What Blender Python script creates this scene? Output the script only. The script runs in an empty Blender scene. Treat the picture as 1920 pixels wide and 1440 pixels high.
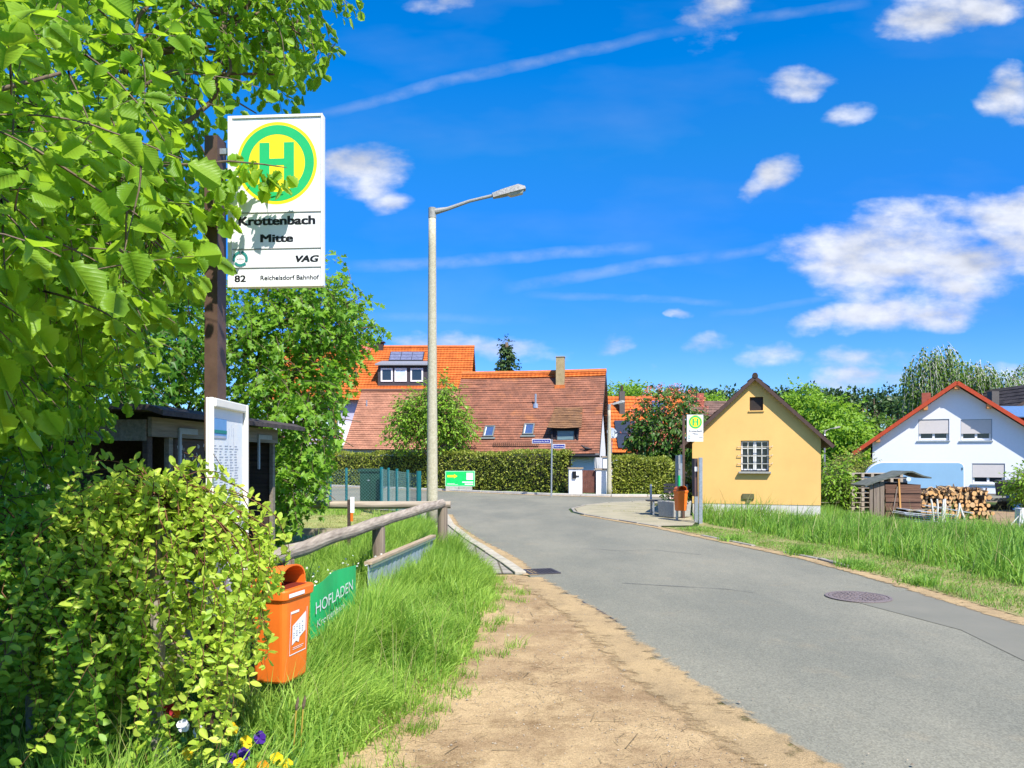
import bpy, math, random
import numpy as np
from mathutils import Vector, Matrix
R = math.radians
rnd = random.Random(7)
rs = np.random.RandomState(11)

# ------------------------------------------------------------------ camera, sky, sun
sc = bpy.context.scene
COL = sc.collection
FPX = 1440.0; EYE = 1.6; HZ = 858.0
cam_d = bpy.data.cameras.new('camera')
cam_d.sensor_width = 36; cam_d.lens = 36 * FPX / 1920
cam_d.shift_y = (HZ - 720) / 1920
cam_d.clip_start = 0.05; cam_d.clip_end = 4000
cam = bpy.data.objects.new('camera', cam_d); COL.objects.link(cam)
cam.location = (0, 0, EYE); cam.rotation_euler = (R(90), 0, 0)
sc.camera = cam

SUN_EL, SUN_AZ = R(51), R(28)          # azimuth measured from straight behind the viewer towards the right
SDIR = Vector((math.cos(SUN_EL) * math.sin(SUN_AZ), -math.cos(SUN_EL) * math.cos(SUN_AZ), math.sin(SUN_EL)))
sun_d = bpy.data.lights.new('sun', 'SUN'); sun_d.energy = 4.6; sun_d.angle = R(0.5); sun_d.color = (1.0, 0.955, 0.88)
sun = bpy.data.objects.new('sun', sun_d); COL.objects.link(sun)
sun.rotation_euler = SDIR.to_track_quat('Z', 'Y').to_euler()
sc.view_settings.view_transform = 'Standard'; sc.view_settings.look = 'None'
sc.view_settings.exposure = 0.8; sc.view_settings.gamma = 1

world = bpy.data.worlds.new('World'); sc.world = world; world.use_nodes = True
def build_world():
    nt = world.node_tree; N = nt.nodes; L = nt.links; N.clear()
    out = N.new('ShaderNodeOutputWorld'); bg = N.new('ShaderNodeBackground'); bg.inputs[1].default_value = 0.1
    sky = N.new('ShaderNodeTexSky'); sky.sky_type = 'NISHITA'; sky.sun_disc = False
    sky.sun_elevation = SUN_EL; sky.sun_rotation = math.atan2(SDIR.x, SDIR.y)
    sky.air_density = 1.0; sky.dust_density = 0.35; sky.ozone_density = 2.2
    tc = N.new('ShaderNodeTexCoord'); szz = N.new('ShaderNodeSeparateXYZ'); L.new(tc.outputs['Generated'], szz.inputs[0]); cr = N.new('ShaderNodeValToRGB'); L.new(szz.outputs['Z'], cr.inputs[0])
    for i_, (p_, c_) in enumerate(((0, (.40, .54, .84)), (.16, (.33, .56, .95)), (.27, (.30, .69, .95)), (.37, (.80, .92, .98)), (.45, (1.7, 1.0, 1.08)), (1, (1.2, 1, 1)))):
        e_ = cr.color_ramp.elements[i_] if i_ < 2 else cr.color_ramp.elements.new(p_); e_.position = p_; e_.color = (*c_, 1)
    hsv = N.new('ShaderNodeHueSaturation'); hsv.inputs['Saturation'].default_value = 1.5; hsv.inputs['Hue'].default_value = 0.505
    hsv.inputs['Value'].default_value = 1.3
    L.new(sky.outputs[0], hsv.inputs['Color'])
    sep = N.new('ShaderNodeSeparateXYZ'); L.new(tc.outputs['Generated'], sep.inputs[0])
    def m(op, a, b=None, c=None, clamp=False):
        n = N.new('ShaderNodeMath'); n.operation = op; n.use_clamp = clamp
        for i, v in enumerate((a, b, c)):
            if v is None: continue
            if isinstance(v, (int, float)): n.inputs[i].default_value = v
            else: L.new(v, n.inputs[i])
        return n.outputs[0]
    yy = m('MAXIMUM', sep.outputs['Y'], 0.05)
    u = m('DIVIDE', sep.outputs['X'], yy); v = m('DIVIDE', sep.outputs['Z'], yy)
    comb = N.new('ShaderNodeCombineXYZ'); L.new(u, comb.inputs[0]); L.new(v, comb.inputs[1])
    def noise(scale, detail, rough, sy=1.0, off=0.0):
        mp = N.new('ShaderNodeMapping'); mp.inputs['Scale'].default_value = (1, sy, 1); mp.inputs['Location'].default_value = (off, off * .7, off)
        L.new(comb.outputs[0], mp.inputs[0])
        n = N.new('ShaderNodeTexNoise'); n.inputs['Scale'].default_value = scale; n.inputs['Detail'].default_value = detail
        n.inputs['Roughness'].default_value = rough; L.new(mp.outputs[0], n.inputs['Vector']); return n.outputs['Fac']
    n1 = noise(8, 8, .54, 2.1); n2 = noise(24, 6, .55, 1.7, 3.1); n3 = noise(4, 4, .5, 3, 7.7)
    # cloud banks: direction (px,py of the bank's middle as slopes), half sizes, tilt, strength
    def P(px, py): return (px - 960) / FPX, (HZ - py) / FPX
    banks = [(1745, 480, 285, 100, 0.03, 1.2), (1890, 430, 120, 70, 0, 1.1), (1690, 588, 205, 38, 0.03, 1.1), (1530, 600, 60, 30, .2, 1.0), (1800, 535, 200, 45, .02, 1.0),
             (1487, 152, 86, 34, 0.1, 1.1), (1596, 214, 52, 24, 0.2, .62), (1455, 320, 62, 34, 0.5, .95), (1412, 350, 40, 22, 0.2, .8),
             (1790, 25, 165, 48, 0.12, 1.1), (1330, 30, 78, 58, .6, .85), (1890, 180, 60, 62, 0.7, 1.1), (690, 320, 85, 62, 0.25, 1.15), (640, 330, 60, 45, 0, 1.0), (718, 380, 56, 22, .1, .75),
             (745, 448, 60, 20, 0, .55), (850, 5, 85, 26, 0, .85), (1290, 594, 26, 11, 0, .6), (1340, 650, 65, 22, .1, .85), (1440, 664, 80, 26, 0.02, .95), (1600, 705, 110, 24, .05, .9),
             (1150, 650, 60, 22, .1, .6), (920, 655, 170, 28, -.05, .9), (1000, 668, 90, 18, 0, .7), (1640, 665, 130, 26, .1, .75), (1230, 702, 30, 12, 0, .5), (1900, 700, 60, 22, 0, .8), (780, 640, 60, 18, 0, .5)]
    w1, w2 = noise(6, 5, .6, 1, 11.3), noise(6, 5, .6, 1, 23.9); u_, v_ = u, v
    u = m('MULTIPLY_ADD', m('SUBTRACT', w1, .5), .085, u); v = m('MULTIPLY_ADD', m('SUBTRACT', w2, .5), .05, v)
    total = None
    for (px, py, hx, hy, tilt, st) in banks:
        cu, cv = P(px, py); hx /= FPX * .88; hy /= FPX * .80
        du = m('SUBTRACT', u, cu); dv = m('SUBTRACT', v, cv)
        a = m('MULTIPLY_ADD', dv, math.sin(tilt), m('MULTIPLY', du, math.cos(tilt)))
        b = m('MULTIPLY_ADD', du, -math.sin(tilt), m('MULTIPLY', dv, math.cos(tilt)))
        a = m('DIVIDE', a, hx); b = m('DIVIDE', b, hy)
        r2 = m('MULTIPLY_ADD', a, a, m('MULTIPLY', b, b))
        f = m('MULTIPLY', m('SUBTRACT', 1.0, r2, clamp=True), st)
        total = f if total is None else m('MAXIMUM', total, f)
    nz = m('MULTIPLY_ADD', n1, .82, m('MULTIPLY', n2, .18))
    dens = m('MULTIPLY_ADD', m('SUBTRACT', nz, .5), 5.0, m('SUBTRACT', m('MULTIPLY', total, 1.4), .36))
    dens = m('MULTIPLY', dens, m('MINIMUM', m('MULTIPLY', total, 6), 1.0))
    ss = N.new('ShaderNodeMapRange'); ss.interpolation_type = 'SMOOTHSTEP'; L.new(dens, ss.inputs[0])
    ss.inputs[1].default_value = 0.0; ss.inputs[2].default_value = 1.5; ss.inputs[4].default_value = .93
    # thin trails and high streaks
    streak = None; u = m('MULTIPLY_ADD', m('SUBTRACT', w1, .5), .012, u_); v = m('MULTIPLY_ADD', m('SUBTRACT', w2, .5), .022, v_)
    for (x0, y0, x1, y1, w, st) in [(600, 212, 1240, 62, 13, .2), (1240, 62, 1620, 4, 12, .14), (660, 500, 1200, 466, 14, .2), (960, 540, 1330, 478, 13, .2), (1000, 552, 1360, 568, 8, .14), (1330, 482, 1480, 455, 12, .13), (1340, 590, 1560, 556, 8, .10), (600, 590, 1000, 602, 10, .08)]:
        (u0, v0), (u1, v1) = P(x0, y0), P(x1, y1); ln = math.hypot(u1 - u0, v1 - v0); dx, dy = (u1 - u0) / ln, (v1 - v0) / ln
        du = m('SUBTRACT', u, u0); dv = m('SUBTRACT', v, v0)
        a = m('MULTIPLY_ADD', du, dx, m('MULTIPLY', dv, dy)); b = m('MULTIPLY_ADD', du, -dy, m('MULTIPLY', dv, dx))
        t = m('DIVIDE', m('SUBTRACT', a, ln / 2), ln / 2 * 1.1)
        f = m('MULTIPLY', m('SUBTRACT', 1.0, m('POWER', m('ABSOLUTE', t), 4), clamp=True), m('SUBTRACT', 1.0, m('POWER', m('ABSOLUTE', m('DIVIDE', b, w / FPX)), 1.6), clamp=True))
        f = m('MULTIPLY', f, st)
        streak = f if streak is None else m('MAXIMUM', streak, f)
    streak = m('MULTIPLY', streak, m('MULTIPLY_ADD', n2, 2.6, -.55, clamp=True))
    ver = m('MULTIPLY', m('SUBTRACT', n3, .5, clamp=True), .22)
    cov = m('MAXIMUM', ss.outputs[0], m('ADD', streak, ver), clamp=True)
    # cloud tone: brighter where thick on top, greyer below
    ramp = N.new('ShaderNodeMapRange'); L.new(m('MULTIPLY_ADD', n2, .5, m('MULTIPLY', nz, .5)), ramp.inputs[0])
    ramp.inputs[1].default_value = .35; ramp.inputs[2].default_value = .62; ramp.inputs[3].default_value = 4.2; ramp.inputs[4].default_value = 5.9
    n5 = noise(7, 3, .5, 3.2, 5.5); shade = N.new('ShaderNodeMapRange'); L.new(n5, shade.inputs[0]); shade.inputs[1].default_value = .38; shade.inputs[2].default_value = .6; shade.inputs[3].default_value = .80; shade.inputs[4].default_value = 1.03
    cc = N.new('ShaderNodeVectorMath'); cc.operation = 'SCALE'; cc.inputs[0].default_value = (0.93, 0.965, 1.06); L.new(m('MULTIPLY', ramp.outputs[0], shade.outputs[0]), cc.inputs['Scale'])
    mix = N.new('ShaderNodeMix'); mix.data_type = 'RGBA'; L.new(cov, mix.inputs['Factor']); tn = N.new('ShaderNodeVectorMath'); tn.operation = 'MULTIPLY'; L.new(hsv.outputs[0], tn.inputs[0]); L.new(cr.outputs[0], tn.inputs[1]); L.new(tn.outputs[0], mix.inputs[6]); L.new(cc.outputs[0], mix.inputs[7])
    L.new(mix.outputs[2], bg.inputs[0]); L.new(bg.outputs[0], out.inputs[0])
build_world()

# ------------------------------------------------------------------ materials
MATS = {}
def mat(name, col, rough=.7, var=.12, scale=8, bump=0, bscale=60, metal=0, spec=.3, col2=None, stretch=None, emit=None, trans=None, detail=5, island=0, uv=False):
    if name in MATS: return MATS[name]
    m = bpy.data.materials.new(name); m.use_nodes = True; nt = m.node_tree; N = nt.nodes; L = nt.links
    b = N['Principled BSDF']; b.inputs['Roughness'].default_value = rough; b.inputs['Metallic'].default_value = metal
    b.inputs['Specular IOR Level'].default_value = spec
    tc = N.new('ShaderNodeTexCoord'); mp = N.new('ShaderNodeMapping'); L.new(tc.outputs['UV' if uv else 'Object'], mp.inputs[0])
    if stretch: mp.inputs['Scale'].default_value = stretch
    n = N.new('ShaderNodeTexNoise'); n.inputs['Scale'].default_value = scale; n.inputs['Detail'].default_value = detail; n.inputs['Roughness'].default_value = .6; L.new(mp.outputs[0], n.inputs['Vector'])
    mr = N.new('ShaderNodeMapRange'); L.new(n.outputs['Fac'], mr.inputs[0]); mr.inputs[1].default_value = .3; mr.inputs[2].default_value = .7
    mix = N.new('ShaderNodeMix'); mix.data_type = 'RGBA'; L.new(mr.outputs[0], mix.inputs['Factor'])
    c2 = col2 or tuple(min(1, c * (1 + var)) for c in col); c1 = col if col2 else tuple(c * (1 - var) for c in col)
    mix.inputs[6].default_value = (*c1, 1); mix.inputs[7].default_value = (*c2, 1)
    o = mix.outputs[2]
    if island:
        g = N.new('ShaderNodeNewGeometry'); h = N.new('ShaderNodeHueSaturation')
        mr2 = N.new('ShaderNodeMapRange'); L.new(g.outputs['Random Per Island'], mr2.inputs[0]); mr2.inputs[3].default_value = 1 - island; mr2.inputs[4].default_value = 1 + island
        L.new(mr2.outputs[0], h.inputs['Value']); L.new(o, h.inputs['Color']); o = h.outputs[0]
    L.new(o, b.inputs['Base Color'])
    if bump:
        n2 = N.new('ShaderNodeTexNoise'); n2.inputs['Scale'].default_value = bscale; n2.inputs['Detail'].default_value = 4; L.new(mp.outputs[0], n2.inputs['Vector'])
        bp = N.new('ShaderNodeBump'); bp.inputs['Strength'].default_value = bump; bp.inputs['Distance'].default_value = .01; L.new(n2.outputs['Fac'], bp.inputs['Height']); L.new(bp.outputs[0], b.inputs['Normal'])
    MATS[name] = m; return m

def leafmat(name, ca, cb, tr, k=.42, rough=.45, spec=.35, veins=False):
    """two-sided leaf: colour varies per leaf and in slow clumps, light shines through"""
    m = bpy.data.materials.new(name); m.use_nodes = True; nt = m.node_tree; N = nt.nodes; L = nt.links
    b = N['Principled BSDF']; out = N['Material Output']; b.inputs['Roughness'].default_value = rough; b.inputs['Specular IOR Level'].default_value = spec
    g = N.new('ShaderNodeNewGeometry'); tc = N.new('ShaderNodeTexCoord')
    n = N.new('ShaderNodeTexNoise'); n.inputs['Scale'].default_value = 1.6; n.inputs['Detail'].default_value = 2; L.new(tc.outputs['Object'], n.inputs['Vector'])
    ad = N.new('ShaderNodeMath'); ad.operation = 'MULTIPLY_ADD'; ad.inputs[1].default_value = .75; L.new(g.outputs['Random Per Island'], ad.inputs[0])
    sb = N.new('ShaderNodeMath'); sb.operation = 'SUBTRACT'; sb.inputs[1].default_value = .38; L.new(n.outputs['Fac'], sb.inputs[0]); L.new(sb.outputs[0], ad.inputs[2]); ad.use_clamp = True
    mix = N.new('ShaderNodeMix'); mix.data_type = 'RGBA'; L.new(ad.outputs[0], mix.inputs['Factor']); mix.inputs[6].default_value = (*ca, 1); mix.inputs[7].default_value = (*cb, 1)
    L.new(mix.outputs[2], b.inputs['Base Color'])
    t = N.new('ShaderNodeBsdfTranslucent'); t.inputs[0].default_value = (*tr, 1)
    if veins:
        at_ = N.new('ShaderNodeAttribute'); at_.attribute_name = 'leafco'; sx = N.new('ShaderNodeSeparateXYZ'); L.new(at_.outputs['Vector'], sx.inputs[0])
        def mm(op, a, b_=0.0):
            q = N.new('ShaderNodeMath'); q.operation = op
            for i, v in enumerate((a, b_)):
                if isinstance(v, (int, float)): q.inputs[i].default_value = v
                else: L.new(v, q.inputs[i])
            return q.outputs[0]
        ax = mm('ABSOLUTE', sx.outputs[0]); w = mm('SINE', mm('MULTIPLY', mm('SUBTRACT', sx.outputs[1], mm('MULTIPLY', ax, .75)), 62.0)); w = mm('POWER', mm('MULTIPLY', mm('ADD', w, 1.0), .5), 3.0)
        w = mm('MAXIMUM', w, mm('GREATER_THAN', .018, ax)); bp = N.new('ShaderNodeBump'); bp.inputs['Strength'].default_value = .25; bp.inputs['Distance'].default_value = .003; bp.invert = True; L.new(w, bp.inputs['Height']); L.new(bp.outputs[0], b.inputs['Normal'])
        lm_ = N.new('ShaderNodeMix'); lm_.data_type = 'RGBA'; L.new(mm('MULTIPLY', w, .16), lm_.inputs['Factor']); L.new(mix.outputs[2], lm_.inputs[6]); lm_.inputs[7].default_value = (.34, .52, .08, 1); L.new(lm_.outputs[2], b.inputs['Base Color'])
    ms = N.new('ShaderNodeMixShader'); ms.inputs[0].default_value = k; L.new(b.outputs[0], ms.inputs[1]); L.new(t.outputs[0], ms.inputs[2]); L.new(ms.outputs[0], out.inputs[0])
    return m

def tilemat(name, c1, c2, cm, tw, th, bumpwave=0, patch=None, moss=None):
    """roof tiles: per tile colour from UV metres"""
    m = bpy.data.materials.new(name); m.use_nodes = True; nt = m.node_tree; N = nt.nodes; L = nt.links
    b = N['Principled BSDF']; b.inputs['Roughness'].default_value = .8; b.inputs['Specular IOR Level'].default_value = .2
    tc = N.new('ShaderNodeTexCoord'); br = N.new('ShaderNodeTexBrick'); L.new(tc.outputs['UV'], br.inputs['Vector'])
    br.inputs['Color1'].default_value = (*c1, 1); br.inputs['Color2'].default_value = (*c2, 1); br.inputs['Mortar'].default_value = (*cm, 1)
    br.inputs['Scale'].default_value = 1; br.inputs['Brick Width'].default_value = tw; br.inputs['Row Height'].default_value = th; br.inputs['Mortar Size'].default_value = tw * .035
    br.inputs['Mortar Smooth'].default_value = .5; br.inputs['Bias'].default_value = 0; br.offset = .5
    n = N.new('ShaderNodeTexNoise'); n.inputs['Scale'].default_value = 1.4; n.inputs['Detail'].default_value = 6; L.new(tc.outputs['UV'], n.inputs['Vector'])
    mr = N.new('ShaderNodeMapRange'); L.new(n.outputs['Fac'], mr.inputs[0]); mr.inputs[1].default_value = .3; mr.inputs[2].default_value = .7; mr.inputs[3].default_value = .75; mr.inputs[4].default_value = 1.2
    h = N.new('ShaderNodeHueSaturation'); L.new(br.outputs['Color'], h.inputs['Color']); L.new(mr.outputs[0], h.inputs['Value']); o = h.outputs[0]
    if patch:
        n2 = N.new('ShaderNodeTexNoise'); n2.inputs['Scale'].default_value = .55; n2.inputs['Detail'].default_value = 8; n2.inputs['Roughness'].default_value = .75; L.new(tc.outputs['UV'], n2.inputs['Vector'])
        m2 = N.new('ShaderNodeMapRange'); L.new(n2.outputs['Fac'], m2.inputs[0]); m2.inputs[1].default_value = .55; m2.inputs[2].default_value = .68
        mx = N.new('ShaderNodeMix'); mx.data_type = 'RGBA'; L.new(m2.outputs[0], mx.inputs['Factor']); L.new(o, mx.inputs[6]); mx.inputs[7].default_value = (*patch, 1); o = mx.outputs[2]
    L.new(o, b.inputs['Base Color'])
    if bumpwave:
        w = N.new('ShaderNodeTexWave'); w.bands_direction = 'X'; w.inputs['Scale'].default_value = 6.2832 / 20 / tw * 1.0; L.new(tc.outputs['UV'], w.inputs['Vector'])
        bp = N.new('ShaderNodeBump'); bp.inputs['Strength'].default_value = bumpwave; bp.inputs['Distance'].default_value = .05; L.new(w.outputs['Fac'], bp.inputs['Height']); L.new(bp.outputs[0], b.inputs['Normal'])
    return m

def woodmat(name, c1, c2, axis='X', scale=3, rough=.8):
    st = {'X': (.6, 14, 14), 'Y': (14, .6, 14), 'Z': (14, 14, .6)}[axis]
    return mat(name, c1, rough=rough, col2=c2, scale=scale, stretch=st, bump=.35, bscale=scale * 2, detail=8)

def glass(name, col=(.02, .03, .04), rough=.04):
    return mat(name, col, rough=rough, var=.2, spec=.8, scale=2)

# ------------------------------------------------------------------ mesh helpers
class MB:
    def __init__(s, M=None): s.v = []; s.f = []; s.uv = {}; s.M = M or Matrix()
    def add(s, vs, fs, uvs=None):
        o = len(s.v); s.v += [s.M @ Vector(p) for p in vs]
        for i, f in enumerate(fs):
            if uvs: s.uv[len(s.f)] = uvs[i]
            s.f.append([o + k for k in f])
        return s
    def box(s, c, d, T=None):
        x, y, z = d[0] / 2, d[1] / 2, d[2] / 2
        vs = [(a, b, e) for e in (-z, z) for a, b in ((-x, -y), (x, -y), (x, y), (-x, y))]
        if T is not None: vs = [T @ Vector(p) for p in vs]
        vs = [Vector(c) + Vector(p) for p in vs]
        return s.add(vs, [(3, 2, 1, 0), (4, 5, 6, 7), (0, 1, 5, 4), (1, 2, 6, 5), (2, 3, 7, 6), (3, 0, 4, 7)])
    def bb(s, x0, x1, y0, y1, z0, z1): return s.box(((x0 + x1) / 2, (y0 + y1) / 2, (z0 + z1) / 2), (abs(x1 - x0), abs(y1 - y0), abs(z1 - z0)))
    def beam(s, a, b, w, h, up=(0, 0, 1)):
        a, b = Vector(a), Vector(b); d = (b - a); L = d.length; d.normalize(); up = Vector(up)
        if abs(d.dot(up)) > .95: up = Vector((0, 1, 0))
        sx = d.cross(up).normalized(); u = sx.cross(d).normalized()
        return s.box((a + b) / 2, (w, L, h), Matrix((sx, d, u)).transposed())
    def tube(s, pts, r, n=8, cap=True):
        pts = [Vector(p) for p in pts]; rr = r if isinstance(r, (list, tuple)) else [r] * len(pts); vs = []; ref = None
        for i, p in enumerate(pts):
            d = (pts[min(i + 1, len(pts) - 1)] - pts[max(i - 1, 0)])
            d = d.normalized() if d.length > 1e-9 else Vector((0, 0, 1))
            if ref is None: ref = Vector((1, 0, 0)) if abs(d.x) < .8 else Vector((0, 1, 0))
            a = (ref - d * ref.dot(d)).normalized(); b = d.cross(a); ref = a
            vs += [p + (a * math.cos(t) + b * math.sin(t)) * rr[i] for t in (2 * math.pi * k / n for k in range(n))]
        fs = [(i * n + k, i * n + (k + 1) % n, (i + 1) * n + (k + 1) % n, (i + 1) * n + k) for i in range(len(pts) - 1) for k in range(n)]
        if cap: fs += [tuple(range(n))[::-1], tuple((len(pts) - 1) * n + k for k in range(n))]
        return s.add(vs, fs)
    def lathe(s, c, prof, n=16):
        c = Vector(c); vs = [c + Vector((r * math.cos(2 * math.pi * k / n), r * math.sin(2 * math.pi * k / n), z)) for r, z in prof for k in range(n)]
        fs = [(i * n + k, i * n + (k + 1) % n, (i + 1) * n + (k + 1) % n, (i + 1) * n + k) for i in range(len(prof) - 1) for k in range(n)]
        fs += [tuple(range(n))[::-1], tuple((len(prof) - 1) * n + k for k in range(n))]
        return s.add(vs, fs)
    def prism(s, poly, a, b):
        """poly = list of 3-vectors, extruded by the vector b - a"""
        n = len(poly); d = Vector(b) - Vector(a); vs = [Vector(p) for p in poly] + [Vector(p) + d for p in poly]
        return s.add(vs, [tuple(range(n)), tuple(range(2 * n - 1, n - 1, -1))] + [(i, n + i, n + (i + 1) % n, (i + 1) % n) for i in range(n)])
    def quad(s, a, b, c, d, uv=None): return s.add([a, b, c, d], [(0, 1, 2, 3)], [uv] if uv else None)
    def disc(s, c, r0, r1, n=40, plane='XZ'):
        vs = []
        for r in (r0, r1):
            for k in range(n):
                t = 2 * math.pi * k / n; vs.append(Vector(c) + Vector((r * math.cos(t), 0, r * math.sin(t))) if plane == 'XZ' else Vector(c) + Vector((r * math.cos(t), r * math.sin(t), 0)))
        return s.add(vs, [(k, (k + 1) % n, n + (k + 1) % n, n + k) for k in range(n)] if r0 > 0 else [tuple(n + k for k in range(n))])

def wm(o):
    M = o.matrix_basis.copy()
    while o.parent: o = o.parent; M = o.matrix_basis @ M
    return M
def link(name, me, m, parent, smooth=False, origin=None):
    o = bpy.data.objects.new(name, me); COL.objects.link(o)
    for k in (m if isinstance(m, (list, tuple)) else [m]): me.materials.append(k)
    if parent is not None: o.parent = parent; me.transform(wm(parent).inverted())
    elif origin is not None: me.transform(Matrix.Translation(-Vector(origin))); o.location = origin
    if smooth: me.polygons.foreach_set('use_smooth', [True] * len(me.polygons))
    me.update(); return o
def obj(name, mb, m, parent=None, smooth=False, origin=None, bevel=0):
    me = bpy.data.meshes.new(name); me.from_pydata([tuple(p) for p in mb.v], [], mb.f)
    if mb.uv:
        l = me.uv_layers.new(name='UVMap')
        for i, p in enumerate(me.polygons):
            if i in mb.uv:
                for k, li in enumerate(p.loop_indices): l.data[li].uv = mb.uv[i][k]
    if parent is None and origin is None:
        a = np.array([tuple(p) for p in mb.v]); origin = (float(a[:, 0].mean()), float(a[:, 1].mean()), float(a[:, 2].min()))
    o = link(name, me, m, parent, smooth, origin)
    if bevel:
        bm = o.modifiers.new('bevel', 'BEVEL'); bm.width = bevel; bm.segments = 2; bm.limit_method = 'ANGLE'; bm.angle_limit = R(40)
    return o
def npobj(name, V, Fq, m, parent=None, origin=None, smooth=False):
    """V n x 3, Fq list of (faces k x m int arrays)"""
    me = bpy.data.meshes.new(name); V = np.asarray(V, dtype=np.float32); me.vertices.add(len(V)); me.vertices.foreach_set('co', V.ravel())
    Fq = [f for f in Fq if len(f)]
    loops = np.concatenate([f.ravel() for f in Fq]).astype(np.int32); tot = np.concatenate([np.full(len(f), f.shape[1]) for f in Fq]).astype(np.int32)
    st = np.concatenate([[0], np.cumsum(tot)[:-1]]).astype(np.int32)
    me.loops.add(len(loops)); me.loops.foreach_set('vertex_index', loops); me.polygons.add(len(tot)); me.polygons.foreach_set('loop_start', st); me.polygons.foreach_set('loop_total', tot)
    me.update(calc_edges=True); me.validate()
    if parent is None and origin is None: origin = (float(V[:, 0].mean()), float(V[:, 1].mean()), float(V[:, 2].min()))
    return link(name, me, m, parent, smooth, origin)
def tag(o, label=None, cat=None, group=None, kind=None):
    if label: o['label'] = label
    if cat: o['category'] = cat
    if group: o['group'] = group
    if kind: o['kind'] = kind
    return o
def thing(name, label, cat, loc, rz=0, group=None):
    o = bpy.data.objects.new(name, None); COL.objects.link(o); o.empty_display_size = .1
    o.location = loc; o.rotation_euler = (0, 0, rz); o.rotation_mode = 'XYZ'
    return tag(o, label, cat, group)
def struct(o): o['kind'] = 'structure'; return o
def copy_tree(o, parent=None):
    c = o.copy(); COL.objects.link(c); c.parent = parent
    for ch in list(o.children): copy_tree(ch, c)
    return c
def at(px, py, Y): return Vector(((px - 960) / FPX * Y, Y, EYE - (py - HZ) / FPX * Y))
def gr(px, py, z=0): Y = FPX * (EYE - z) / (py - HZ); return Vector(((px - 960) / FPX * Y, Y, z))

def text(name, s, M, width=None, height=None, m=None, parent=None, bold=0, strike=0, shear=0, align='LEFT', depth=.001, space=1.0):
    """flat lettering: M maps text x (right) and y (up) onto the surface; fitted to width / height in metres"""
    cu = bpy.data.curves.new(name, 'FONT'); cu.body = s; cu.size = 1; cu.offset = bold; cu.shear = shear; cu.extrude = 0; cu.space_character = space; cu.resolution_u = 4
    t = bpy.data.objects.new(name, cu); COL.objects.link(t)
    dg = bpy.context.evaluated_depsgraph_get(); dg.update()
    me = bpy.data.meshes.new_from_object(t.evaluated_get(dg)); bpy.data.objects.remove(t)
    a = np.zeros(len(me.vertices) * 3, dtype=np.float32); me.vertices.foreach_get('co', a); a = a.reshape(-1, 3)
    x0, x1, y0, y1 = a[:, 0].min(), a[:, 0].max(), a[:, 1].min(), a[:, 1].max()
    sy = height if height else width / (x1 - x0); sx = width / (x1 - x0) if width else sy
    off = {'LEFT': x0, 'CENTER': (x0 + x1) / 2, 'RIGHT': x1}[align]
    a[:, 0] = (a[:, 0] - off) * sx; a[:, 1] *= sy; me.vertices.foreach_set('co', a.ravel()); me.materials.clear()
    if strike:
        n0 = len(me.vertices); fs = [tuple(p.vertices) for p in me.polygons]; V = []; Fs = []
        for k, (dx, dy) in enumerate(((-strike, -.5), (-strike, .5), (-strike / 3, .5), (-strike / 3, -.5), (strike / 3, -.5), (strike / 3, .5), (strike, -.5), (strike, .5))):
            V += [(x + dx * sx, y + dy * strike * sy, k * .0001) for x, y, _ in a.tolist()]; Fs += [tuple(i + n0 * k for i in f) for f in fs]
        me = bpy.data.meshes.new(name); me.from_pydata(V, [], Fs)
    me.transform(M); return link(name, me, m, parent)
def face_frame(o, right, up):
    right, up = Vector(right).normalized(), Vector(up).normalized(); n = right.cross(up)
    M = Matrix((right, up, n)).transposed().to_4x4(); M.translation = Vector(o); return M

# ------------------------------------------------------------------ plants
def frames(A, N):
    A = A / (np.linalg.norm(A, axis=1, keepdims=True) + 1e-9); X = np.cross(A, N); X /= (np.linalg.norm(X, axis=1, keepdims=True) + 1e-9); Z = np.cross(X, A); return X, A, Z
def stamp(T, faces, P, A, N, S, curl=None):
    X, Y, Z = frames(A, N); T = np.asarray(T, float); S = np.asarray(S).reshape(-1, 1, 1); t = np.repeat(T[None], len(P), 0)
    if curl is not None: t[:, :, 2] += curl[:, None] * t[:, :, 1] ** 2 + rs.uniform(-.5, .8, (len(P), 1)) * np.abs(t[:, :, 0])
    V = P[:, None] + S * (t[:, :, 0:1] * X[:, None] + t[:, :, 1:2] * Y[:, None] + t[:, :, 2:3] * Z[:, None])
    k = len(T); base = (np.arange(len(P)) * k)[:, None, None]; out = []
    for f in faces: out.append((np.asarray(f)[None] + base).reshape(-1, np.asarray(f).shape[1]))
    return V.reshape(-1, 3), out
def lobed():
    ys = [.0, .12, .32, .55, .76, .9, 1.0]; xs = [.0, .22, .42, .47, .36, .19, .0]; v = []; q = []; t = []
    mid = [(0, y, -.02) for y in ys]
    v += mid
    for sgn in (1, -1):
        o = len(v)
        for i in range(1, 6):
            v.append((sgn * xs[i], ys[i] - .02, .05 + .02 * (i % 2))); v.append((sgn * (xs[i] * .86), ys[i] + .07, .05))
        def e(i, k): return o + (i - 1) * 2 + k
        t.append((0, e(1, 0), 1)); 
        for i in range(1, 6):
            q.append((i, e(i, 0), e(i, 1), i + 1)) if i < 5 else t.append((5, e(5, 0), 6))
            if i < 5: t.append((e(i, 1), e(i + 1, 0), i + 1))
    return v, [np.array(q), np.array(t)]
LEAF_BIG = lobed()
LEAF_OVAL = ([(0, 0, 0), (.2, .22, .03), (.27, .52, .05), (.15, .85, .03), (0, 1, -.02), (-.15, .85, .03), (-.27, .52, .05), (-.2, .22, .03), (0, .5, -.03)], [np.array([(0, 1, 2, 8), (8, 2, 3, 4), (0, 8, 6, 7), (8, 4, 5, 6)])])
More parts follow.
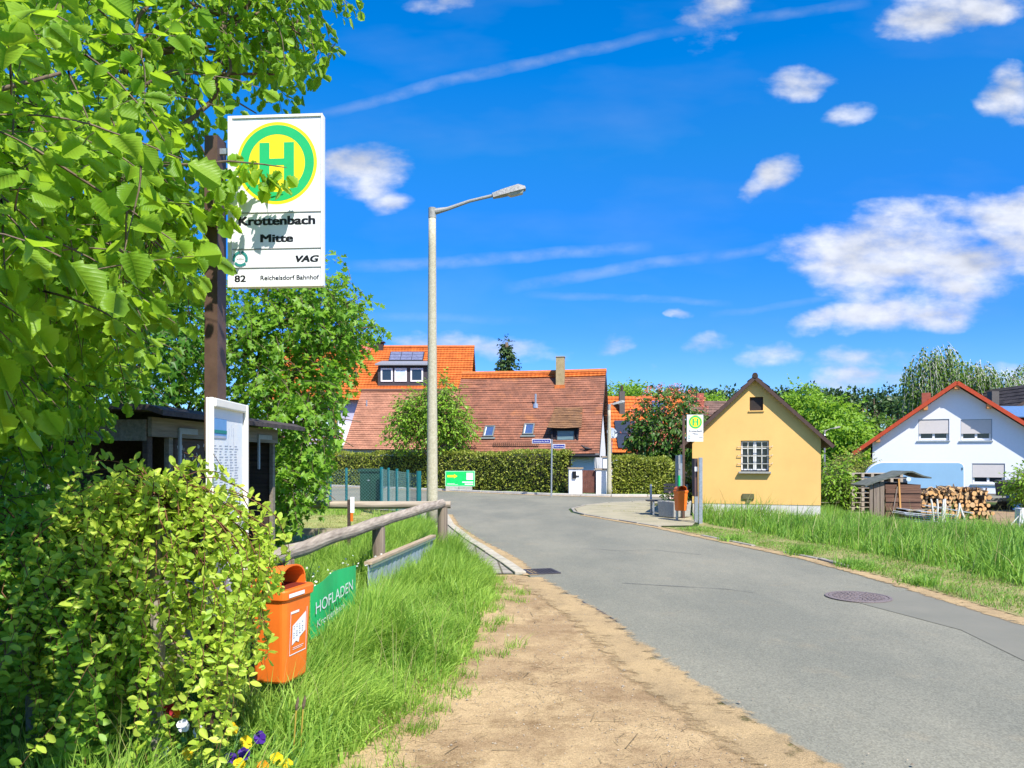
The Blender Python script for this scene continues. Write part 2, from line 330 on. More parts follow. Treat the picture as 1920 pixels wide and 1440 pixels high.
LEAF_MAPLE = ([(0, 0, 0), (.42, .12, .04), (.2, .38, .02), (.5, .62, .05), (.14, .62, 0), (0, 1, -.04), (-.14, .62, 0), (-.5, .62, .05), (-.2, .38, .02), (-.42, .12, .04)], [np.array([(0, 1, 2), (2, 3, 4), (8, 9, 0), (6, 7, 8)]), np.array([(0, 2, 4, 5), (0, 5, 6, 8)])])
LEAF_FAR = ([(0, 0, 0), (.34, .45, .08), (0, 1, 0), (-.34, .45, .08)], [np.array([(0, 1, 2), (0, 2, 3)])])

def unit(n):
    a = rs.normal(size=(n, 3)); return a / np.linalg.norm(a, axis=1, keepdims=True)
def crown_twigs(lobes, L, nl, ls, droop=.5, out=.7, shell=.55, leafN=(.2, -.25, .9), jitter=.6, width=.16, clip=None, pet=.25):
    """twigs through each lobe's volume with leaves set along them. lobes: (cx,cy,cz, rx,ry,rz, n)"""
    P = []; A = []; Nn = []; S = []; tw = []
    for (cx, cy, cz, rx, ry, rz, n) in lobes:
        u = unit(n); rad = rs.uniform(0, 1, n) ** shell; c = np.array((cx, cy, cz)); r = np.array((rx, ry, rz)); p0 = c + u * r * rad[:, None]
        d = u * out + unit(n) * .75 + np.array((0, 0, -droop * .4)); d /= np.linalg.norm(d, axis=1, keepdims=True)
        ln = L * rs.uniform(.6, 1.3, n)
        for i in range(n):
            pts = [p0[i]]; dd = d[i].copy()
            for k in range(nl):
                dd = dd + np.array((0, 0, -droop / nl)) + rs.normal(size=3) * .07; dd /= np.linalg.norm(dd); pts.append(pts[-1] + dd * ln[i] / nl)
            if clip is not None and not clip(pts[-1]): continue
            tw.append(pts); side = np.cross(dd, (0, 0, 1)); side /= (np.linalg.norm(side) + 1e-6)
            for k in range(1, nl + 1):
                sg = 1 if k % 2 else -1; a = side * sg * rs.uniform(.5, 1.1) + dd * rs.uniform(.3, .9) + np.array((0, 0, -.35 * rs.uniform(0, 1.5)))
                if k == nl: a = dd + np.array((0, 0, -.3))
                a /= np.linalg.norm(a); P.append(pts[k] + a * ls * pet); A.append(a); Nn.append(np.array(leafN) + rs.normal(size=3) * jitter); S.append(ls * rs.uniform(.6, 1.25))
    return np.array(P), np.array(A), np.array(Nn), np.array(S), tw
def twig_mesh(tw, r):
    V = []; Fc = []; o = 0
    for pts in tw:
        p = np.array(pts); m = len(p); rr = r * np.linspace(1, .35, m)
        for k in range(3):
            t = 2.094 * k; V.append(p + np.stack([np.cos(t) * rr, np.sin(t) * rr * .6, np.sin(t + .5) * rr], 1))
        for i in range(m - 1):
            for k in range(3):
                k2 = (k + 1) % 3; Fc.append((o + k * m + i, o + k2 * m + i, o + k2 * m + i + 1, o + k * m + i + 1))
        o += 3 * m
    return np.concatenate(V), [np.array(Fc)]
def limb_pts(a, b, n=7, sag=.15, wob=.06):
    a, b = Vector(a), Vector(b); L = (b - a).length; out = []
    for i in range(n):
        t = i / (n - 1); p = a.lerp(b, t); p.z += math.sin(t * math.pi) * sag * L
        if 0 < i < n - 1: p += Vector((rnd.gauss(0, wob), rnd.gauss(0, wob), rnd.gauss(0, wob))) * L * .5
        out.append(p)
    return out
def tree(name, label, base, lobes, leafT, lm, bark, L=.5, nl=7, ls=.1, r0=.12, cat='tree', group=None, twr=.006, fork=None, nsub=10, trunks=1, limbs=True, **kw):
    t = thing(name, label, cat, base, 0, group)
    P, A, Nn, S, tw = crown_twigs(lobes, L, nl, ls, **kw)
    V, Fc = stamp(leafT[0], leafT[1], P, A, Nn, S, curl=rs.uniform(-.55, .25, len(P)))
    cr = npobj('crown', V, Fc, lm, t)
    if leafT is LEAF_BIG: a_ = cr.data.attributes.new('leafco', 'FLOAT_VECTOR', 'POINT'); a_.data.foreach_set('vector', np.tile(np.asarray(leafT[0], np.float32), (len(P), 1)).ravel())
    mb = MB(); b = Vector(base); top = Vector(fork) if fork else b + Vector((0, 0, max(.6, (lobes[0][2] - base[2]) * .55)))
    mb.tube(limb_pts(b, top, 6, 0, .03), [r0 * (1 - .35 * i / 5) for i in range(6)], 9)
    if limbs:
        for (cx, cy, cz, rx, ry, rz, n) in lobes:
            c = Vector((cx, cy, cz)); lp = limb_pts(top, c, 7, .08, .05); q = min(1, .35 + .25 * rx)
            mb.tube(lp, [r0 * .62 * q * (1 - .75 * i / 6) for i in range(7)], 6)
            for k in range(nsub):
                u = unit(1)[0]; e = c + Vector((u[0] * rx, u[1] * ry, u[2] * rz)) * .85; s = lp[rnd.choice((4, 5, 6))]
                mb.tube(limb_pts(s, e, 5, .05, .08), [r0 * .2 * q * (1 - .8 * i / 4) + twr * .6 for i in range(5)], 5)
    obj('trunk', mb, bark, t, smooth=True)
    if twr and len(tw):
        V, Fc = twig_mesh(tw, twr); npobj('twigs', V, Fc, bark, t)
    return t
def blades(n, xy, h, w, lean=.35, seg=3, z=None, wind=(.1, .05)):
    """curved grass blades rooted at xy"""
    n = len(xy); a = rs.uniform(0, 2 * np.pi, n); ln = np.abs(rs.normal(0, lean, n)) + .08; H = h * rs.uniform(.55, 1.15, n); W = w * rs.uniform(.7, 1.3, n)
    base = np.stack([xy[:, 0], xy[:, 1], np.zeros(n) if z is None else z], 1); cl = 3.1 * np.sin(2.3 * xy[:, 0] + 1.7 * np.sin(1.9 * xy[:, 1])) + 2.7 * np.sin(2.9 * xy[:, 1] + 1.1 * np.sin(3.3 * xy[:, 0])); cs = lean * (.3 + .35 * np.sin(4.7 * xy[:, 0] + 3.9 * xy[:, 1])); dirv = np.stack([np.cos(a) * ln + wind[0] + np.cos(cl) * cs, np.sin(a) * ln + wind[1] + np.sin(cl) * cs], 1); H = H * (1 + .28 * np.sin(5.3 * xy[:, 0] + 1.3 * np.sin(4.1 * xy[:, 1])) * np.sin(4.9 * xy[:, 1] + 2))
    b = rs.uniform(0, 2 * np.pi, n); sx, sy = np.cos(b), np.sin(b); V = []
    for k in range(seg + 1):
        t = k / seg; off = dirv * (t ** 1.8)[..., None] if False else dirv * (t ** 1.9); zz = H * (t - .28 * t * t * np.minimum(ln * 2, 1.3)); ww = W * (1 - t ** 1.6) * .5
        c = base + np.stack([off[:, 0] * H, off[:, 1] * H, zz], 1)
        if k < seg: V += [c + np.stack([sx * ww, sy * ww, ww * 0], 1), c - np.stack([sx * ww, sy * ww, ww * 0], 1)]
        else: V.append(c)
    m = 2 * seg + 1; V = np.stack(V, 1).reshape(-1, 3); o = (np.arange(n) * m)[:, None]
    q = np.concatenate([o + np.array([2 * k, 2 * k + 1, 2 * k + 3, 2 * k + 2]) for k in range(seg - 1)]) if seg > 1 else np.zeros((0, 4), int)
    t3 = o + np.array([2 * seg - 2, 2 * seg - 1, 2 * seg])
    return V, [q, t3]
def inpoly(p, poly):
    poly = np.array(poly); x, y = p[:, 0], p[:, 1]; ins = np.zeros(len(p), bool); j = len(poly) - 1
    for i in range(len(poly)):
        xi, yi = poly[i]; xj, yj = poly[j]; c = ((yi > y) != (yj > y)) & (x < (xj - xi) * (y - yi) / (yj - yi + 1e-12) + xi); ins ^= c; j = i
    return ins
def scatter(poly, n, clump=0, power=0):
    a = np.array(poly); lo, hi = a.min(0), a.max(0); out = []; tot = 0
    while tot < n:
        p = lo + rs.uniform(size=(n * 2, 2)) * (hi - lo)
        if power: p[:, 1] = lo[1] + (hi[1] - lo[1]) * rs.uniform(size=n * 2) ** power
        if clump: p += rs.normal(size=p.shape) * .02; g = np.sin(p[:, 0] * 5.1 + 1.3 * np.sin(p[:, 1] * 3.7)) * np.sin(p[:, 1] * 4.3 + 1.7 * np.sin(p[:, 0] * 2.9)); p = p[rs.uniform(size=len(p)) < .6 + .4 * g * clump + .1]
        p = p[inpoly(p, poly)]; out.append(p); tot += len(p)
    return np.concatenate(out)[:n]

# ------------------------------------------------------------------ shared materials
M_WHITE = mat('white_paint', (.8, .8, .78), rough=.45, var=.04)
M_BLACK = mat('black_print', (.012, .012, .014), rough=.4)
M_GALV = mat('galvanised_steel', (.42, .45, .48), rough=.38, metal=.6, var=.18, scale=25)
M_BARK = mat('bark', (.10, .07, .045), rough=.9, col2=(.2, .15, .1), scale=20, bump=.6, bscale=40)
M_BARKL = mat('grey_bark', (.2, .17, .13), rough=.9, col2=(.34, .3, .24), scale=20, bump=.6, bscale=40)
M_CONC = mat('concrete', (.36, .35, .31), rough=.9, var=.2, scale=30, bump=.3, bscale=120)
M_PLASTER = mat('white_plaster', (.8, .8, .8), rough=.85, var=.03, scale=3, bump=.1, bscale=200)
M_FRAMEW = mat('white_window_frame', (.75, .75, .73), rough=.4, var=.03)
M_GLASS = glass('dark_glass')
M_DKWOOD = woodmat('dark_wood', (.035, .025, .02), (.09, .065, .05))
M_STEELBR = mat('brown_painted_steel', (.1, .06, .042), rough=.5, var=.25, scale=12)
M_ORANGE = mat('orange_plastic', (.78, .17, .02), rough=.4, var=.1, scale=5)
M_GREENP = mat('green_print', (.02, .45, .14), rough=.45, var=.05)
M_YELP = mat('yellow_print', (.9, .68, .02), rough=.45, var=.03)

# ------------------------------------------------------------------ ground, road, paths
def ss(a, b, x): t = np.clip((x - a) / (b - a), 0, 1); return t * t * (3 - 2 * t)
def gh(x, y):
    """terrain height: flat village ground, the yard on the right lies lower, a wooded rise far behind"""
    x = np.asarray(x, float); y = np.asarray(y, float)
    yard = -.45 * ss(8.8, 11.5, x) * ss(15.5, 20.5, y)
    rise = 7.6 * ss(75, 175, y + .15 * x) * (0.62 + .38 * np.cos((x - 35) / 55.0)) * ss(-60, 20, x)
    return yard + rise
def grid_ground():
    xs = np.concatenate([-np.geomspace(900, 12, 24), np.arange(-11, 26, .5), np.geomspace(27, 900, 26)])
    ys = np.concatenate([[-60, -20, -8], np.arange(-2, 40, .5), np.geomspace(41, 1400, 44)])
    X, Y = np.meshgrid(xs, ys); Z = gh(X, Y); V = np.stack([X, Y, Z], -1).reshape(-1, 3); w = len(xs)
    i = np.arange(len(ys) - 1)[:, None] * w + np.arange(w - 1)[None]; i = i.ravel(); return V, [np.stack([i, i + 1, i + w + 1, i + w], 1)]
M_SOIL = mat('grassy_soil', (.03, .055, .015), rough=1, col2=(.07, .10, .03), scale=3.5, bump=.5, bscale=30, detail=10, spec=.1)
V, Fc = grid_ground(); struct(npobj('ground', V, Fc, M_SOIL, origin=(0, 0, 0), smooth=True))

def sheet(name, pts, z, m, sub=None):
    me = bpy.data.meshes.new(name); me.from_pydata([(x, y, z) for x, y in pts], [], [tuple(range(len(pts)))]); return struct(link(name, me, m, None))
def asphalt():
    m = bpy.data.materials.new('asphalt'); m.use_nodes = True; nt = m.node_tree; N = nt.nodes; L = nt.links; b = N['Principled BSDF']; b.inputs['Roughness'].default_value = .85; b.inputs['Specular IOR Level'].default_value = .25
    tc = N.new('ShaderNodeTexCoord')
    def no(s, d, r=.6, st=None):
        n = N.new('ShaderNodeTexNoise'); n.inputs['Scale'].default_value = s; n.inputs['Detail'].default_value = d; n.inputs['Roughness'].default_value = r
        if st: mp = N.new('ShaderNodeMapping'); mp.inputs['Scale'].default_value = st; L.new(tc.outputs['Object'], mp.inputs[0]); L.new(mp.outputs[0], n.inputs['Vector'])
        else: L.new(tc.outputs['Object'], n.inputs['Vector'])
        return n.outputs['Fac']
    vo = N.new('ShaderNodeTexVoronoi'); vo.inputs['Scale'].default_value = 95; L.new(tc.outputs['Object'], vo.inputs['Vector'])
    bw = N.new('ShaderNodeRGBToBW'); L.new(vo.outputs['Color'], bw.inputs[0])
    mr = N.new('ShaderNodeMapRange'); L.new(bw.outputs[0], mr.inputs[0]); mr.inputs[1].default_value = .15; mr.inputs[2].default_value = .85; mr.inputs[3].default_value = .8; mr.inputs[4].default_value = 1.2
    big = N.new('ShaderNodeMapRange'); L.new(no(.45, 5, .65, (1, .45, 1)), big.inputs[0]); big.inputs[1].default_value = .4; big.inputs[2].default_value = .6
    mx = N.new('ShaderNodeMix'); mx.data_type = 'RGBA'; L.new(big.outputs[0], mx.inputs['Factor']); mx.inputs[6].default_value = (.178, .176, .135, 1); mx.inputs[7].default_value = (.232, .222, .165, 1)
    sand = N.new('ShaderNodeMapRange'); L.new(no(1.1, 8, .72), sand.inputs[0]); sand.inputs[1].default_value = .56; sand.inputs[2].default_value = .8; sand.inputs[4].default_value = .6
    m2 = N.new('ShaderNodeMix'); m2.data_type = 'RGBA'; L.new(sand.outputs[0], m2.inputs['Factor']); L.new(mx.outputs[2], m2.inputs[6]); m2.inputs[7].default_value = (.30, .25, .16, 1)
    h = N.new('ShaderNodeHueSaturation'); L.new(m2.outputs[2], h.inputs['Color']); L.new(mr.outputs[0], h.inputs['Value']); L.new(h.outputs[0], b.inputs['Base Color'])
    bp = N.new('ShaderNodeBump'); bp.inputs['Strength'].default_value = .2; bp.inputs['Distance'].default_value = .004; L.new(vo.outputs['Distance'], bp.inputs['Height']); L.new(bp.outputs[0], b.inputs['Normal'])
    return m
M_ASPH = asphalt()
LEFT = [(3.6, 1.2), (2.4, 2.6), (1.65, 3.96), (1.23, 5.53), (.9, 7.63), (.28, 10.15), (-.12, 12), (-.95, 15.2), (-1.5, 18), (-1.94, 21.5), (-3.0, 24), (-6.2, 26.5), (-12, 30.5), (-32, 42)]
RIGHT = [(7.5, -3), (5.6, 3), (4.95, 7.38), (4.85, 9.93), (4.65, 12), (4.2, 13.8), (3.27, 17.6), (1.94, 21.3), (1.72, 22.4), (1.75, 23.8), (2.3, 25.8), (3.3, 27.2), (5.2, 28.3), (8, 29), (22, 30.2)]
FARK = [(-34, 55), (-9.9, 42), (-3.35, 36.8), (-1.43, 34.9), (1.65, 32.3), (4, 31.2), (7, 31), (22, 33)]
sheet('road', [(3.6, -3)] + LEFT + FARK + RIGHT[::-1], .004, M_ASPH)
# older narrow strip of finer asphalt along the right edge
M_ASPH2 = mat('fine_asphalt', (.178, .175, .138), rough=.85, col2=(.215, .205, .16), scale=1.2, bump=.4, bscale=260, spec=.2)
sheet('road_patch', [(5.3, 4.6), (4.92, 7.3), (4.83, 9.2), (3.72, 8.75), (4.15, 7.1), (4.0, 5.9), (4.45, 4.0)], .008, M_ASPH2)

def sandmat(name, c1, c2, c3, soft=False):
    m = bpy.data.materials.new(name); m.use_nodes = True; nt = m.node_tree; N = nt.nodes; L = nt.links; b = N['Principled BSDF']; b.inputs['Roughness'].default_value = .95; b.inputs['Specular IOR Level'].default_value = .1
    tc = N.new('ShaderNodeTexCoord')
    def no(s, d, r=.6):
        n = N.new('ShaderNodeTexNoise'); n.inputs['Scale'].default_value = s; n.inputs['Detail'].default_value = d; n.inputs['Roughness'].default_value = r; L.new(tc.outputs['Object'], n.inputs['Vector']); return n.outputs['Fac']
    def rg(f, a, b_, c=0, d=1):
        r = N.new('ShaderNodeMapRange'); L.new(f, r.inputs[0]); r.inputs[1].default_value = a; r.inputs[2].default_value = b_; r.inputs[3].default_value = c; r.inputs[4].default_value = d; return r.outputs[0]
    a = N.new('ShaderNodeMix'); a.data_type = 'RGBA'; L.new(rg(no(1.1, 9, .7), .42, .60), a.inputs['Factor']); a.inputs[6].default_value = (*c1, 1); a.inputs[7].default_value = (*c2, 1)
    d = N.new('ShaderNodeMix'); d.data_type = 'RGBA'; L.new(rg(no(1.7, 12, .82), .50, .70, 0, .9), d.inputs['Factor']); L.new(a.outputs[2], d.inputs[6]); d.inputs[7].default_value = (*c3, 1)
    d2 = N.new('ShaderNodeMix'); d2.data_type = 'RGBA'; L.new(rg(no(38, 4, .6), .64, .72, 0, .75), d2.inputs['Factor']); L.new(d.outputs[2], d2.inputs[6]); d2.inputs[7].default_value = (*c3, 1)
    h = N.new('ShaderNodeHueSaturation'); L.new(d2.outputs[2], h.inputs['Color']); L.new(rg(no(120, 3, .7), .3, .7, .68, 1.3), h.inputs['Value']); L.new(h.outputs[0], b.inputs['Base Color'])
    bp = N.new('ShaderNodeBump'); bp.inputs['Strength'].default_value = .9; bp.inputs['Distance'].default_value = .012; L.new(no(45, 8, .75), bp.inputs['Height']); L.new(bp.outputs[0], b.inputs['Normal'])
    if soft:
        at_ = N.new('ShaderNodeAttribute'); at_.attribute_name = 'edge'; ad = N.new('ShaderNodeMath'); ad.operation = 'ADD'; L.new(at_.outputs['Fac'], ad.inputs[0])
        L.new(rg(no(7, 9, .7), .3, .7, -.5, .5), ad.inputs[1]); al = rg(ad.outputs[0], .3, .75); L.new(al, b.inputs['Alpha'])
    return m
M_SAND = sandmat('sandy_dirt', (.50, .36, .19), (.33, .225, .12), (.15, .09, .04))
M_SANDE = sandmat('sandy_dirt_thin', (.46, .33, .17), (.36, .26, .14), (.24, .18, .10), soft=True)
PATH_L = [(-1.6, .5), (-1.15, 3.0), (-.9, 4.25), (-.62, 6.0), (-.5, 8), (-.45, 9.5), (-.35, 10.4)]
sheet('dirt_path', [(-1.6, .5)] + [(2.5, .5), (1.95, 2.6), (1.40, 3.96), (1.08, 5.53), (.78, 7.63), (.20, 10.3), (.0, 10.42)] + PATH_L[::-1][:-1], .014, M_SAND)
def resample(pts, step=.25):
    out = [];
    for i in range(len(pts) - 1):
        a, b = np.array(pts[i], float), np.array(pts[i + 1], float); n = max(1, int(np.linalg.norm(b - a) / step))
        out += [a + (b - a) * k / n for k in range(n)]
    out.append(np.array(pts[-1], float)); return np.array(out)
def strip(name, pts, w0, w1, z, m):
    """ribbon along pts reaching w0 to its left and w1 to its right, with a feathered, crumbly edge"""
    p = resample(pts, .2); t = np.gradient(p, axis=0); t /= np.linalg.norm(t, axis=1, keepdims=True); n = np.stack([-t[:, 1], t[:, 0]], 1)
    K = 6; V = []; ed = []
    for k in range(K + 1):
        f = k / K; off = w0 * (1 - f) - w1 * f; V.append(np.concatenate([p + n * off, np.full((len(p), 1), z)], 1)); ed.append(np.full(len(p), math.sin(f * math.pi) ** .8))
    V = np.stack(V, 1).reshape(-1, 3); ed = np.stack(ed, 1).ravel(); L = len(p); i = (np.arange(L - 1)[:, None] * (K + 1) + np.arange(K)[None]).ravel()
    o = npobj(name, V, [np.stack([i, i + K + 1, i + K + 2, i + 1], 1)], m, origin=(0, 0, 0)); a = o.data.attributes.new('edge', 'FLOAT', 'POINT'); a.data.foreach_set('value', ed.astype(np.float32)); return struct(o)
strip('sand_strip', [(3.2, 1.2), (2.15, 2.6), (1.5, 3.96), (1.13, 5.53), (.83, 7.63), (.25, 10.15)], .35, .22, .020, M_SANDE)
strip('sand_strip', RIGHT[1:8], .16, .18, .012, M_SANDE)
strip('sand_strip', [(.2, 10.4), (-.05, 12), (-.85, 15.2), (-1.4, 18), (-1.85, 21.5)], .10, .22, .010, M_SANDE)
strip('sand_strip', FARK[1:7][::-1], .35, .2, .011, M_SANDE)

# tar seams
M_TAR = mat('tar', (.04, .042, .048), rough=.5)
def seam(pts, w, z=.010, name='tar_seam'):
    p = resample(pts, .15); t = np.gradient(p, axis=0); t /= np.linalg.norm(t, axis=1, keepdims=True); n = np.stack([-t[:, 1], t[:, 0]], 1); ww = w * rs.uniform(.3, 1.1, (len(p), 1))
    V = np.concatenate([np.concatenate([p + n * ww, np.full((len(p), 1), z)], 1), np.concatenate([p - n * ww, np.full((len(p), 1), z)], 1)]); L = len(p); i = np.arange(L - 1)
    return struct(npobj(name, V, [np.stack([i, i + 1, i + 1 + L, i + L], 1)], M_TAR, origin=(0, 0, 0)))
seam([(.42, 9.9), (.72, 8.7), (.93, 7.9), (1.02, 7.45)], .014)
seam([(1.2, 13.5), (1.9, 13.1), (2.4, 13.3), (3.1, 12.6)], .008)
seam([(1.4, 9.75), (1.9, 9.55), (2.6, 9.3), (2.85, 9.05)], .008)

# kerbs and pavements
M_KERB = mat('kerb_stone', (.42, .38, .29), rough=.9, var=.25, scale=9, bump=.4, bscale=70)
def kerb(pts, w, z0, z1, seg=1.0, gap=.012, skip=()):
    p = resample(pts, seg); mb = MB()
    for i in range(len(p) - 1):
        if i in skip: continue
        a, b = p[i], p[i + 1]; d = (b - a) / np.linalg.norm(b - a); a2, b2 = a + d * gap, b - d * gap; dz = rnd.uniform(-.008, .008)
        mb.beam((a2[0], a2[1], (z0 + z1) / 2 + dz), (b2[0], b2[1], (z0 + z1) / 2 + dz), w, z1 - z0)
    return mb
o = struct(obj('kerb', kerb([(.12, 10.5), (-.1, 11.6), (-.9, 15.2), (-1.43, 18), (-1.85, 21.3), (-2.9, 23.8), (-6.1, 26.3), (-12, 30.3)], .16, -.1, .045), M_KERB, bevel=.012))
struct(obj('kerb', kerb([(4.98, 10.2), (4.8, 12), (4.35, 13.8), (3.4, 17.6), (2.05, 21.3), (1.84, 22.4), (1.87, 23.8), (2.42, 25.7), (3.4, 27.1), (5.2, 28.15), (8, 28.85), (20, 30)], .09, -.1, .034, .9, .02, skip=(0, 3, 6, 7)), mat('grey_kerb', (.22, .20, .16), rough=.95, var=.3, scale=7, col2=(.36, .33, .27), bump=.5), bevel=.012))
struct(obj('kerb', kerb([(-32, 54.3), (-9.8, 42.2), (-3.3, 37.0), (-1.38, 35.1), (1.7, 32.5), (4.05, 31.4), (7, 31.2), (20, 33)], .15, -.1, .1, 1.2), mat('pale_kerb', (.52, .5, .44), rough=.9, var=.15, scale=5), bevel=.012))
def pavers():
    m = bpy.data.materials.new('pavers'); m.use_nodes = True; nt = m.node_tree; N = nt.nodes; L = nt.links; b = N['Principled BSDF']; b.inputs['Roughness'].default_value = .9
    tc = N.new('ShaderNodeTexCoord'); mp = N.new('ShaderNodeMapping'); mp.inputs['Rotation'].default_value = (0, 0, R(-4)); br = N.new('ShaderNodeTexBrick'); L.new(tc.outputs['Object'], mp.inputs[0]); L.new(mp.outputs[0], br.inputs['Vector'])
    br.inputs['Scale'].default_value = 1; br.inputs['Brick Width'].default_value = .30; br.inputs['Row Height'].default_value = .30; br.inputs['Mortar Size'].default_value = .014; br.offset = 0
    br.inputs['Color1'].default_value = (.34, .30, .24, 1); br.inputs['Color2'].default_value = (.25, .225, .185, 1); br.inputs['Mortar'].default_value = (.1, .08, .05, 1); L.new(br.outputs['Color'], b.inputs['Base Color']); return m
sheet('pavement', [(.02, 10.45), (-.2, 11.6), (-1.0, 15.2), (-1.53, 18), (-1.95, 21.3), (-3.0, 23.8), (-6.2, 26.3), (-6.6, 25.2), (-3.5, 22.8), (-2.75, 20.5), (-2.4, 18), (-2.0, 15.2), (-1.3, 11.6), (-1.0, 10.45)], .024, pavers())
M_ISLE = mat('mossy_paving', (.27, .25, .16), rough=.95, col2=(.40, .35, .23), scale=1.6, bump=.5, bscale=60, detail=9)
sheet('pavement', [(3.42, 17.8), (2.12, 21.3), (1.92, 22.4), (1.95, 23.8), (2.5, 25.6), (3.45, 27.0), (5.25, 28.05), (8, 28.75), (12, 29.2), (12, 27), (4.7, 26.5), (4.9, 20.3), (4.75, 19.6), (4.2, 17.9)], .020, M_ISLE)
M_VERGE = mat('mown_verge_soil', (.17, .19, .06), rough=1, col2=(.36, .29, .13), scale=2.2, bump=.8, bscale=50, detail=12)
sheet('mown_verge', [(9.5, -3), (6.2, 3), (5.1, 7.38), (5.0, 9.93), (4.8, 12), (4.36, 13.8), (3.45, 17.6), (4.2, 17.4), (4.75, 19.3), (4.75, 20.4), (5.5, 18.5), (6.5, 14), (8, 10), (13, 4), (16, -3)], .010, M_VERGE)
sheet('mown_verge', [(-32, 56), (-9.7, 42.4), (-3.2, 37.2), (-1.3, 35.3), (1.78, 32.7), (4.1, 31.6), (7, 31.4), (20, 33.2), (20, 36), (7, 32.6), (4, 33), (-1, 36.6), (-9, 43.6), (-32, 58)], .012, M_VERGE)
sheet('lawn', [(-1.9, 12.7), (-2.2, 18), (-3, 21.8), (-8, 24.5), (-8, 12)], .010, mat('mown_lawn', (.20, .26, .05), rough=1, col2=(.38, .36, .12), scale=1.5, bump=.8, bscale=60, detail=10))
sheet('yard', [(11.8, 23.3), (40, 21.5), (40, 30), (11.8, 30)], -.44, mat('yard_soil', (.22, .15, .09), rough=1, col2=(.35, .24, .13), scale=2, bump=.6, detail=10))

# manhole cover and road drain
def manhole(x, y, r):
    t = thing('manhole_cover', 'round cast iron manhole cover set in the right side of the road', 'manhole cover', (x, y, .008))
    mi = mat('cast_iron', (.12, .10, .095), rough=.6, var=.5, scale=60, col2=(.25, .2, .18))
    fr = MB(); fr.lathe((x, y, 0), [(r, .010), (r, .017), (r * .985, .019), (r * .90, .019), (r * .90, .010)], 48); obj('frame', fr, mi, t)
    c = MB(); c.lathe((x, y, 0), [(r * .88, .010), (r * .88, .017), (0.001, .017)], 40)
    for ring, k in ((.2, 8), (.38, 16), (.55, 22), (.72, 30)):
        for i in range(k):
            a = 2 * math.pi * i / k; c.box((x + r * ring * math.cos(a), y + r * ring * math.sin(a), .0195), (r * .11, r * .075, .006), Matrix.Rotation(a, 3, 'Z'))
    obj('cover_plate', c, mi, t)
manhole(3.95, 8.76, .355)
def drain(p):
    t = thing('road_drain', 'rectangular iron gully grate at the end of the left kerb', 'drain grate', (p[0], p[1], .008))
    mb = MB(); M = Matrix.Translation((p[0], p[1], 0)) @ Matrix.Rotation(R(15), 4, 'Z'); mb.M = M
    w, h = .42, .42
    for a in (-1, 1): mb.box((a * w / 2, 0, .013), (.03, h + .03, .012)); mb.box((0, a * h / 2, .0135), (w - .03, .03, .012))
    obj('frame', mb, mat('dark_iron', (.06, .055, .06), rough=.6), t)
    g = MB(M)
    for i in range(8): g.box((-.175 + i * .05, 0, .012), (.022, h - .03, .01))
    g.box((0, 0, .0065), (w - .03, h - .03, .003)); obj('grate', g, mat('dark_iron', (.05,) * 3), t)
drain((.40, 10.72))

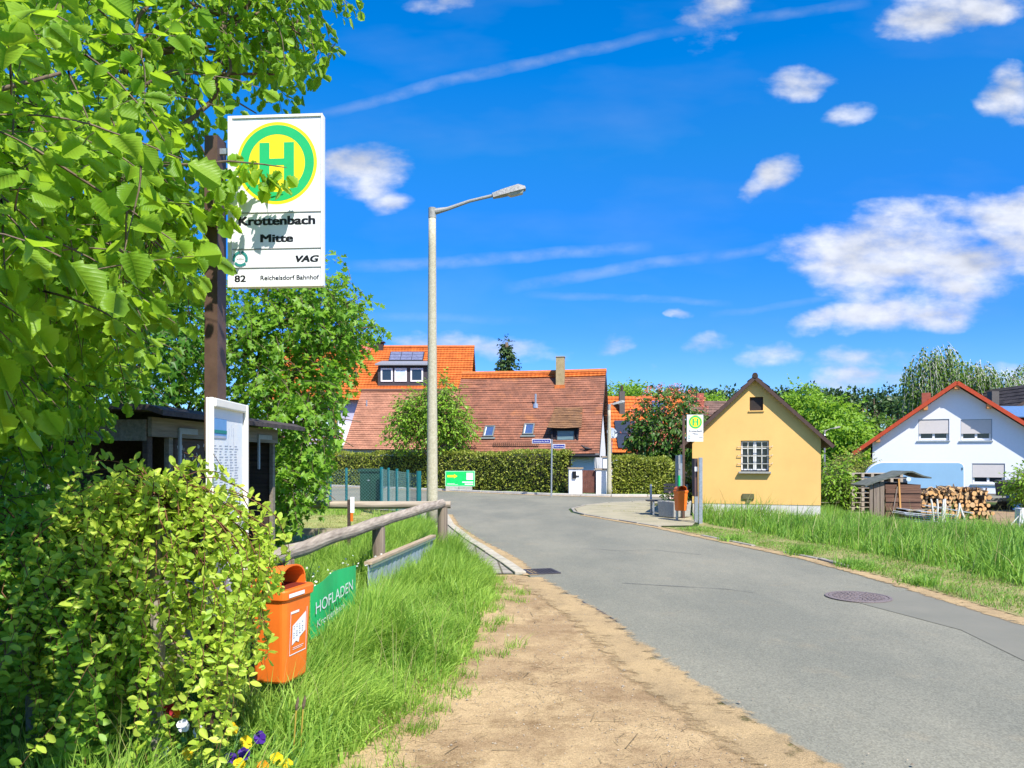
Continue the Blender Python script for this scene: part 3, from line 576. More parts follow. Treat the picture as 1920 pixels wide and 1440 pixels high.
# ------------------------------------------------------------------ bus stop signs
def bus_stop(ox, oy, W, Hh, zb, rz, pole_side, label, plab, detail, zpole=None, faded=1.0):
    """H sign: box ox..ox+W, plane facing the viewer, bottom at zb"""
    Mx = Matrix.Translation((ox, oy, 0)) @ Matrix.Rotation(rz, 4, 'Z')
    t = thing('bus_stop_sign', label, 'bus stop sign', (ox - W * .12, oy, 0))
    D = W * .085; zt = zb + Hh
    # steel post, an open channel section
    p = MB(Mx); px = -W * .198; pw = W * .14; pt = zt - Hh * (.1 if detail else .02); py = D * .4
    if detail:
        p.bb(px - pw / 2, px + pw / 2, py - .004, py + .004, -.02, pt); p.bb(px - pw / 2, px - pw / 2 + .008, py + .004, py + .1, -.02, pt); p.bb(px + pw / 2 - .008, px + pw / 2, py + .004, py + .1, -.02, pt)
        pass
    else: p.bb(px - pw / 2, px + pw / 2, py - pw / 3, py + pw / 3, 0, pt)
    obj('pole', p, M_STEELBR, t)
    for z in (zb + Hh * .12, zb + Hh * .80): br = MB(Mx); br.bb(px, .02, D * .45 + .02, D * .45 + .04, z, z + .03); obj('bracket', br, M_GALV, t)
    c = MB(Mx); c.bb(0, W, 0, D, zb, zt); sg = obj('sign_box', c, M_WHITE, t, bevel=W * .012)
    # aluminium frame with shallow dividers
    f = MB(Mx); e = W * .045; y0, y1 = -W * .014, -.0005; q = W * .004
    f.bb(0, e, y0, y1, zb, zt); f.bb(W - e * .35, W, y0, y1, zb, zt); f.bb(e + q, W - e * .35 - q, y0, y1, zt - e * .6, zt); f.bb(e + q, W - e * .35 - q, y0, y1, zb, zb + e * .6)
    x0, x1 = e, W - e * .35; zs = [zb + Hh * k for k in (.112, .222, .433)]
    obj('sign_frame', f, mat('ivory_frame', (.72, .71, .64), rough=.4, var=.08, scale=30), t)
    l = MB(Mx)
    for z in zs: l.bb(x0, x1, -.0035, -.0005, z - W * .004, z + W * .004)
    obj('divider', l, mat('grey_divider', (.2, .2, .18)), t)
    cx = (x0 + x1) / 2; cz = zb + Hh * .72; r = W * .425
    def plate(name, r0, r1, m, d):
        mb = MB(Mx)
        if r0: mb.disc((cx, -d, cz), r0, r1, 64)
        else: mb.disc((cx, -d, cz), 0, r1, 64)
        obj(name, mb, m, t)
    plate('yellow_disc', 0, r, M_YELP, .0006); plate('green_ring', r * .70, r * .925, M_GREENP, .0011)
    h = MB(Mx); hw = r * .43; hh = r * .50; s = r * .25; d = .0014
    h.quad((cx - hw, -d, cz - hh), (cx - hw + s, -d, cz - hh), (cx - hw + s, -d, cz + hh), (cx - hw, -d, cz + hh))
    h.quad((cx + hw - s, -d, cz - hh), (cx + hw, -d, cz - hh), (cx + hw, -d, cz + hh), (cx + hw - s, -d, cz + hh))
    h.quad((cx - hw + s, -d, cz - hh * .10), (cx + hw - s, -d, cz - hh * .10), (cx + hw - s, -d, cz + hh * .22), (cx - hw + s, -d, cz + hh * .22)); obj('letter_h', h, M_GREENP, t)
    def tx(s, x, z, w, hgt, **k):
        M = Mx @ face_frame((x, -.0008, z), (1, 0, 0), (0, 0, 1)); return text('lettering', s, M, width=w, height=hgt, m=k.pop('m', M_BLACK), parent=t, **k)
    tx('Krottenbach', cx, zb + Hh * .362, W * .80, Hh * .070, align='CENTER', strike=.045); tx('Mitte', cx, zb + Hh * .262, W * .335, Hh * .063, align='CENTER', strike=.045)
    tx('VAG', x1 - W * .03, zb + Hh * .143, W * .235, Hh * .052, align='RIGHT', strike=.05, shear=.22)
    tx('82', x0 + W * .025, zb + Hh * .032, W * .115, Hh * .054, strike=.03); tx('Reichelsdorf Bahnhof', x1 - W * .025, zb + Hh * .04, W * .615, Hh * .038, align='RIGHT', strike=.02)
    # green round emblem of three bent bars
    g = MB(Mx); gx, gz, gr_ = x0 + W * .085, zb + Hh * .166, W * .062; tw = W * .014
    for a0 in (200, 80, -40):
        pts = [(gr_ * 1.1 * math.cos(R(a0 - k * 15)) * (1 + .1 * (k == 0)), gr_ * 1.1 * math.sin(R(a0 - k * 15)) * (1 + .1 * (k == 0))) for k in range(8)]
        for (ax, az), (bx, bz) in zip(pts, pts[1:]):
            dx, dz = bx - ax, bz - az; ln = math.hypot(dx, dz) + 1e-9; nx, nz = -dz / ln * tw, dx / ln * tw
            g.quad((gx + ax - nx, -.003, gz + az - nz), (gx + bx - nx, -.003, gz + bz - nz), (gx + bx + nx, -.003, gz + bz + nz), (gx + ax + nx, -.003, gz + az + nz))
    obj('emblem', g, mat('teal_print', (.02, .22, .20)), t); tx('VGN', gx, gz - W * .013, W * .072, W * .028, align='CENTER', shear=.2)
    return t
bus_stop(-1.485, 4.02, .505, .895, 2.49, R(-4), -1, 'large bus stop sign with green and yellow H, leaves hanging over it, on brown post', None, True)
bus_stop(4.556, 20.0, .425, .70, 2.02, R(0), -1, 'small distant bus stop sign with green and yellow H before the yellow house', None, False)

# ------------------------------------------------------------------ timetable case on the near post
t = thing('timetable_case', 'tall white timetable display case behind the shrub beside the near brown post', 'display case', (-1.58, 4.2, 0), 0)
Mx = Matrix.Translation((-1.505, 3.80, 0)) @ Matrix.Rotation(R(3.2), 4, 'Z')      # local y runs along the case, +x is its front
b = MB(Mx); LN, Z0, Z1 = .62, .80, 1.90
b.bb(-.012, .0, 0, LN, Z0, Z1); obj('case_body', b, M_WHITE, t, bevel=.008)
f = MB(Mx); f.bb(.001, .026, 0, .022, Z0, Z1); f.bb(.001, .026, LN - .03, LN, Z0, Z1); f.bb(.001, .026, .046, LN - .046, Z1 - .045, Z1); f.bb(.001, .026, .046, LN - .046, 1.235, 1.275); f.bb(.001, .026, .046, LN - .046, Z0, Z0 + .04)
obj('case_frame', f, mat('cream_enamel', (.80, .78, .68), rough=.35, var=.04), t, bevel=.006)
p = MB(Mx); p.quad((.003, .05, 1.28), (.003, LN - .05, 1.28), (.003, LN - .05, 1.865), (.003, .05, 1.865)); obj('poster', p, mat('pale_paper', (.66, .74, .78), rough=.6, var=.08, scale=6, col2=(.8, .8, .76)), t)
hd = MB(Mx); hd.bb(.0035, .005, .07, .28, 1.70, 1.80); obj('poster_header', hd, mat('blue_print', (.13, .3, .55)), t)
hd = MB(Mx); hd.bb(.0055, .0065, .07, .28, 1.725, 1.742); obj('poster_header', hd, mat('teal_print', (.02, .22, .20)), t)
hd = MB(Mx); hd.bb(.0055, .0065, .075, .26, 1.70, 1.712)
for i in range(26):
    z = 1.66 - i * .0145
    for k in range(5):
        y = .075 + k * .085 + rnd.uniform(0, .01); hd.bb(.0035, .0045, y, y + rnd.uniform(.03, .07), z, z + .0035)
for i in range(14): y = .3 + rnd.uniform(0, .2); z = rnd.uniform(1.3, 1.8); hd.bb(.0035, .0045, y, y + .004, z, z + rnd.uniform(.02, .08))
obj('poster_print', hd, mat('pale_print', (.38, .42, .5)), t)
pn = MB(Mx); pn.quad((.003, .05, .805), (.003, LN - .05, .805), (.003, LN - .05, 1.23), (.003, .05, 1.23)); obj('lower_panel', pn, M_WHITE, t)

# ------------------------------------------------------------------ orange litter bins
def bin_(x, y, z0, h, w, d, rz, label, sticker=True, post=None):
    t = thing('litter_bin', label, 'litter bin', (x, y, 0), 0)
    Mx = Matrix.Translation((x, y, 0)) @ Matrix.Rotation(rz, 4, 'Z')     # +x is the bin's front
    def ring(s, z, xo=0, rad=.3, n=5):
        out = []; a, b_ = d / 2 * s, w / 2 * s; r = rad * min(a, b_)
        for cx, cy, a0 in ((a - r, b_ - r, 0), (-a + r, b_ - r, 90), (-a + r, -b_ + r, 180), (a - r, -b_ + r, 270)):
            for k in range(n): th = R(a0 + 90 * k / (n - 1)); out.append((cx + r * math.cos(th) + xo, cy + r * math.sin(th), z))
        return out
    def loft(mb, rings, cap=(True, True)):
        n = len(rings[0]); vs = [p for r_ in rings for p in r_]; fs = [(i * n + k, i * n + (k + 1) % n, (i + 1) * n + (k + 1) % n, (i + 1) * n + k) for i in range(len(rings) - 1) for k in range(n)]
        if cap[0]: fs.append(tuple(range(n))[::-1])
        if cap[1]: fs.append(tuple((len(rings) - 1) * n + k for k in range(n)))
        mb.add(vs, fs)
    zr = z0 + h * .80
    b = MB(Mx); loft(b, [ring(.74, z0), ring(.78, z0 + .012), ring(.93, zr - h * .07)]); obj('bin_body', b, M_ORANGE, t, smooth=False)
    c = MB(Mx); loft(c, [ring(.94, zr - h * .08), ring(1.02, zr - h * .065), ring(1.04, zr), ring(1.0, zr + .01)]); obj('rim', c, M_ORANGE, t)
    # arched hood open to the front
    hd = MB(Mx); n = 12; a, bw = d * .42, w * .43; hz = h * .20; vs = []; th = .012
    for xo in (-a, a * .75):
        for rr in (1, .93):
            for k in range(n + 1):
                tt = math.pi * k / n; sc_ = .8 if xo < 0 else 1; vs.append((xo, bw * rr * math.cos(tt), zr + .008 + hz * sc_ * rr * max(0, math.sin(tt)) ** .6))
    m1 = n + 1
    for k in range(n):
        A, B, C_, D_ = k, k + m1, k + 2 * m1, k + 3 * m1
        hd_f = [(A, A + 1, C_ + 1, C_), (B + 1, B, D_, D_ + 1), (C_, C_ + 1, D_ + 1, D_)]
        hd.f += [[i for i in f_] for f_ in hd_f]
    hd.v = [Mx @ Vector(p) for p in vs]; hd.f.append(list(range(m1)))
    obj('hood', hd, M_ORANGE, t)
    ins = MB(Mx); ins.box((0, 0, zr + .0115), (d * .74, w * .76, .003)); obj('opening', ins, mat('bin_mouth_shade', (.16, .02, .008)), t)  # flat sheet under the hood; dark colour stands in for the shaded hollow
    if sticker:
        # framed white decal on the front face; the face leans with the body's taper
        def fp(u, v, o=.0025): s = .78 + (.93 - .78) * v; return (d / 2 * s + o, u * w * .78, z0 + .012 + v * (zr - h * .07 - z0 - .012))
        def q(mb, u0, u1, v0, v1, o=.0025): mb.quad(fp(u0, v0, o), fp(u1, v0, o), fp(u1, v1, o), fp(u0, v1, o))
        s = MB(Mx); U, V0, V1 = .36, .30, .84; e = .015
        q(s, -U, -U + e, V0, V1); q(s, U - e, U, V0, V1); q(s, -U + e, U - e, V0, V0 + .012); q(s, -U + e, 0.0, V1 - .03, V1)
        q(s, -.22, .2, .36, .367); q(s, -.22, .24, .38, .387); obj('decal_frame', s, M_WHITE, t)
        s = MB(Mx); o = .0035; s.add([fp(u, v, o) for u, v in ((-.27, .66), (.30, .79), (.30, .55), (.05, .49), (.02, .43), (-.10, .46), (-.27, .42))], [tuple(range(7))]); obj('decal_bubble', s, M_WHITE, t)
        s = MB(Mx)
        for i in range(6):
            for k in range(4):
                if rnd.random() < .8: u = -.22 + k * .12; v = .64 - i * .028 + k * .018; q(s, u, u + rnd.uniform(.02, .07), v, v + .012, .0045)
        obj('decal_lettering', s, mat('grey_print', (.12, .14, .22)), t)
        s = MB(Mx); s.quad((d * .525, -w * .42, zr - .035), (d * .525, w * .1, zr - .035), (d * .525, w * .1, zr - .012), (d * .525, -w * .42, zr - .012)); obj('rim_sticker', s, M_WHITE, t)
    if post is not None:
        p = MB(Mx); p.box((-d / 2 - .035, 0, (z0 + h * .85) / 2 + post / 2), (.05, .05, z0 + h * .85 - post)); obj('post', p, M_GALV, t)
    return t
bin_(-1.42, 4.72, .25, .69, .35, .27, R(-14), 'large orange plastic litter bin with a white decal, beside the near post', True, 0.0)
bin_(4.24, 19.3, .27, .62, .30, .27, R(-70), 'small orange litter bin beside the concrete planter at the far stop', False, 0.0)

# ------------------------------------------------------------------ rail fence, plank, banner, marker post
M_RAIL = woodmat('weathered_rail', (.20, .16, .12), (.46, .39, .30), 'Y', 2.2)
M_RAILX = woodmat('weathered_rail_cross', (.22, .18, .13), (.46, .39, .30), 'X', 2.2)
M_POST = woodmat('weathered_post', (.12, .09, .065), (.32, .26, .19), 'Z', 2.2)
t = thing('rail_fence', 'weathered round timber rail fence along the grass bank, turning at the tall lamp', 'fence', (-2, 6.9, 0))
F = [(-2.62, 1.6, .68), (-2.33, 4.1, .70), (-2.02, 6.85, .75), (-1.66, 9.4, .80), (-1.13, 12.45, .855)]
for i, (a, b) in enumerate(zip(F, F[1:])):
    mb = MB(); a, b = Vector(a), Vector(b); pts = [a.lerp(b, k / 6) + Vector((rnd.gauss(0, .006), 0, rnd.gauss(0, .006))) for k in range(7)]; mb.tube(pts, [.075 - .002 * i + rnd.uniform(-.004, .004) for _ in pts], 14); obj('rail', mb, M_RAIL, t, smooth=False)
mb = MB(); mb.tube([(-1.0, 12.55, .83), (-2.3, 12.6, .82), (-3.7, 12.7, .83), (-6.0, 12.9, .82)], [.06, .065, .068, .07], 14); obj('rail', mb, M_RAILX, t)
for x, y, z in [(-2.42, 3.35, .62), (-2.02, 6.85, .69), (-1.65, 9.5, .74), (-1.12, 12.4, .79), (-3.7, 12.7, .77), (-2.2, 5.1, .66)]:
    mb = MB(); mb.tube([(x, y, -.1), (x, y, z)], [.085, .08], 10); obj('fence_post', mb, M_POST, t)
# loose low plank screen with galvanised sheet below the rail
t = thing('metal_edging', 'low galvanised sheet edging with a wooden top strip in the grass under the rail', 'edging', (-1.4, 9.5, 0))
a, b = Vector((-1.50, 8.0, .48)), Vector((-1.17, 11.4, .42))
mb = MB(); mb.beam(a + Vector((0, 0, .02)), b + Vector((0, 0, .02)), .085, .03); obj('top_strip', mb, woodmat('tan_wood', (.33, .24, .15), (.48, .38, .26), 'Y'), t)
mb = MB()
for i in range(34):
    p, q = a.lerp(b, i / 34), a.lerp(b, (i + 1) / 34); off = .012 if i % 2 else 0; mb.quad((p.x + off, p.y, .02), (q.x + .012 - off, q.y, .02), (q.x + .012 - off, q.y, q.z), (p.x + off, p.y, p.z))
o = obj('metal_sheet', mb, mat('blue_grey_sheet', (.36, .42, .5), rough=.45, metal=.3, var=.25, scale=8), t); sm = o.modifiers.new('thick', 'SOLIDIFY'); sm.thickness = .003
mb = MB(); mb.beam(a + Vector((.03, 0, -.012)), b + Vector((.03, 0, -.012)), .012, .03); obj('edge_rail', mb, M_GALV, t)
t = thing('banner', 'green printed banner with white lettering half sunk in the tall grass behind the orange bin', 'banner', (-1.5, 6.4, 0))
A, B = Vector((-1.50, 5.72, 0)), Vector((-1.44, 7.05, 0)); mb = MB(); n = 10
zt = lambda f: .625 + .03 * math.sin(f * 3.14) - .01 * f
for i in range(n):
    f0, f1 = i / n, (i + 1) / n; p, q = A.lerp(B, f0), A.lerp(B, f1); w0, w1 = .018 * math.sin(f0 * 9), .018 * math.sin(f1 * 9)
    mb.quad((p.x + w0, p.y, .24), (q.x + w1, q.y, .24), (q.x + w1, q.y, zt(f1)), (p.x + w0, p.y, zt(f0)))
o = obj('banner_cloth', mb, M_GREENP, t); sm = o.modifiers.new('thick', 'SOLIDIFY'); sm.thickness = .002; sm.offset = -1
dr = (B - A).normalized(); M = face_frame((A.x + .024, A.y + .06, .42), dr, (0, 0, 1)); text('lettering', 'HOFLADEN', M, width=1.1, height=.13, m=M_WHITE, parent=t)
M = face_frame((A.x + .024, A.y + .10, .31), dr, (0, 0, 1)); text('lettering', 'Krottenbach', M, width=.8, height=.08, m=M_WHITE, parent=t)
t = thing('marker_post', 'thin dark stake with a white and orange plate behind the rail', 'marker post', (-2.47, 11.7, 0))
mb = MB(); mb.bb(-2.51, -2.465, 11.7, 11.74, 0, .96); obj('stake', mb, M_DKWOOD, t)
mb = MB(); mb.bb(-2.462, -2.40, 11.69, 11.70, .76, 1.0); obj('white_plate', mb, M_WHITE, t)
mb = MB(); mb.bb(-2.458, -2.42, 11.69, 11.70, .63, .757); obj('orange_plate', mb, M_ORANGE, t)
t = thing('plank_barrier', 'low grey timber plank with thin wires below on the lawn behind the rail', 'barrier', (-4, 14.6, 0))
mb = MB(); mb.bb(-5.6, -3.25, 14.6, 14.65, .12, .25); obj('plank', mb, M_RAILX, t)
mb = MB()
for i in range(26): mb.bb(-5.5 + i * .085, -5.494 + i * .085, 14.62, 14.626, -.01, .12)
mb.bb(-5.55, -3.3, 14.623, 14.629, .02, .026); obj('wire_screen', mb, M_GALV, t)

# ------------------------------------------------------------------ street lamps
def lamp(x, y, H, r0, r1, arm, label, head=.75, conc=True, dirx=1, hz=0):
    t = thing('street_lamp', label, 'street lamp', (x, y, 0))
    mp_ = mat('lamp_concrete', (.36, .33, .22), rough=.9, var=.3, scale=22, bump=.5, bscale=90, col2=(.52, .49, .36)) if conc else M_GALV
    mb = MB(); mb.tube([(x, y, -.05 + H * k / 10) for k in range(11)], [r0 + (r1 - r0) * k / 10 for k in range(11)], 20); obj('pole', mb, mp_, t, smooth=True)
    mc = mat('pale_casting', (.30, .30, .27), rough=.7, var=.3, scale=30, bump=.3)
    mb = MB(); mb.tube([(x, y, H - .12), (x, y, H + .12)], [r1 * 1.08, r1 * 1.05], 16); ex, ez = x + dirx * arm, H + .1 + arm * .22
    mb.tube([(x + dirx * r1 * .5, y, H + .03), (x + dirx * arm * .25, y, H + .1), (x + dirx * arm * .6, y, H + .12 + arm * .11), (ex, y, ez)], [r1 * .9, r1 * .52, r1 * .42, r1 * .42], 10); obj('arm', mb, mc, t, smooth=False)
    M = Matrix.Translation((ex, y, ez)) @ Matrix.Rotation(-R(14) * dirx, 4, 'Y'); h = head; hw = h * .16
    def oct(xx, w, z0, z1): return [(dirx * xx, -w, z0), (dirx * xx, w, z0), (dirx * xx, w * .75, z1), (dirx * xx, -w * .75, z1)]
    mb = MB(M); rg = [oct(-.05 * h, hw * .6, -.08 * h, .06 * h), oct(.25 * h, hw * .95, -.085 * h, .09 * h), oct(.8 * h, hw * 1.1, -.085 * h, .12 * h), oct(h, hw * .8, -.07 * h, .02 * h)]
    vs = [p for r_ in rg for p in r_]; fs = [(i * 4 + k, i * 4 + (k + 1) % 4, (i + 1) * 4 + (k + 1) % 4, (i + 1) * 4 + k) for i in range(3) for k in range(4)] + [(3, 2, 1, 0), (12, 13, 14, 15)]
    mb.add(vs, fs); obj('lamp_head', mb, mat('speckled_housing', (.12, .12, .11), rough=.7, col2=(.5, .5, .47), scale=45, bump=.3), t)
    mb = MB(M); vs = [(dirx * a * h, s_ * hw * k, z * h) for a, k, z in ((.42, .8, -.087), (.93, .8, -.087), (.5, .6, -.17), (.88, .6, -.17)) for s_ in (-1, 1)]
    mb.add(vs, [(0, 1, 3, 2), (4, 6, 7, 5), (0, 2, 6, 4), (1, 5, 7, 3), (0, 4, 5, 1), (2, 3, 7, 6)]); obj('lamp_cover', mb, mat('frosted_cover', (.45, .47, .4), rough=.25, var=.15), t)
    return t
lamp(-1.87, 18, 7.33, .135, .085, 1.45, 'tall concrete street lamp with a single arm beside the left kerb')
lamp(4.08, 32.25, 3.72, .11, .06, .16, 'short pale lamp post in front of the white pillar of the brown gate', head=.5)
lamp(17.1, 42, 3.0, .05, .04, .5, 'thin grey lamp post seen between the yellow house and the white house', head=.35, conc=False)

# ------------------------------------------------------------------ roofs
def roof_plane(mb, e0, e1, r1, r0, courses, lip=.03, uvs=1.0):
    """tile courses from the eave e0-e1 up to the ridge r0-r1, each course stepping over the one below"""
    e0, e1, r1, r0 = map(Vector, (e0, e1, r1, r0)); n = (e1 - e0).cross(r0 - e0).normalized()
    if n.z < 0: n = -n
    Lu = (e1 - e0).length; Lv = (r0 - e0).length; jag = .0
    for i in range(courses):
        f0, f1 = i / courses, (i + 1) / courses; ov = .12 / courses
        a, b = e0.lerp(r0, max(0, f0 - ov * 0)), e1.lerp(r1, max(0, f0)); c, d = e1.lerp(r1, f1), e0.lerp(r0, f1)
        wob = Vector((0, 0, 0)); up = n * lip; K = max(4, int(Lu / .9)); base = len(mb.v)
        sag = [n * (-.03 * math.sin(math.pi * k / K) * uvs + rnd.gauss(0, .006)) for k in range(K + 1)]
        for k in range(K):
            g0, g1 = k / K, (k + 1) / K; s0, s1 = sag[k], sag[k + 1]
            A, B = a.lerp(b, g0) + up + s0, a.lerp(b, g1) + up + s1; C_, D_ = d.lerp(c, g1) + s1, d.lerp(c, g0) + s0
            A0, B0 = A - up * 1.3, B - up * 1.3
            mb.quad(A, B, C_, D_, uv=[(g0 * Lu, f0 * Lv), (g1 * Lu, f0 * Lv), (g1 * Lu, f1 * Lv), (g0 * Lu, f1 * Lv)])
            mb.quad(A0, B0, B, A, uv=[(g0 * Lu, f0 * Lv), (g1 * Lu, f0 * Lv), (g1 * Lu, f0 * Lv + .01), (g0 * Lu, f0 * Lv + .01)])
T_OLD = tilemat('old_clay_tiles', (.33, .138, .08), (.235, .105, .066), (.12, .055, .035), .18, .165, patch=(.42, .17, .07))
T_BARN = tilemat('barn_clay_tiles', (.44, .21, .125), (.35, .165, .10), (.16, .075, .05), .18, .17)
T_NEW = tilemat('orange_pantiles', (.60, .16, .032), (.50, .13, .028), (.30, .06, .012), .22, .34, bumpwave=.6)
T_RIDGE = mat('orange_ridge_tile', (.55, .16, .04), var=.3, scale=6, rough=.8)
T_DARK = tilemat('dark_tiles', (.06, .05, .05), (.035, .03, .03), (.02, .02, .02), .3, .33, bumpwave=.5)
T_RED = tilemat('red_pantiles', (.5, .09, .03), (.4, .07, .025), (.2, .04, .02), .22, .34, bumpwave=.6)
T_BROWN = tilemat('brown_tiles', (.2, .12, .09), (.14, .09, .07), (.06, .04, .03), .2, .3)
def frame(x, y, deg): return Matrix.Translation((x, y, 0)) @ Matrix.Rotation(R(deg), 4, 'Z')
def window(parent, Mx, x0, x1, y, z0, z1, fw=.06, mull=1, fm=None, gm=None, bars=0, name='window', depth=.05):
    f = MB(Mx); fm = fm or M_FRAMEW
    f.bb(x0, x0 + fw, y - depth, y, z0, z1); f.bb(x1 - fw, x1, y - depth, y, z0, z1); f.bb(x0 + fw, x1 - fw, y - depth, y, z1 - fw, z1); f.bb(x0 + fw, x1 - fw, y - depth, y, z0, z0 + fw)
    for k in range(mull): xm = x0 + (x1 - x0) * (k + 1) / (mull + 1); f.bb(xm - fw * .5, xm + fw * .5, y - depth, y, z0 + fw, z1 - fw)
    w = obj(name, f, fm, parent); g = MB(Mx); g.quad((x0 + fw * .5, y - depth * .4, z0 + fw * .5), (x1 - fw * .5, y - depth * .4, z0 + fw * .5), (x1 - fw * .5, y - depth * .4, z1 - fw * .5), (x0 + fw * .5, y - depth * .4, z1 - fw * .5)); obj('pane', g, gm or M_GLASS, w); return w
def dish(parent_name, label, c, r, nrm, m, pole_to=None, cat='satellite dish'):
    c = Vector(c); t = thing('satellite_dish', label, cat, tuple(pole_to or c)); n = Vector(nrm).normalized(); M = Matrix.Translation(c) @ n.to_track_quat('Z', 'Y').to_matrix().to_4x4()
    mb = MB(M); mb.lathe((0, 0, 0), [(.001, -r * .22), (r * .5, -r * .16), (r * .85, -r * .05), (r, 0), (r * .99, .006), (r * .84, -r * .03), (r * .5, -r * .14), (.001, -r * .2)], 24); obj('reflector', mb, m, t, smooth=True)
    mb = MB(M); mb.tube([(0, -r, 0), (0, -r * .2, r * .9)], .012, 6); mb.box((0, -r * .15, r * .95), (.06, .06, .1)); obj('feed_arm', mb, M_GALV, t)
    if pole_to: mb = MB(); mb.tube([pole_to, c + Vector((0, .03, -r * .1))], .022, 8); obj('mast', mb, M_GALV, t)
    return t

# ---- old farmhouse with the big clay roof
Mo = Matrix.Translation((4.37, 38.4, -.1)) @ Matrix.Rotation(R(-11), 4, 'Z') @ Matrix.Scale(1.067, 4); th_ = thing('old_house', 'low white farmhouse with a huge brown clay tile roof, skylights and a dark dormer', 'house', (1, 38, 0), R(-11))
XL = -7.75; ROFF = (0, 4.3)
rp = MB(Mo); roof_plane(rp, (XL, 0, 1.78), (0, 0, 1.78), (0, 4.3, 6.1), (XL, 4.3, 6.1), 36); rf = obj('roof', rp, T_OLD, th_)
rp = MB(Mo); roof_plane(rp, (0, 8.6, 1.78), (XL, 8.6, 1.78), (XL, 4.3, 6.1), (0, 4.3, 6.1), 20); obj('roof', rp, T_OLD, th_)
w = MB(Mo); w.prism([(-.28, .55, 0), (-.28, 8.0, 0), (-.28, 8.0, 2.0), (-.28, 4.3, 5.9), (-.28, .55, 2.1)], (0, 0, 0), (XL + .5, 0, 0)); obj('wall', w, M_PLASTER, th_)
mb = MB(Mo); mb.tube([(XL - .02, 4.3, 6.13), (XL * .5, 4.3, 6.10), (.03, 4.3, 6.13)], .13, 8); mb2 = obj('ridge', mb, T_RIDGE, rf)
mb = MB(Mo); roof_plane(mb, (XL, 4.0, 5.84), (0, 4.0, 5.84), (0, 4.28, 6.12), (XL, 4.28, 6.12), 2, lip=.05); obj('ridge_course', mb, T_NEW, rf)
mb = MB(Mo); mb.beam((.0, -.02, 1.68), (0, 4.3, 6.0), .03, .16); mb.beam((.0, 8.6, 1.68), (0, 4.3, 6.0), .03, .16); obj('verge_board', mb, M_DKWOOD, th_)
mb = MB(Mo); mb.tube([(XL, -.08, 1.70), (.02, -.08, 1.68)], .07, 8); mb.bb(XL, -.0, .0, .5, 1.60, 1.64); obj('gutter', mb, mat('black_gutter', (.02, .02, .022), rough=.4), th_)
mb = MB(Mo); cx = -2.32; mb.bb(cx - .21, cx + .21, 3.5, 3.95, 5.1, 6.82); ch = obj('chimney', mb, mat('old_render', (.30, .24, .12), rough=.95, col2=(.42, .33, .18), scale=4, bump=.4), rf)
mb = MB(Mo); mb.bb(cx - .24, cx + .24, 3.47, 3.98, 6.823, 6.86); obj('chimney_cap', mb, M_CONC, ch)
mb = MB(Mo); mb.bb(cx - .27, cx + .27, 3.38, 3.48, 5.0, 5.36); obj('flashing', mb, T_RIDGE, ch)
def zr(y): return 1.78 + (6.1 - 1.78) / 4.3 * y
sl = math.atan2(4.32, 4.3)
def on_roof(x, y, off=.03): return Mo @ Matrix.Translation((x, y, zr(y) + off)) @ Matrix.Rotation(sl, 4, 'X')
for (x, y, lab) in ((-5.52, 1.02, None), (-3.55, 1.12, None)):
    Ms = on_roof(x, y, .06); f = MB(Ms); a, b = .26, .38
    f.bb(-a, -a + .06, -b, b, 0, .08); f.bb(a - .06, a, -b, b, 0, .08); f.bb(-a + .06, a - .06, b - .06, b, 0, .08); f.bb(-a + .06, a - .06, -b, -b + .06, 0, .08); f.bb(-a - .1, a + .1, -b - .12, -b - .01, -.02, .015)
    s = obj('skylight', f, mat('grey_flashing', (.16, .18, .17), rough=.5), rf); g = MB(Ms); g.quad((-a + .03, -b + .03, .05), (a - .03, -b + .03, .05), (a - .03, b - .03, .05), (-a + .03, b - .03, .05)); obj('pane', g, mat('sky_glass', (.05, .09, .2), rough=.08, spec=.8), s)
    g = MB(Ms); g.bb(-a + .065, -a + .10, -b + .08, b - .08, .055, .06); obj('blind', g, M_WHITE, s)
Ms = on_roof(-3.42, 2.42, 0); p = MB(Mo); b_ = (-3.42, 2.42, zr(2.42)); p.tube([(b_[0], b_[1], b_[2] - .1), (b_[0], b_[1], b_[2] + .12), (b_[0], b_[1], b_[2] + .14), (b_[0], b_[1], b_[2] + .62)], [.15, .12, .055, .055], 10); obj('vent_pipe', p, M_GALV, rf)
g = MB(Mo)
for (xa, xb) in ((-5.15, -2.95),):
    for k in range(23): x = xa + (xb - xa) * k / 22; y = .32; g.bb(x - .012, x + .012, y - .02, y, zr(y) + .02, zr(y) + .22)
    for dz in (.05, .13, .21): g.bb(xa, xb, .295, .315, zr(.32) + dz - .01, zr(.32) + dz + .01)
obj('snow_guard', g, mat('rusty_iron', (.10, .055, .035), rough=.8), rf)
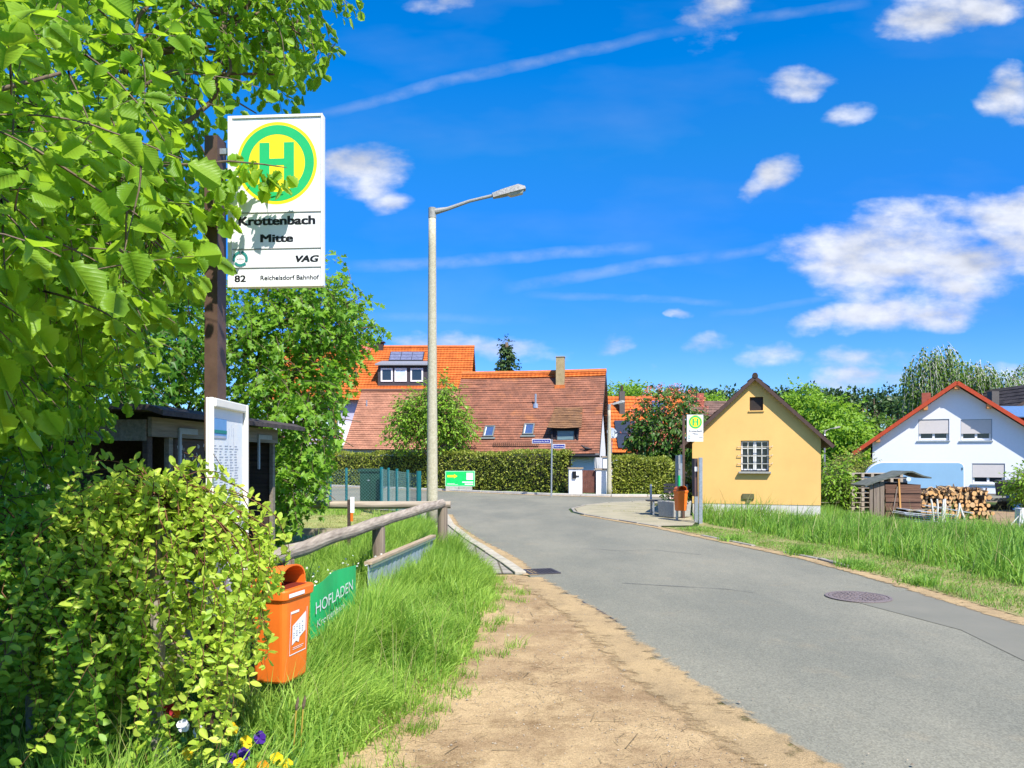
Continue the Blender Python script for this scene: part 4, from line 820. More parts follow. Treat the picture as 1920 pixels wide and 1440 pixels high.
# dormer
dx0, dx1 = -2.42, -1.0; dm = MB(Mo); dm.bb(dx0 + .05, dx0 + .13, .62, .70, 2.35, 2.98); dm.bb(dx1 - .13, dx1 - .05, .62, .70, 2.35, 2.98)
dm.prism([(dx0 + .06, .70, zr(.70)), (dx0 + .06, .70, 3.0), (dx0 + .06, 2.1, 3.86), (dx0 + .06, 2.1, zr(2.1))], (0, 0, 0), (.05, 0, 0)); dm.prism([(dx1 - .11, .70, zr(.70)), (dx1 - .11, .70, 3.0), (dx1 - .11, 2.1, 3.86), (dx1 - .11, 2.1, zr(2.1))], (0, 0, 0), (.05, 0, 0))
dm.bb(dx0 + .13, dx1 - .13, .70, .74, 2.35, 3.0); dr_ = obj('dormer', dm, mat('dark_dormer_wood', (.03, .025, .028), rough=.7), rf)
mb = MB(Mo); roof_plane(mb, (dx0 - .12, .42, 3.02), (dx1 + .12, .42, 3.02), (dx1 - .02, 2.3, zr(2.3) + .04), (dx0 + .02, 2.3, zr(2.3) + .04), 12); obj('dormer_roof', mb, tilemat('dormer_tiles', (.28, .15, .07), (.2, .11, .06), (.1, .05, .03), .18, .165, patch=(.5, .17, .05)), dr_)
window(dr_, Mo, dx0 + .3, dx1 - .24, .698, 2.42, 2.92, fw=.04, mull=0, fm=mat('dark_window_frame', (.05, .04, .04)), gm=mat('curtained_glass', (.12, .2, .22), rough=.2, spec=.6, col2=(.22, .32, .33), scale=3, stretch=(1, 1, 6)))
mb = MB(Mo); mb.bb(dx0 + .05, dx1 - .05, .52, .62, 2.28, 2.33); obj('dormer_sill', mb, mat('brown_sill', (.2, .14, .1)), dr_)
# crow on the eave
def bird(p, label):
    bm = MB(); x, y, z = p; t = thing('bird', label, 'bird', p)
    bm.tube([(x - .30, y, z + .20), (x - .25, y, z + .235), (x - .19, y, z + .23), (x - .13, y, z + .17), (x - .03, y, z + .12), (x + .08, y, z + .10), (x + .17, y, z + .085), (x + .30, y, z + .07)], [.006, .035, .043, .045, .07, .068, .035, .012], 10)
    for s in (-.02, .03): bm.tube([(x - .01 + s, y + s, z + .09), (x + .0 + s, y + s, z - .0)], .008, 5); bm.tube([(x + s, y + s, z + .004), (x - .05 + s, y + s, z + .004)], .006, 5)
    obj('body', bm, mat('black_plumage', (.02, .02, .025), rough=.5), t, smooth=True)
q = Mo @ Vector((-.62, .10, zr(.10) + .045)); bird(tuple(q), 'dark pigeon standing on the lower edge of the brown tile roof')
dish('x', 'round grey satellite dish on a thin mast beside the white gable wall', at(1148, 812, 38.85), .30, (.35, -.8, .35), mat('grey_dish', (.30, .34, .38), rough=.5), tuple(gr(1146, 900)[:2]) + (0,) if False else (5.0, 38.9, 0.3))

# ---- gate with pillars
t = thing('garden_gate', 'brown board gate between two white rendered pillars at the end of the hedge', 'gate', (3.3, 32.7, 0)); mp_ = M_PLASTER
for x0, x1, ty in ((2.42, 2.98, 1.12), (3.58, 4.22, 1.08)):
    mb = MB(); mb.bb(x0, x1, 32.6, 33.0, -.05, ty); pl = obj('pillar', mb, mp_, t); mb = MB(); mb.bb(x0 - .05, x1 + .05, 32.55, 33.05, ty + .002, ty + .06); obj('coping', mb, mat('tan_coping', (.33, .26, .18), rough=.9), pl)
mb = MB()
for k in range(6): mb.bb(3.0 + k * .094, 3.0 + k * .094 + .09, 32.75, 32.785, .10, 1.06)
mb.bb(3.0, 3.56, 32.786, 32.81, .9, .98); mb.bb(3.0, 3.56, 32.786, 32.81, .2, .28); obj('gate_leaf', mb, mat('brown_gate_wood', (.13, .05, .035), rough=.6, var=.3, scale=5), t)
mb = MB(); mb.bb(2.56, 2.72, 32.52, 32.60, .72, 1.02); mb.bb(2.72, 2.86, 32.56, 32.6, .80, .84); obj('letter_box', mb, M_BLACK, t)
t = thing('garden_wall', 'white rendered wall stub with bracketed post beside the gable of the old house', 'wall', (4.5, 34.2, 0))
mb = MB(); mb.bb(4.2, 4.85, 35.4, 35.7, 0, 1.6); obj('wall_body', mb, M_PLASTER, t); mb = MB(); mb.bb(4.14, 4.9, 35.35, 35.75, 1.602, 1.67); obj('coping', mb, mat('tan_coping', (.33, .26, .18), rough=.9), t)

# ---- barn annexe
Mb = Matrix.Translation((-2.95, 44.5, -.17)) @ Matrix.Rotation(R(-3), 4, 'Z') @ Matrix.Scale(1.13, 4); th_ = thing('barn', 'low barn with a pinkish clay tile roof behind the long hedge', 'barn', (-6, 41, 0), R(-3))
rp = MB(Mb); roof_plane(rp, (-6.15, 0, 2.0), (0, 0, 2.0), (0, 4, 5.35), (-6.15, 4, 5.35), 30); rf = obj('roof', rp, T_BARN, th_)
rp = MB(Mb); roof_plane(rp, (0, 5.2, 4.35), (-6.15, 5.2, 4.35), (-6.15, 4, 5.35), (0, 4, 5.35), 6); obj('roof', rp, T_BARN, th_)
mb = MB(Mb); mb.tube([(-6.2, 4, 5.38), (0, 4, 5.38)], .1, 8); obj('ridge', mb, T_BARN, rf)
w = MB(Mb); w.prism([(-6.0, .4, 0), (-6.0, 5, 0), (-6.0, 5, 4.3), (-6.0, 4, 5.2), (-6.0, .4, 2.2)], (0, 0, 0), (5.8, 0, 0)); obj('wall', w, M_PLASTER, th_)
mb = MB(Mb); mb.tube([(-5.6, 2.9, 4.3), (-5.6, 2.9, 4.75)], .04, 6); obj('vent_pipe', mb, M_GALV, rf)

# ---- large orange roofed house behind
Mh = Matrix.Translation((-3.1, 54, -.11)) @ Matrix.Scale(1.07, 4); th_ = thing('orange_roof_house', 'tall house behind with a steep bright orange roof, strip dormer and solar panels', 'house', (-9, 54, 0))
WL = -13.5; z0, z1_ = 5.4, 9.62
rp = MB(Mh); roof_plane(rp, (WL, 0, z0), (0.15, 0, z0), (0.15, 5.5, z1_), (WL, 5.5, z1_), 22, lip=.05); rf = obj('roof', rp, T_NEW, th_)
rp = MB(Mh); roof_plane(rp, (0.15, 11, z0), (WL, 11, z0), (WL, 5.5, z1_), (0.15, 5.5, z1_), 12, lip=.05); obj('roof', rp, T_NEW, th_)
mb = MB(Mh); mb.tube([(WL, 5.5, z1_ + .05), (.17, 5.5, z1_ + .05)], .12, 8); obj('ridge', mb, T_RIDGE, rf)
w = MB(Mh); w.prism([(WL + .3, .6, 0), (WL + .3, 10.4, 0), (WL + .3, 10.4, z0 + .2), (WL + .3, 5.5, z1_ - .15), (WL + .3, .6, z0 + .2)], (0, 0, 0), (-WL - .4, 0, 0)); obj('wall', w, mat('lilac_plaster', (.42, .40, .50), rough=.9, var=.05), th_)
def zh(y): return z0 + (z1_ - z0) / 5.5 * y
dx0, dx1 = -6.15, -2.6; zb_, zt_ = 6.62, 7.78; dm = MB(Mh); yf = 1.35
dm.prism([(dx0, yf, zh(yf) - .3), (dx0, yf, zt_), (dx0, 3.6, zt_ + .35), (dx0, 3.6, zh(3.6) - .3)], (0, 0, 0), (dx1 - dx0, 0, 0)); dr_ = obj('dormer', dm, mat('slate_cladding', (.05, .045, .05), rough=.7), rf)
mb = MB(Mh); mb.add([(dx0 - .15, yf - .3, zt_ + .02), (dx1 + .15, yf - .3, zt_ + .02), (dx1 + .15, 3.8, zt_ + .55), (dx0 - .15, 3.8, zt_ + .55), (dx0 - .15, yf - .3, zt_ + .12), (dx1 + .15, yf - .3, zt_ + .12), (dx1 + .15, 3.8, zt_ + .65), (dx0 - .15, 3.8, zt_ + .65)], [(3, 2, 1, 0), (4, 5, 6, 7), (0, 1, 5, 4), (1, 2, 6, 5), (2, 3, 7, 6), (3, 0, 4, 7)]); obj('dormer_roof', mb, mat('zinc_roof', (.25, .26, .28), rough=.5), dr_)
G2 = mat('net_curtain_glass', (.4, .55, .62), rough=.2, spec=.6, col2=(.65, .75, .8), scale=3)
for k, (a, b) in enumerate(((-5.95, -5.15), (-5.02, -4.2), (-3.95, -3.1))): window(dr_, Mh, a, b, yf - .002, zb_ + .1, zt_ - .15, fw=.1, mull=0, gm=G2 if k == 1 else M_GLASS)
Ms = Mh @ Matrix.Translation((-4.6, 4.25, zh(4.25) + .12)) @ Matrix.Rotation(math.atan2(z1_ - z0, 5.5), 4, 'X')
mb = MB(Ms); mb.bb(-1.22, 1.22, -.62, .62, 0, .08); sp = obj('solar_panel', mb, mat('dark_frame', (.03, .03, .035), rough=.4), rf)
mb = MB(Ms)
for i in range(3):
    for j in range(3): mb.bb(-1.17 + i * .79, -.42 + i * .79, -.57 + j * .39, -.22 + j * .39, .081, .088)
obj('solar_cell', mb, mat('solar_glass', (.22, .24, .34), rough=.15, spec=.8, var=.2, col2=(.10, .10, .16), scale=6, stretch=(1, 3, 1)), sp)
mb = MB(Mh); mb.bb(-6.95, -6.45, 5.2, 5.7, 9.3, 9.95); ch = obj('chimney', mb, mat('dark_chimney', (.05, .035, .03)), rf); mb = MB(Mh); mb.bb(-7.05, -6.35, 5.1, 5.8, 9.953, 10.02); obj('chimney_cap', mb, mat('dark_chimney', (.05,) * 3), ch)
mb = MB(Mh); mb.bb(-8.25, -7.7, 5.2, 5.7, 9.3, 9.85); obj('chimney', mb, mat('dark_chimney', (.05,) * 3), rf)
mb = MB(Mh); mb.bb(-8.55, -8.33, -1.4, -1.2, 0, 5.1); obj('balcony_post', mb, mat('orange_wood', (.62, .28, .05), rough=.6, var=.15), th_)
bl = MB(Mh); bl.bb(-13.4, -7.9, -1.45, .55, 2.25, 2.4); bo = obj('balcony', bl, M_CONC, th_)
mb = MB(Mh)
for z in (2.55, 2.8, 3.05): mb.bb(-13.4, -7.9, -1.5, -1.455, z, z + .14)
obj('balcony_rail', mb, mat('red_brown_board', (.28, .1, .05), rough=.7), bo)
w = MB(Mh); w.bb(-8.6, -6.8, .3, .58, 0, 3.9); obj('white_wall', w, M_PLASTER, th_)
window(th_, Mh, -10.1, -9.0, .598, 2.9, 4.6, fw=.08, mull=1, gm=G2)
q = Mh @ Vector((-7.55, 4.7, zh(4.7))); dish('y', 'red satellite dish on the bright orange roof', (q.x, q.y, q.z + .55), .42, (.3, -.85, .35), mat('red_dish', (.45, .07, .04), rough=.5), tuple(q))

# ---- orange house right of the old farmhouse
Ms_ = frame(11.6, 47.5, 0); th_ = thing('small_orange_house', 'house with an orange roof and dark solar panels half hidden behind the red flowering tree', 'house', (9, 49, 0))
rp = MB(Ms_); roof_plane(rp, (-5.6, 0, 1.9), (0, 0, 1.9), (0, 4.2, 5.75), (-5.6, 4.2, 5.75), 16, lip=.05); rf = obj('roof', rp, T_NEW, th_)
rp = MB(Ms_); roof_plane(rp, (0, 8.4, 1.9), (-5.6, 8.4, 1.9), (-5.6, 4.2, 5.75), (0, 4.2, 5.75), 8, lip=.05); obj('roof', rp, T_NEW, th_)
w = MB(Ms_); w.prism([(-5.4, .4, 0), (-5.4, 8, 0), (-5.4, 8, 2), (-5.4, 4.2, 5.55), (-5.4, .4, 2)], (0, 0, 0), (5.2, 0, 0)); obj('wall', w, mat('dark_timber_wall', (.06, .05, .045)), th_)
mb = MB(Ms_); mb.bb(-4.55, -4.2, 2.8, 3.2, 4.0, 5.95); ch = obj('chimney', mb, mat('slate_chimney', (.10, .09, .08)), rf); mb = MB(Ms_); mb.tube([(-4.38, 3.0, 5.96), (-4.38, 3.0, 6.35)], .09, 8); obj('flue', mb, M_DKWOOD, ch)
a2 = math.atan2(3.85, 4.2); Mp = Ms_ @ Matrix.Translation((-3.6, 1.15, 1.9 + 1.15 * 3.85 / 4.2 + .1)) @ Matrix.Rotation(a2, 4, 'X'); mb = MB(Mp)
for i in range(3):
    for j in range(2): mb.bb(-1.4 + i * 1.05, -.4 + i * 1.05, -1.3 + j * 1.35, .0 + j * 1.35, 0, .05)
obj('solar_panel', mb, mat('solar_dark', (.035, .04, .055), rough=.2, spec=.7), rf)
Mp = Ms_ @ Matrix.Translation((-1.9, 3.2, 1.9 + 3.2 * 3.85 / 4.2 + .1)) @ Matrix.Rotation(a2, 4, 'X'); mb = MB(Mp); mb.bb(-.4, .4, -.6, .6, 0, .07); obj('skylight', mb, mat('sky_glass', (.05, .09, .2)), rf)

# ---- brown roof far behind the red tree
th_ = thing('brown_roof_house', 'distant low house with a grey brown roof between red tree and yellow house', 'house', (15, 56, 0))
Mq = frame(12.6, 54, 0); rp = MB(Mq); roof_plane(rp, (0, 0, 3.3), (6.5, 0, 3.3), (6.5, 4, 5.9), (0, 4, 5.9), 14); rf = obj('roof', rp, T_BROWN, th_)
w = MB(Mq); w.bb(.3, 6.2, .4, 7, 0, 3.4); obj('wall', w, M_PLASTER, th_); mb = MB(Mq); mb.bb(1.2, 1.7, 3.2, 3.7, 5, 6.4); obj('chimney', mb, mat('brick_red', (.35, .1, .06)), rf)

# ---- yellow utility house
th_ = thing('yellow_house', 'small windowless looking yellow gabled building with one barred window and dark roof edge', 'building', (6.455, 20.4, 0), R(-17.5)); YF = 0; My = frame(6.455, 20.4, -17.5)
th_['label'] = 'small yellow gabled building with one barred window and a white plinth'
MY = mat('yellow_render', (.83, .50, .165), rough=.9, var=.07, scale=1.1, bump=.15, bscale=160)
xl, xr, xc, ze, za = -1.627, 1.627, 0.0, 2.14, 3.67
# front wall with real openings: built as strips round the two openings
wx0, wx1, wz0, wz1 = -.362, .353, 1.232, 2.053; ax0, ax1, az0, az1 = -.135, .205, 2.85, 3.21; T = .22
def ztop(x): return ze + (za - ze) * (1 - abs(x - xc) / (xc - xl))
w = MB(My); xs = sorted([xl, wx0, ax0, xc, ax1, wx1, xr])
for a, b in zip(xs, xs[1:]):
    cuts = []
    if a >= wx0 and b <= wx1: cuts.append((wz0, wz1))
    if a >= ax0 and b <= ax1: cuts.append((az0, az1))
    z = .36
    for c0, c1 in cuts: w.bb(a, b, YF, YF + T, z, c0); z = c1
    w.prism([(a, YF, z), (b, YF, z), (b, YF, ztop(b)), (a, YF, ztop(a))], (0, 0, 0), (0, T, 0))
for x in (xl, xr): w.bb(x - (T if x == xr else 0), x + (T if x == xl else 0), YF + T, YF + 5.2, .36, ze)
w.prism([(xl, YF + 5.2, .36), (xr, YF + 5.2, .36), (xr, YF + 5.2, ze), (xc, YF + 5.2, za), (xl, YF + 5.2, ze)], (0, 0, 0), (0, T, 0)); obj('wall', w, MY, th_)
mb = MB(My); mb.bb(xl + .01, xr - .01, YF + .01, YF + 5.4, -.5, .359); obj('plinth', mb, mat('white_plinth', (.66, .62, .56), rough=.9, var=.12, scale=6), th_)
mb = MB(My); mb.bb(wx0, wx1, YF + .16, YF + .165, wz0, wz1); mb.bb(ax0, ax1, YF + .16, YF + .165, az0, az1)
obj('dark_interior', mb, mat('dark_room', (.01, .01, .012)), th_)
wn = window(th_, My, wx0 + .01, wx1 - .01, YF + .13, wz0 + .03, wz1 - .01, fw=.035, mull=1)
mb = MB(My); xm = (wx0 + wx1) / 2
mb.bb(xm - .04, xm + .04, YF + .06, YF + .08, wz0 + .03, wz1)
for x in ((wx0 + xm) / 2, (wx1 + xm) / 2): mb.bb(x - .011, x + .011, YF + .07, YF + .09, wz0 + .04, wz1 - .02)
for k in (1, 2, 3): z = wz0 + (wz1 - wz0) * k / 4; mb.bb(wx0 + .03, wx1 - .03, YF + .07, YF + .09, z - .011, z + .011)
obj('glazing_bars', mb, M_FRAMEW, wn)
g = MB(My)
for z in (wz0 + .20, wz0 + .42, wz0 + .65): g.tube([(wx0 - .09, YF + .0, z), (wx0 - .08, YF - .04, z), (wx1 + .07, YF - .04, z), (wx1 + .09, YF + .0, z + .03)], .010, 6)
for x in (wx0 + .19, xm, wx1 - .19): g.tube([(x, YF - .04, wz0 + .05), (x, YF - .04, wz1 - .04)], .008, 6)
obj('window_grille', g, mat('pale_grille', (.45, .42, .33), rough=.7), wn)
mb = MB(My); mb.bb(wx0 - .05, wx1 + .05, YF - .10, YF + .13, wz0 - .05, wz0 + .0); obj('sill', mb, M_CONC, wn)
mb = MB(My); mb.bb(ax0 + .01, ax1 - .01, YF + .05, YF + .08, az0 + .01, az1 - .01); at_w = obj('attic_shutter', mb, mat('dark_shutter', (.035, .028, .025), rough=.8), th_)
mb = MB(My); mb.bb(ax0 - .03, ax1 + .03, YF - .03, YF + .05, az0 - .03, az0); obj('sill', mb, MY, at_w)
mb = MB(My); mb.bb(-.32, -.02, -.04, 0, .50, .64); mb.bb(-.22, -.12, -.03, 0, .40, .50); obj('wall_vent', mb, mat('mossy_vent', (.14, .13, .06), rough=.9), th_)
sl2 = (za - ze) / (xc - xl); oh = .30
for sgn in (-1, 1):
    rp = MB(My); ex = xc + sgn * (xc - xl + oh); ez = ze - oh * sl2 + .07; y0, y1 = YF - .15, YF + 5.6
    pa, pb = ((ex, y1, ez), (ex, y0, ez)) if sgn < 0 else ((ex, y0, ez), (ex, y1, ez)); ra, rb = ((xc, y1, za + .10), (xc, y0, za + .10)) if sgn < 0 else ((xc, y0, za + .10), (xc, y1, za + .10))
    roof_plane(rp, pa, pb, rb, ra, 11, lip=.03, uvs=0); rf = obj('roof', rp, T_DARK, th_)
    b = MB(My); b.beam((ex, YF - .14, ez - .055), (xc + sgn * .0, YF - .14, za + .045), .035, .09); obj('verge_board', b, mat('brown_verge', (.09, .055, .045), rough=.8), rf)
    b = MB(My); b.prism([(ex, YF - .12, ez - .05), (ex, YF - .12, ez - .03), (xc, YF - .12, za + .06), (xc, YF - .12, za + .04)], (0, 0, 0), (0, 5.7, 0)); obj('soffit', b, M_DKWOOD, rf)
mb = MB(My); mb.tube([(xc, YF - .17, za + .10), (xc, YF + 5.6, za + .10)], .075, 8); obj('ridge', mb, T_BROWN, th_)

# ---- white gabled house
th_ = thing('white_house', 'white gabled house with red verge boards and roller blinds behind the yard', 'house', (20.83, 36, -.5), R(-26)); YW = 0; My = frame(20.83, 36, -26); BZ = -.5
xl, xr, xc, ze, za = -3.56, 3.56, 0.0, 2.32, 4.95
wins = [(-1.58, -.29, 2.41, 3.42), (.17, 1.43, 2.39, 3.38), (.63, 1.93, .37, 1.33)]
def ztop(x): return ze + (za - ze) * (1 - abs(x - xc) / (xc - xl))
w = MB(My); xs = sorted({xl, xc, xr} | {v for q in wins for v in q[:2]}); MW = mat('white_render', (.80, .81, .83), rough=.9, var=.02)
for a, b in zip(xs, xs[1:]):
    cuts = sorted((q[2], q[3]) for q in wins if a >= q[0] - 1e-6 and b <= q[1] + 1e-6); z = -.06
    for c0, c1 in cuts: w.bb(a, b, YW, YW + .3, z, c0); z = c1
    w.prism([(a, YW, z), (b, YW, z), (b, YW, ztop(b)), (a, YW, ztop(a))], (0, 0, 0), (0, .3, 0))
for x in (xl, xr - .3): w.bb(x, x + .3, YW + .3, YW + 9.5, -.06, ze)
w.bb(xl, xr, YW + 9.5, YW + 9.8, -.06, ze); obj('wall', w, MW, th_)
mb = MB(My); mb.bb(xl + .02, xr - .02, YW + .02, YW + 9.7, BZ - .2, -.062); obj('plinth', mb, mat('sand_plinth', (.58, .44, .30), rough=.9), th_)
for (a, b, c, d) in wins:
    wn = window(th_, My, a + .01, b - .01, YW + .14, c + .01, d - .01, fw=.10, mull=1)
    mb = MB(My); mb.bb(a + .03, b - .03, YW + .03, YW + .07, c + (d - c) * .33, d - .03); obj('roller_blind', mb, mat('beige_blind', (.62, .57, .53), rough=.8, var=.03), wn)
    mb = MB(My); mb.bb(a - .06, b + .04, YW - .06, YW + .1, c - .05, c - .002); obj('sill', mb, mat('grey_sill', (.38, .42, .45), rough=.5), wn)
    mb = MB(My); mb.bb(a, b, YW + .02, YW + .09, d - .028, d - .0); mb.bb(a, a + .028, YW + .02, YW + .075, c, d - .03); mb.bb(b - .028, b, YW + .02, YW + .075, c, d - .03); obj('guide_rail', mb, mat('grey_rail', (.3, .33, .36), rough=.5), wn)
sl2 = (za - ze) / (xc - xl); oh = .85
for sgn in (-1, 1):
    rp = MB(My); ex = xc + sgn * (xc - xl + oh); ez = ze - oh * sl2 + .16; y0, y1 = YW - .46, YW + 10.4; rz_ = za + .20
    pa, pb = ((ex, y1, ez), (ex, y0, ez)) if sgn < 0 else ((ex, y0, ez), (ex, y1, ez)); ra, rb = ((xc, y1, rz_), (xc, y0, rz_)) if sgn < 0 else ((xc, y0, rz_), (xc, y1, rz_))
    roof_plane(rp, pa, pb, rb, ra, 15, lip=.05, uvs=0); rf = obj('roof', rp, T_RED, th_)
    b = MB(My); b.beam((ex, YW - .44, ez - .06), (xc, YW - .44, rz_ - .06), .04, .17); obj('verge_board', b, mat('red_verge', (.50, .07, .025), rough=.6, var=.1), rf)
    b = MB(My); b.prism([(ex, YW - .42, ez - .09), (ex, YW - .42, ez - .06), (xc, YW - .42, rz_ - .06), (xc, YW - .42, rz_ - .09)], (0, 0, 0), (0, 10.8, 0)); obj('soffit', b, mat('pine_soffit', (.55, .34, .15), rough=.7), rf)
    for f in (.36, .93):
        x = xc + sgn * (xc - xl) * f; z = za - (za - ze) * f - .03; b = MB(My); b.bb(x - .09, x + .09, YW - .41, YW, z - .12, z + .1); obj('purlin', b, mat('orange_purlin', (.6, .25, .08), rough=.6), rf)
    g = MB(My); g.tube([(ex + sgn * .06, YW - .44, ez - .08), (ex + sgn * .06, YW + 10.3, ez - .08)], .07, 8); obj('gutter', g, mat('black_gutter', (.02,) * 3), rf)
b = MB(My); b.bb(xc - .1, xc + .1, YW - .41, YW, za - .16, za + .08); obj('purlin', b, mat('orange_purlin', (.6, .25, .08)), th_)
b = MB(My); b.tube([(xl - .04, YW + .2, ze - .2), (xl - .06, YW + .2, -.3)], .05, 8); obj('downpipe', b, mat('black_gutter', (.02,) * 3), th_)
b = MB(My); b.bb(-1.35, -.95, YW + 2.2, YW + 2.6, 3.8, 4.85); obj('chimney', b, mat('brick_red', (.4, .1, .06)), th_)

# ---- neighbour house at the right edge
th_ = thing('neighbour_house', 'house with dark gable and blue solar panel rising behind the white house on the right', 'house', (33, 49, 0))
w = MB(); w.prism([(31.0, 50, -.5), (40, 50, -.5), (40, 50, 3.6), (35.2, 50, 6.4), (31.0, 50, 3.9)], (0, 0, 0), (0, 9, 0)); obj('wall', w, MW, th_)
for sgn, ex in ((-1, 30.6), (1, 40)):
    rp = MB(); ez = 3.75; xc2 = 35.2
    pa, pb = ((ex, 59.5, ez), (ex, 49.4, ez)) if sgn < 0 else ((ex, 49.4, ez), (ex, 59.5, ez)); ra, rb = ((xc2, 59.5, 6.6), (xc2, 49.4, 6.6)) if sgn < 0 else ((xc2, 49.4, 6.6), (xc2, 59.5, 6.6))
    roof_plane(rp, pa, pb, rb, ra, 10, uvs=0); rf = obj('roof', rp, T_DARK, th_)
    b = MB(); b.beam((ex, 49.42, ez - .08), (xc2, 49.42, 6.52), .05, .2); obj('verge_board', b, M_DKWOOD, rf)
b = MB(); b.prism([(32.4, 49.9, 4.0), (38, 49.9, 4.0), (35.2, 49.9, 5.7)], (0, 0, 0), (0, .08, 0)); obj('gable_cladding', b, M_DKWOOD, th_)
b = MB(); b.bb(30.0, 30.45, 48, 48.5, 2.5, 5.75); obj('chimney', b, mat('slate_chimney', (.1,) * 3), th_)
M = Matrix.Translation((30.9, 46.5, 4.35)) @ Matrix.Rotation(R(22), 4, 'X'); b = MB(M); b.bb(-2.0, 2.2, -1, 1, 0, .06); obj('solar_panel', b, mat('solar_glass_blue', (.12, .2, .34), rough=.15, spec=.8), th_)
rp = MB(); roof_plane(rp, (28, 45.2, 3.45), (36, 45.2, 3.45), (36, 47.6, 4.45), (28, 47.6, 4.45), 6, lip=.05); obj('porch_roof', rp, T_RED, th_)
b = MB(); b.bb(28.4, 36, 45.6, 47.5, -.5, 3.4); obj('porch_wall', b, MW, th_)

# ------------------------------------------------------------------ caravan, shed, firewood, stakes
def caravan():
    t = thing('caravan', 'pale blue white caravan standing behind the wooden shed', 'caravan', (15.6, 30, -.45), R(-27)); Y0, D = 0, 2.1; Mc = frame(15.55, 30, -24)
    x0, x1, z0, z1 = -1.9, 1.85, -.15, 1.43
    def prof(ins):
        P = []
        def arc(cx, cz, r, a0, a1, n=7):
            for k in range(n): a = R(a0 + (a1 - a0) * k / (n - 1)); P.append((cx + r * math.cos(a), cz + r * math.sin(a)))
        arc(x1 - .22, z1 - .22, .22 - ins, 0, 90); arc(x0 + 1.0, z1 - .75, .75 - ins, 90, 150); arc(x0 + .32, z0 + .45, .32 - ins, 160, 200); arc(x0 + .45, z0 + .25, .25 - ins, 200, 270); arc(x1 - .15, z0 + .15, .15 - ins, 270, 360); return P
    b = MB(Mc); b.prism([(x, Y0, z) for x, z in prof(.0)], (0, 0, 0), (0, D, 0)); obj('caravan_body', b, mat('caravan_white', (.74, .76, .76), rough=.4, var=.03), t, bevel=.03)
    b = MB(Mc); b.prism([(x, Y0 - .006, z) for x, z in prof(.035)], (0, 0, 0), (0, .012, 0)); obj('side_panel', b, mat('caravan_blue', (.26, .46, .62), rough=.45, var=.05, scale=1.2), t)
    b = MB(Mc); b.bb(-1.1, -.1, Y0 - .03, Y0 - .006, .45, .85); wn = obj('window', b, mat('tinted_acrylic', (.03, .05, .08), rough=.1, spec=.7), t)
    M = Mc @ Matrix.Translation((.5, Y0 + .02, -.1)) @ Matrix.Rotation(R(90), 4, 'X'); w_ = MB(M); w_.lathe((0, 0, -.1), [(.14, 0), (.30, 0), (.32, .03), (.32, .17), (.30, .2), (.14, .2)], 24); wh = obj('wheel', w_, mat('tyre_rubber', (.02,) * 3, rough=.8), t)
    w_ = MB(M); w_.lathe((0, 0, .08), [(.14, 0), (.14, .03), (.001, .04)], 16); obj('rim', w_, M_GALV, wh)
    b = MB(Mc); b.bb(1.68, 1.82, Y0 - .03, Y0 - .007, -.02, .22); obj('tail_light', b, mat('red_lens', (.6, .02, .02), rough=.2), t)
    b = MB(Mc); b.bb(1.75, 1.78, Y0 - .02, Y0 - .007, 1.13, 1.22); obj('marker_light', b, M_BLACK, t)
    b = MB(Mc); b.bb(-.2, .4, Y0 + .6, Y0 + 1.2, z1 - .01, z1 + .05); obj('roof_hatch', b, M_FRAMEW, t)
caravan()
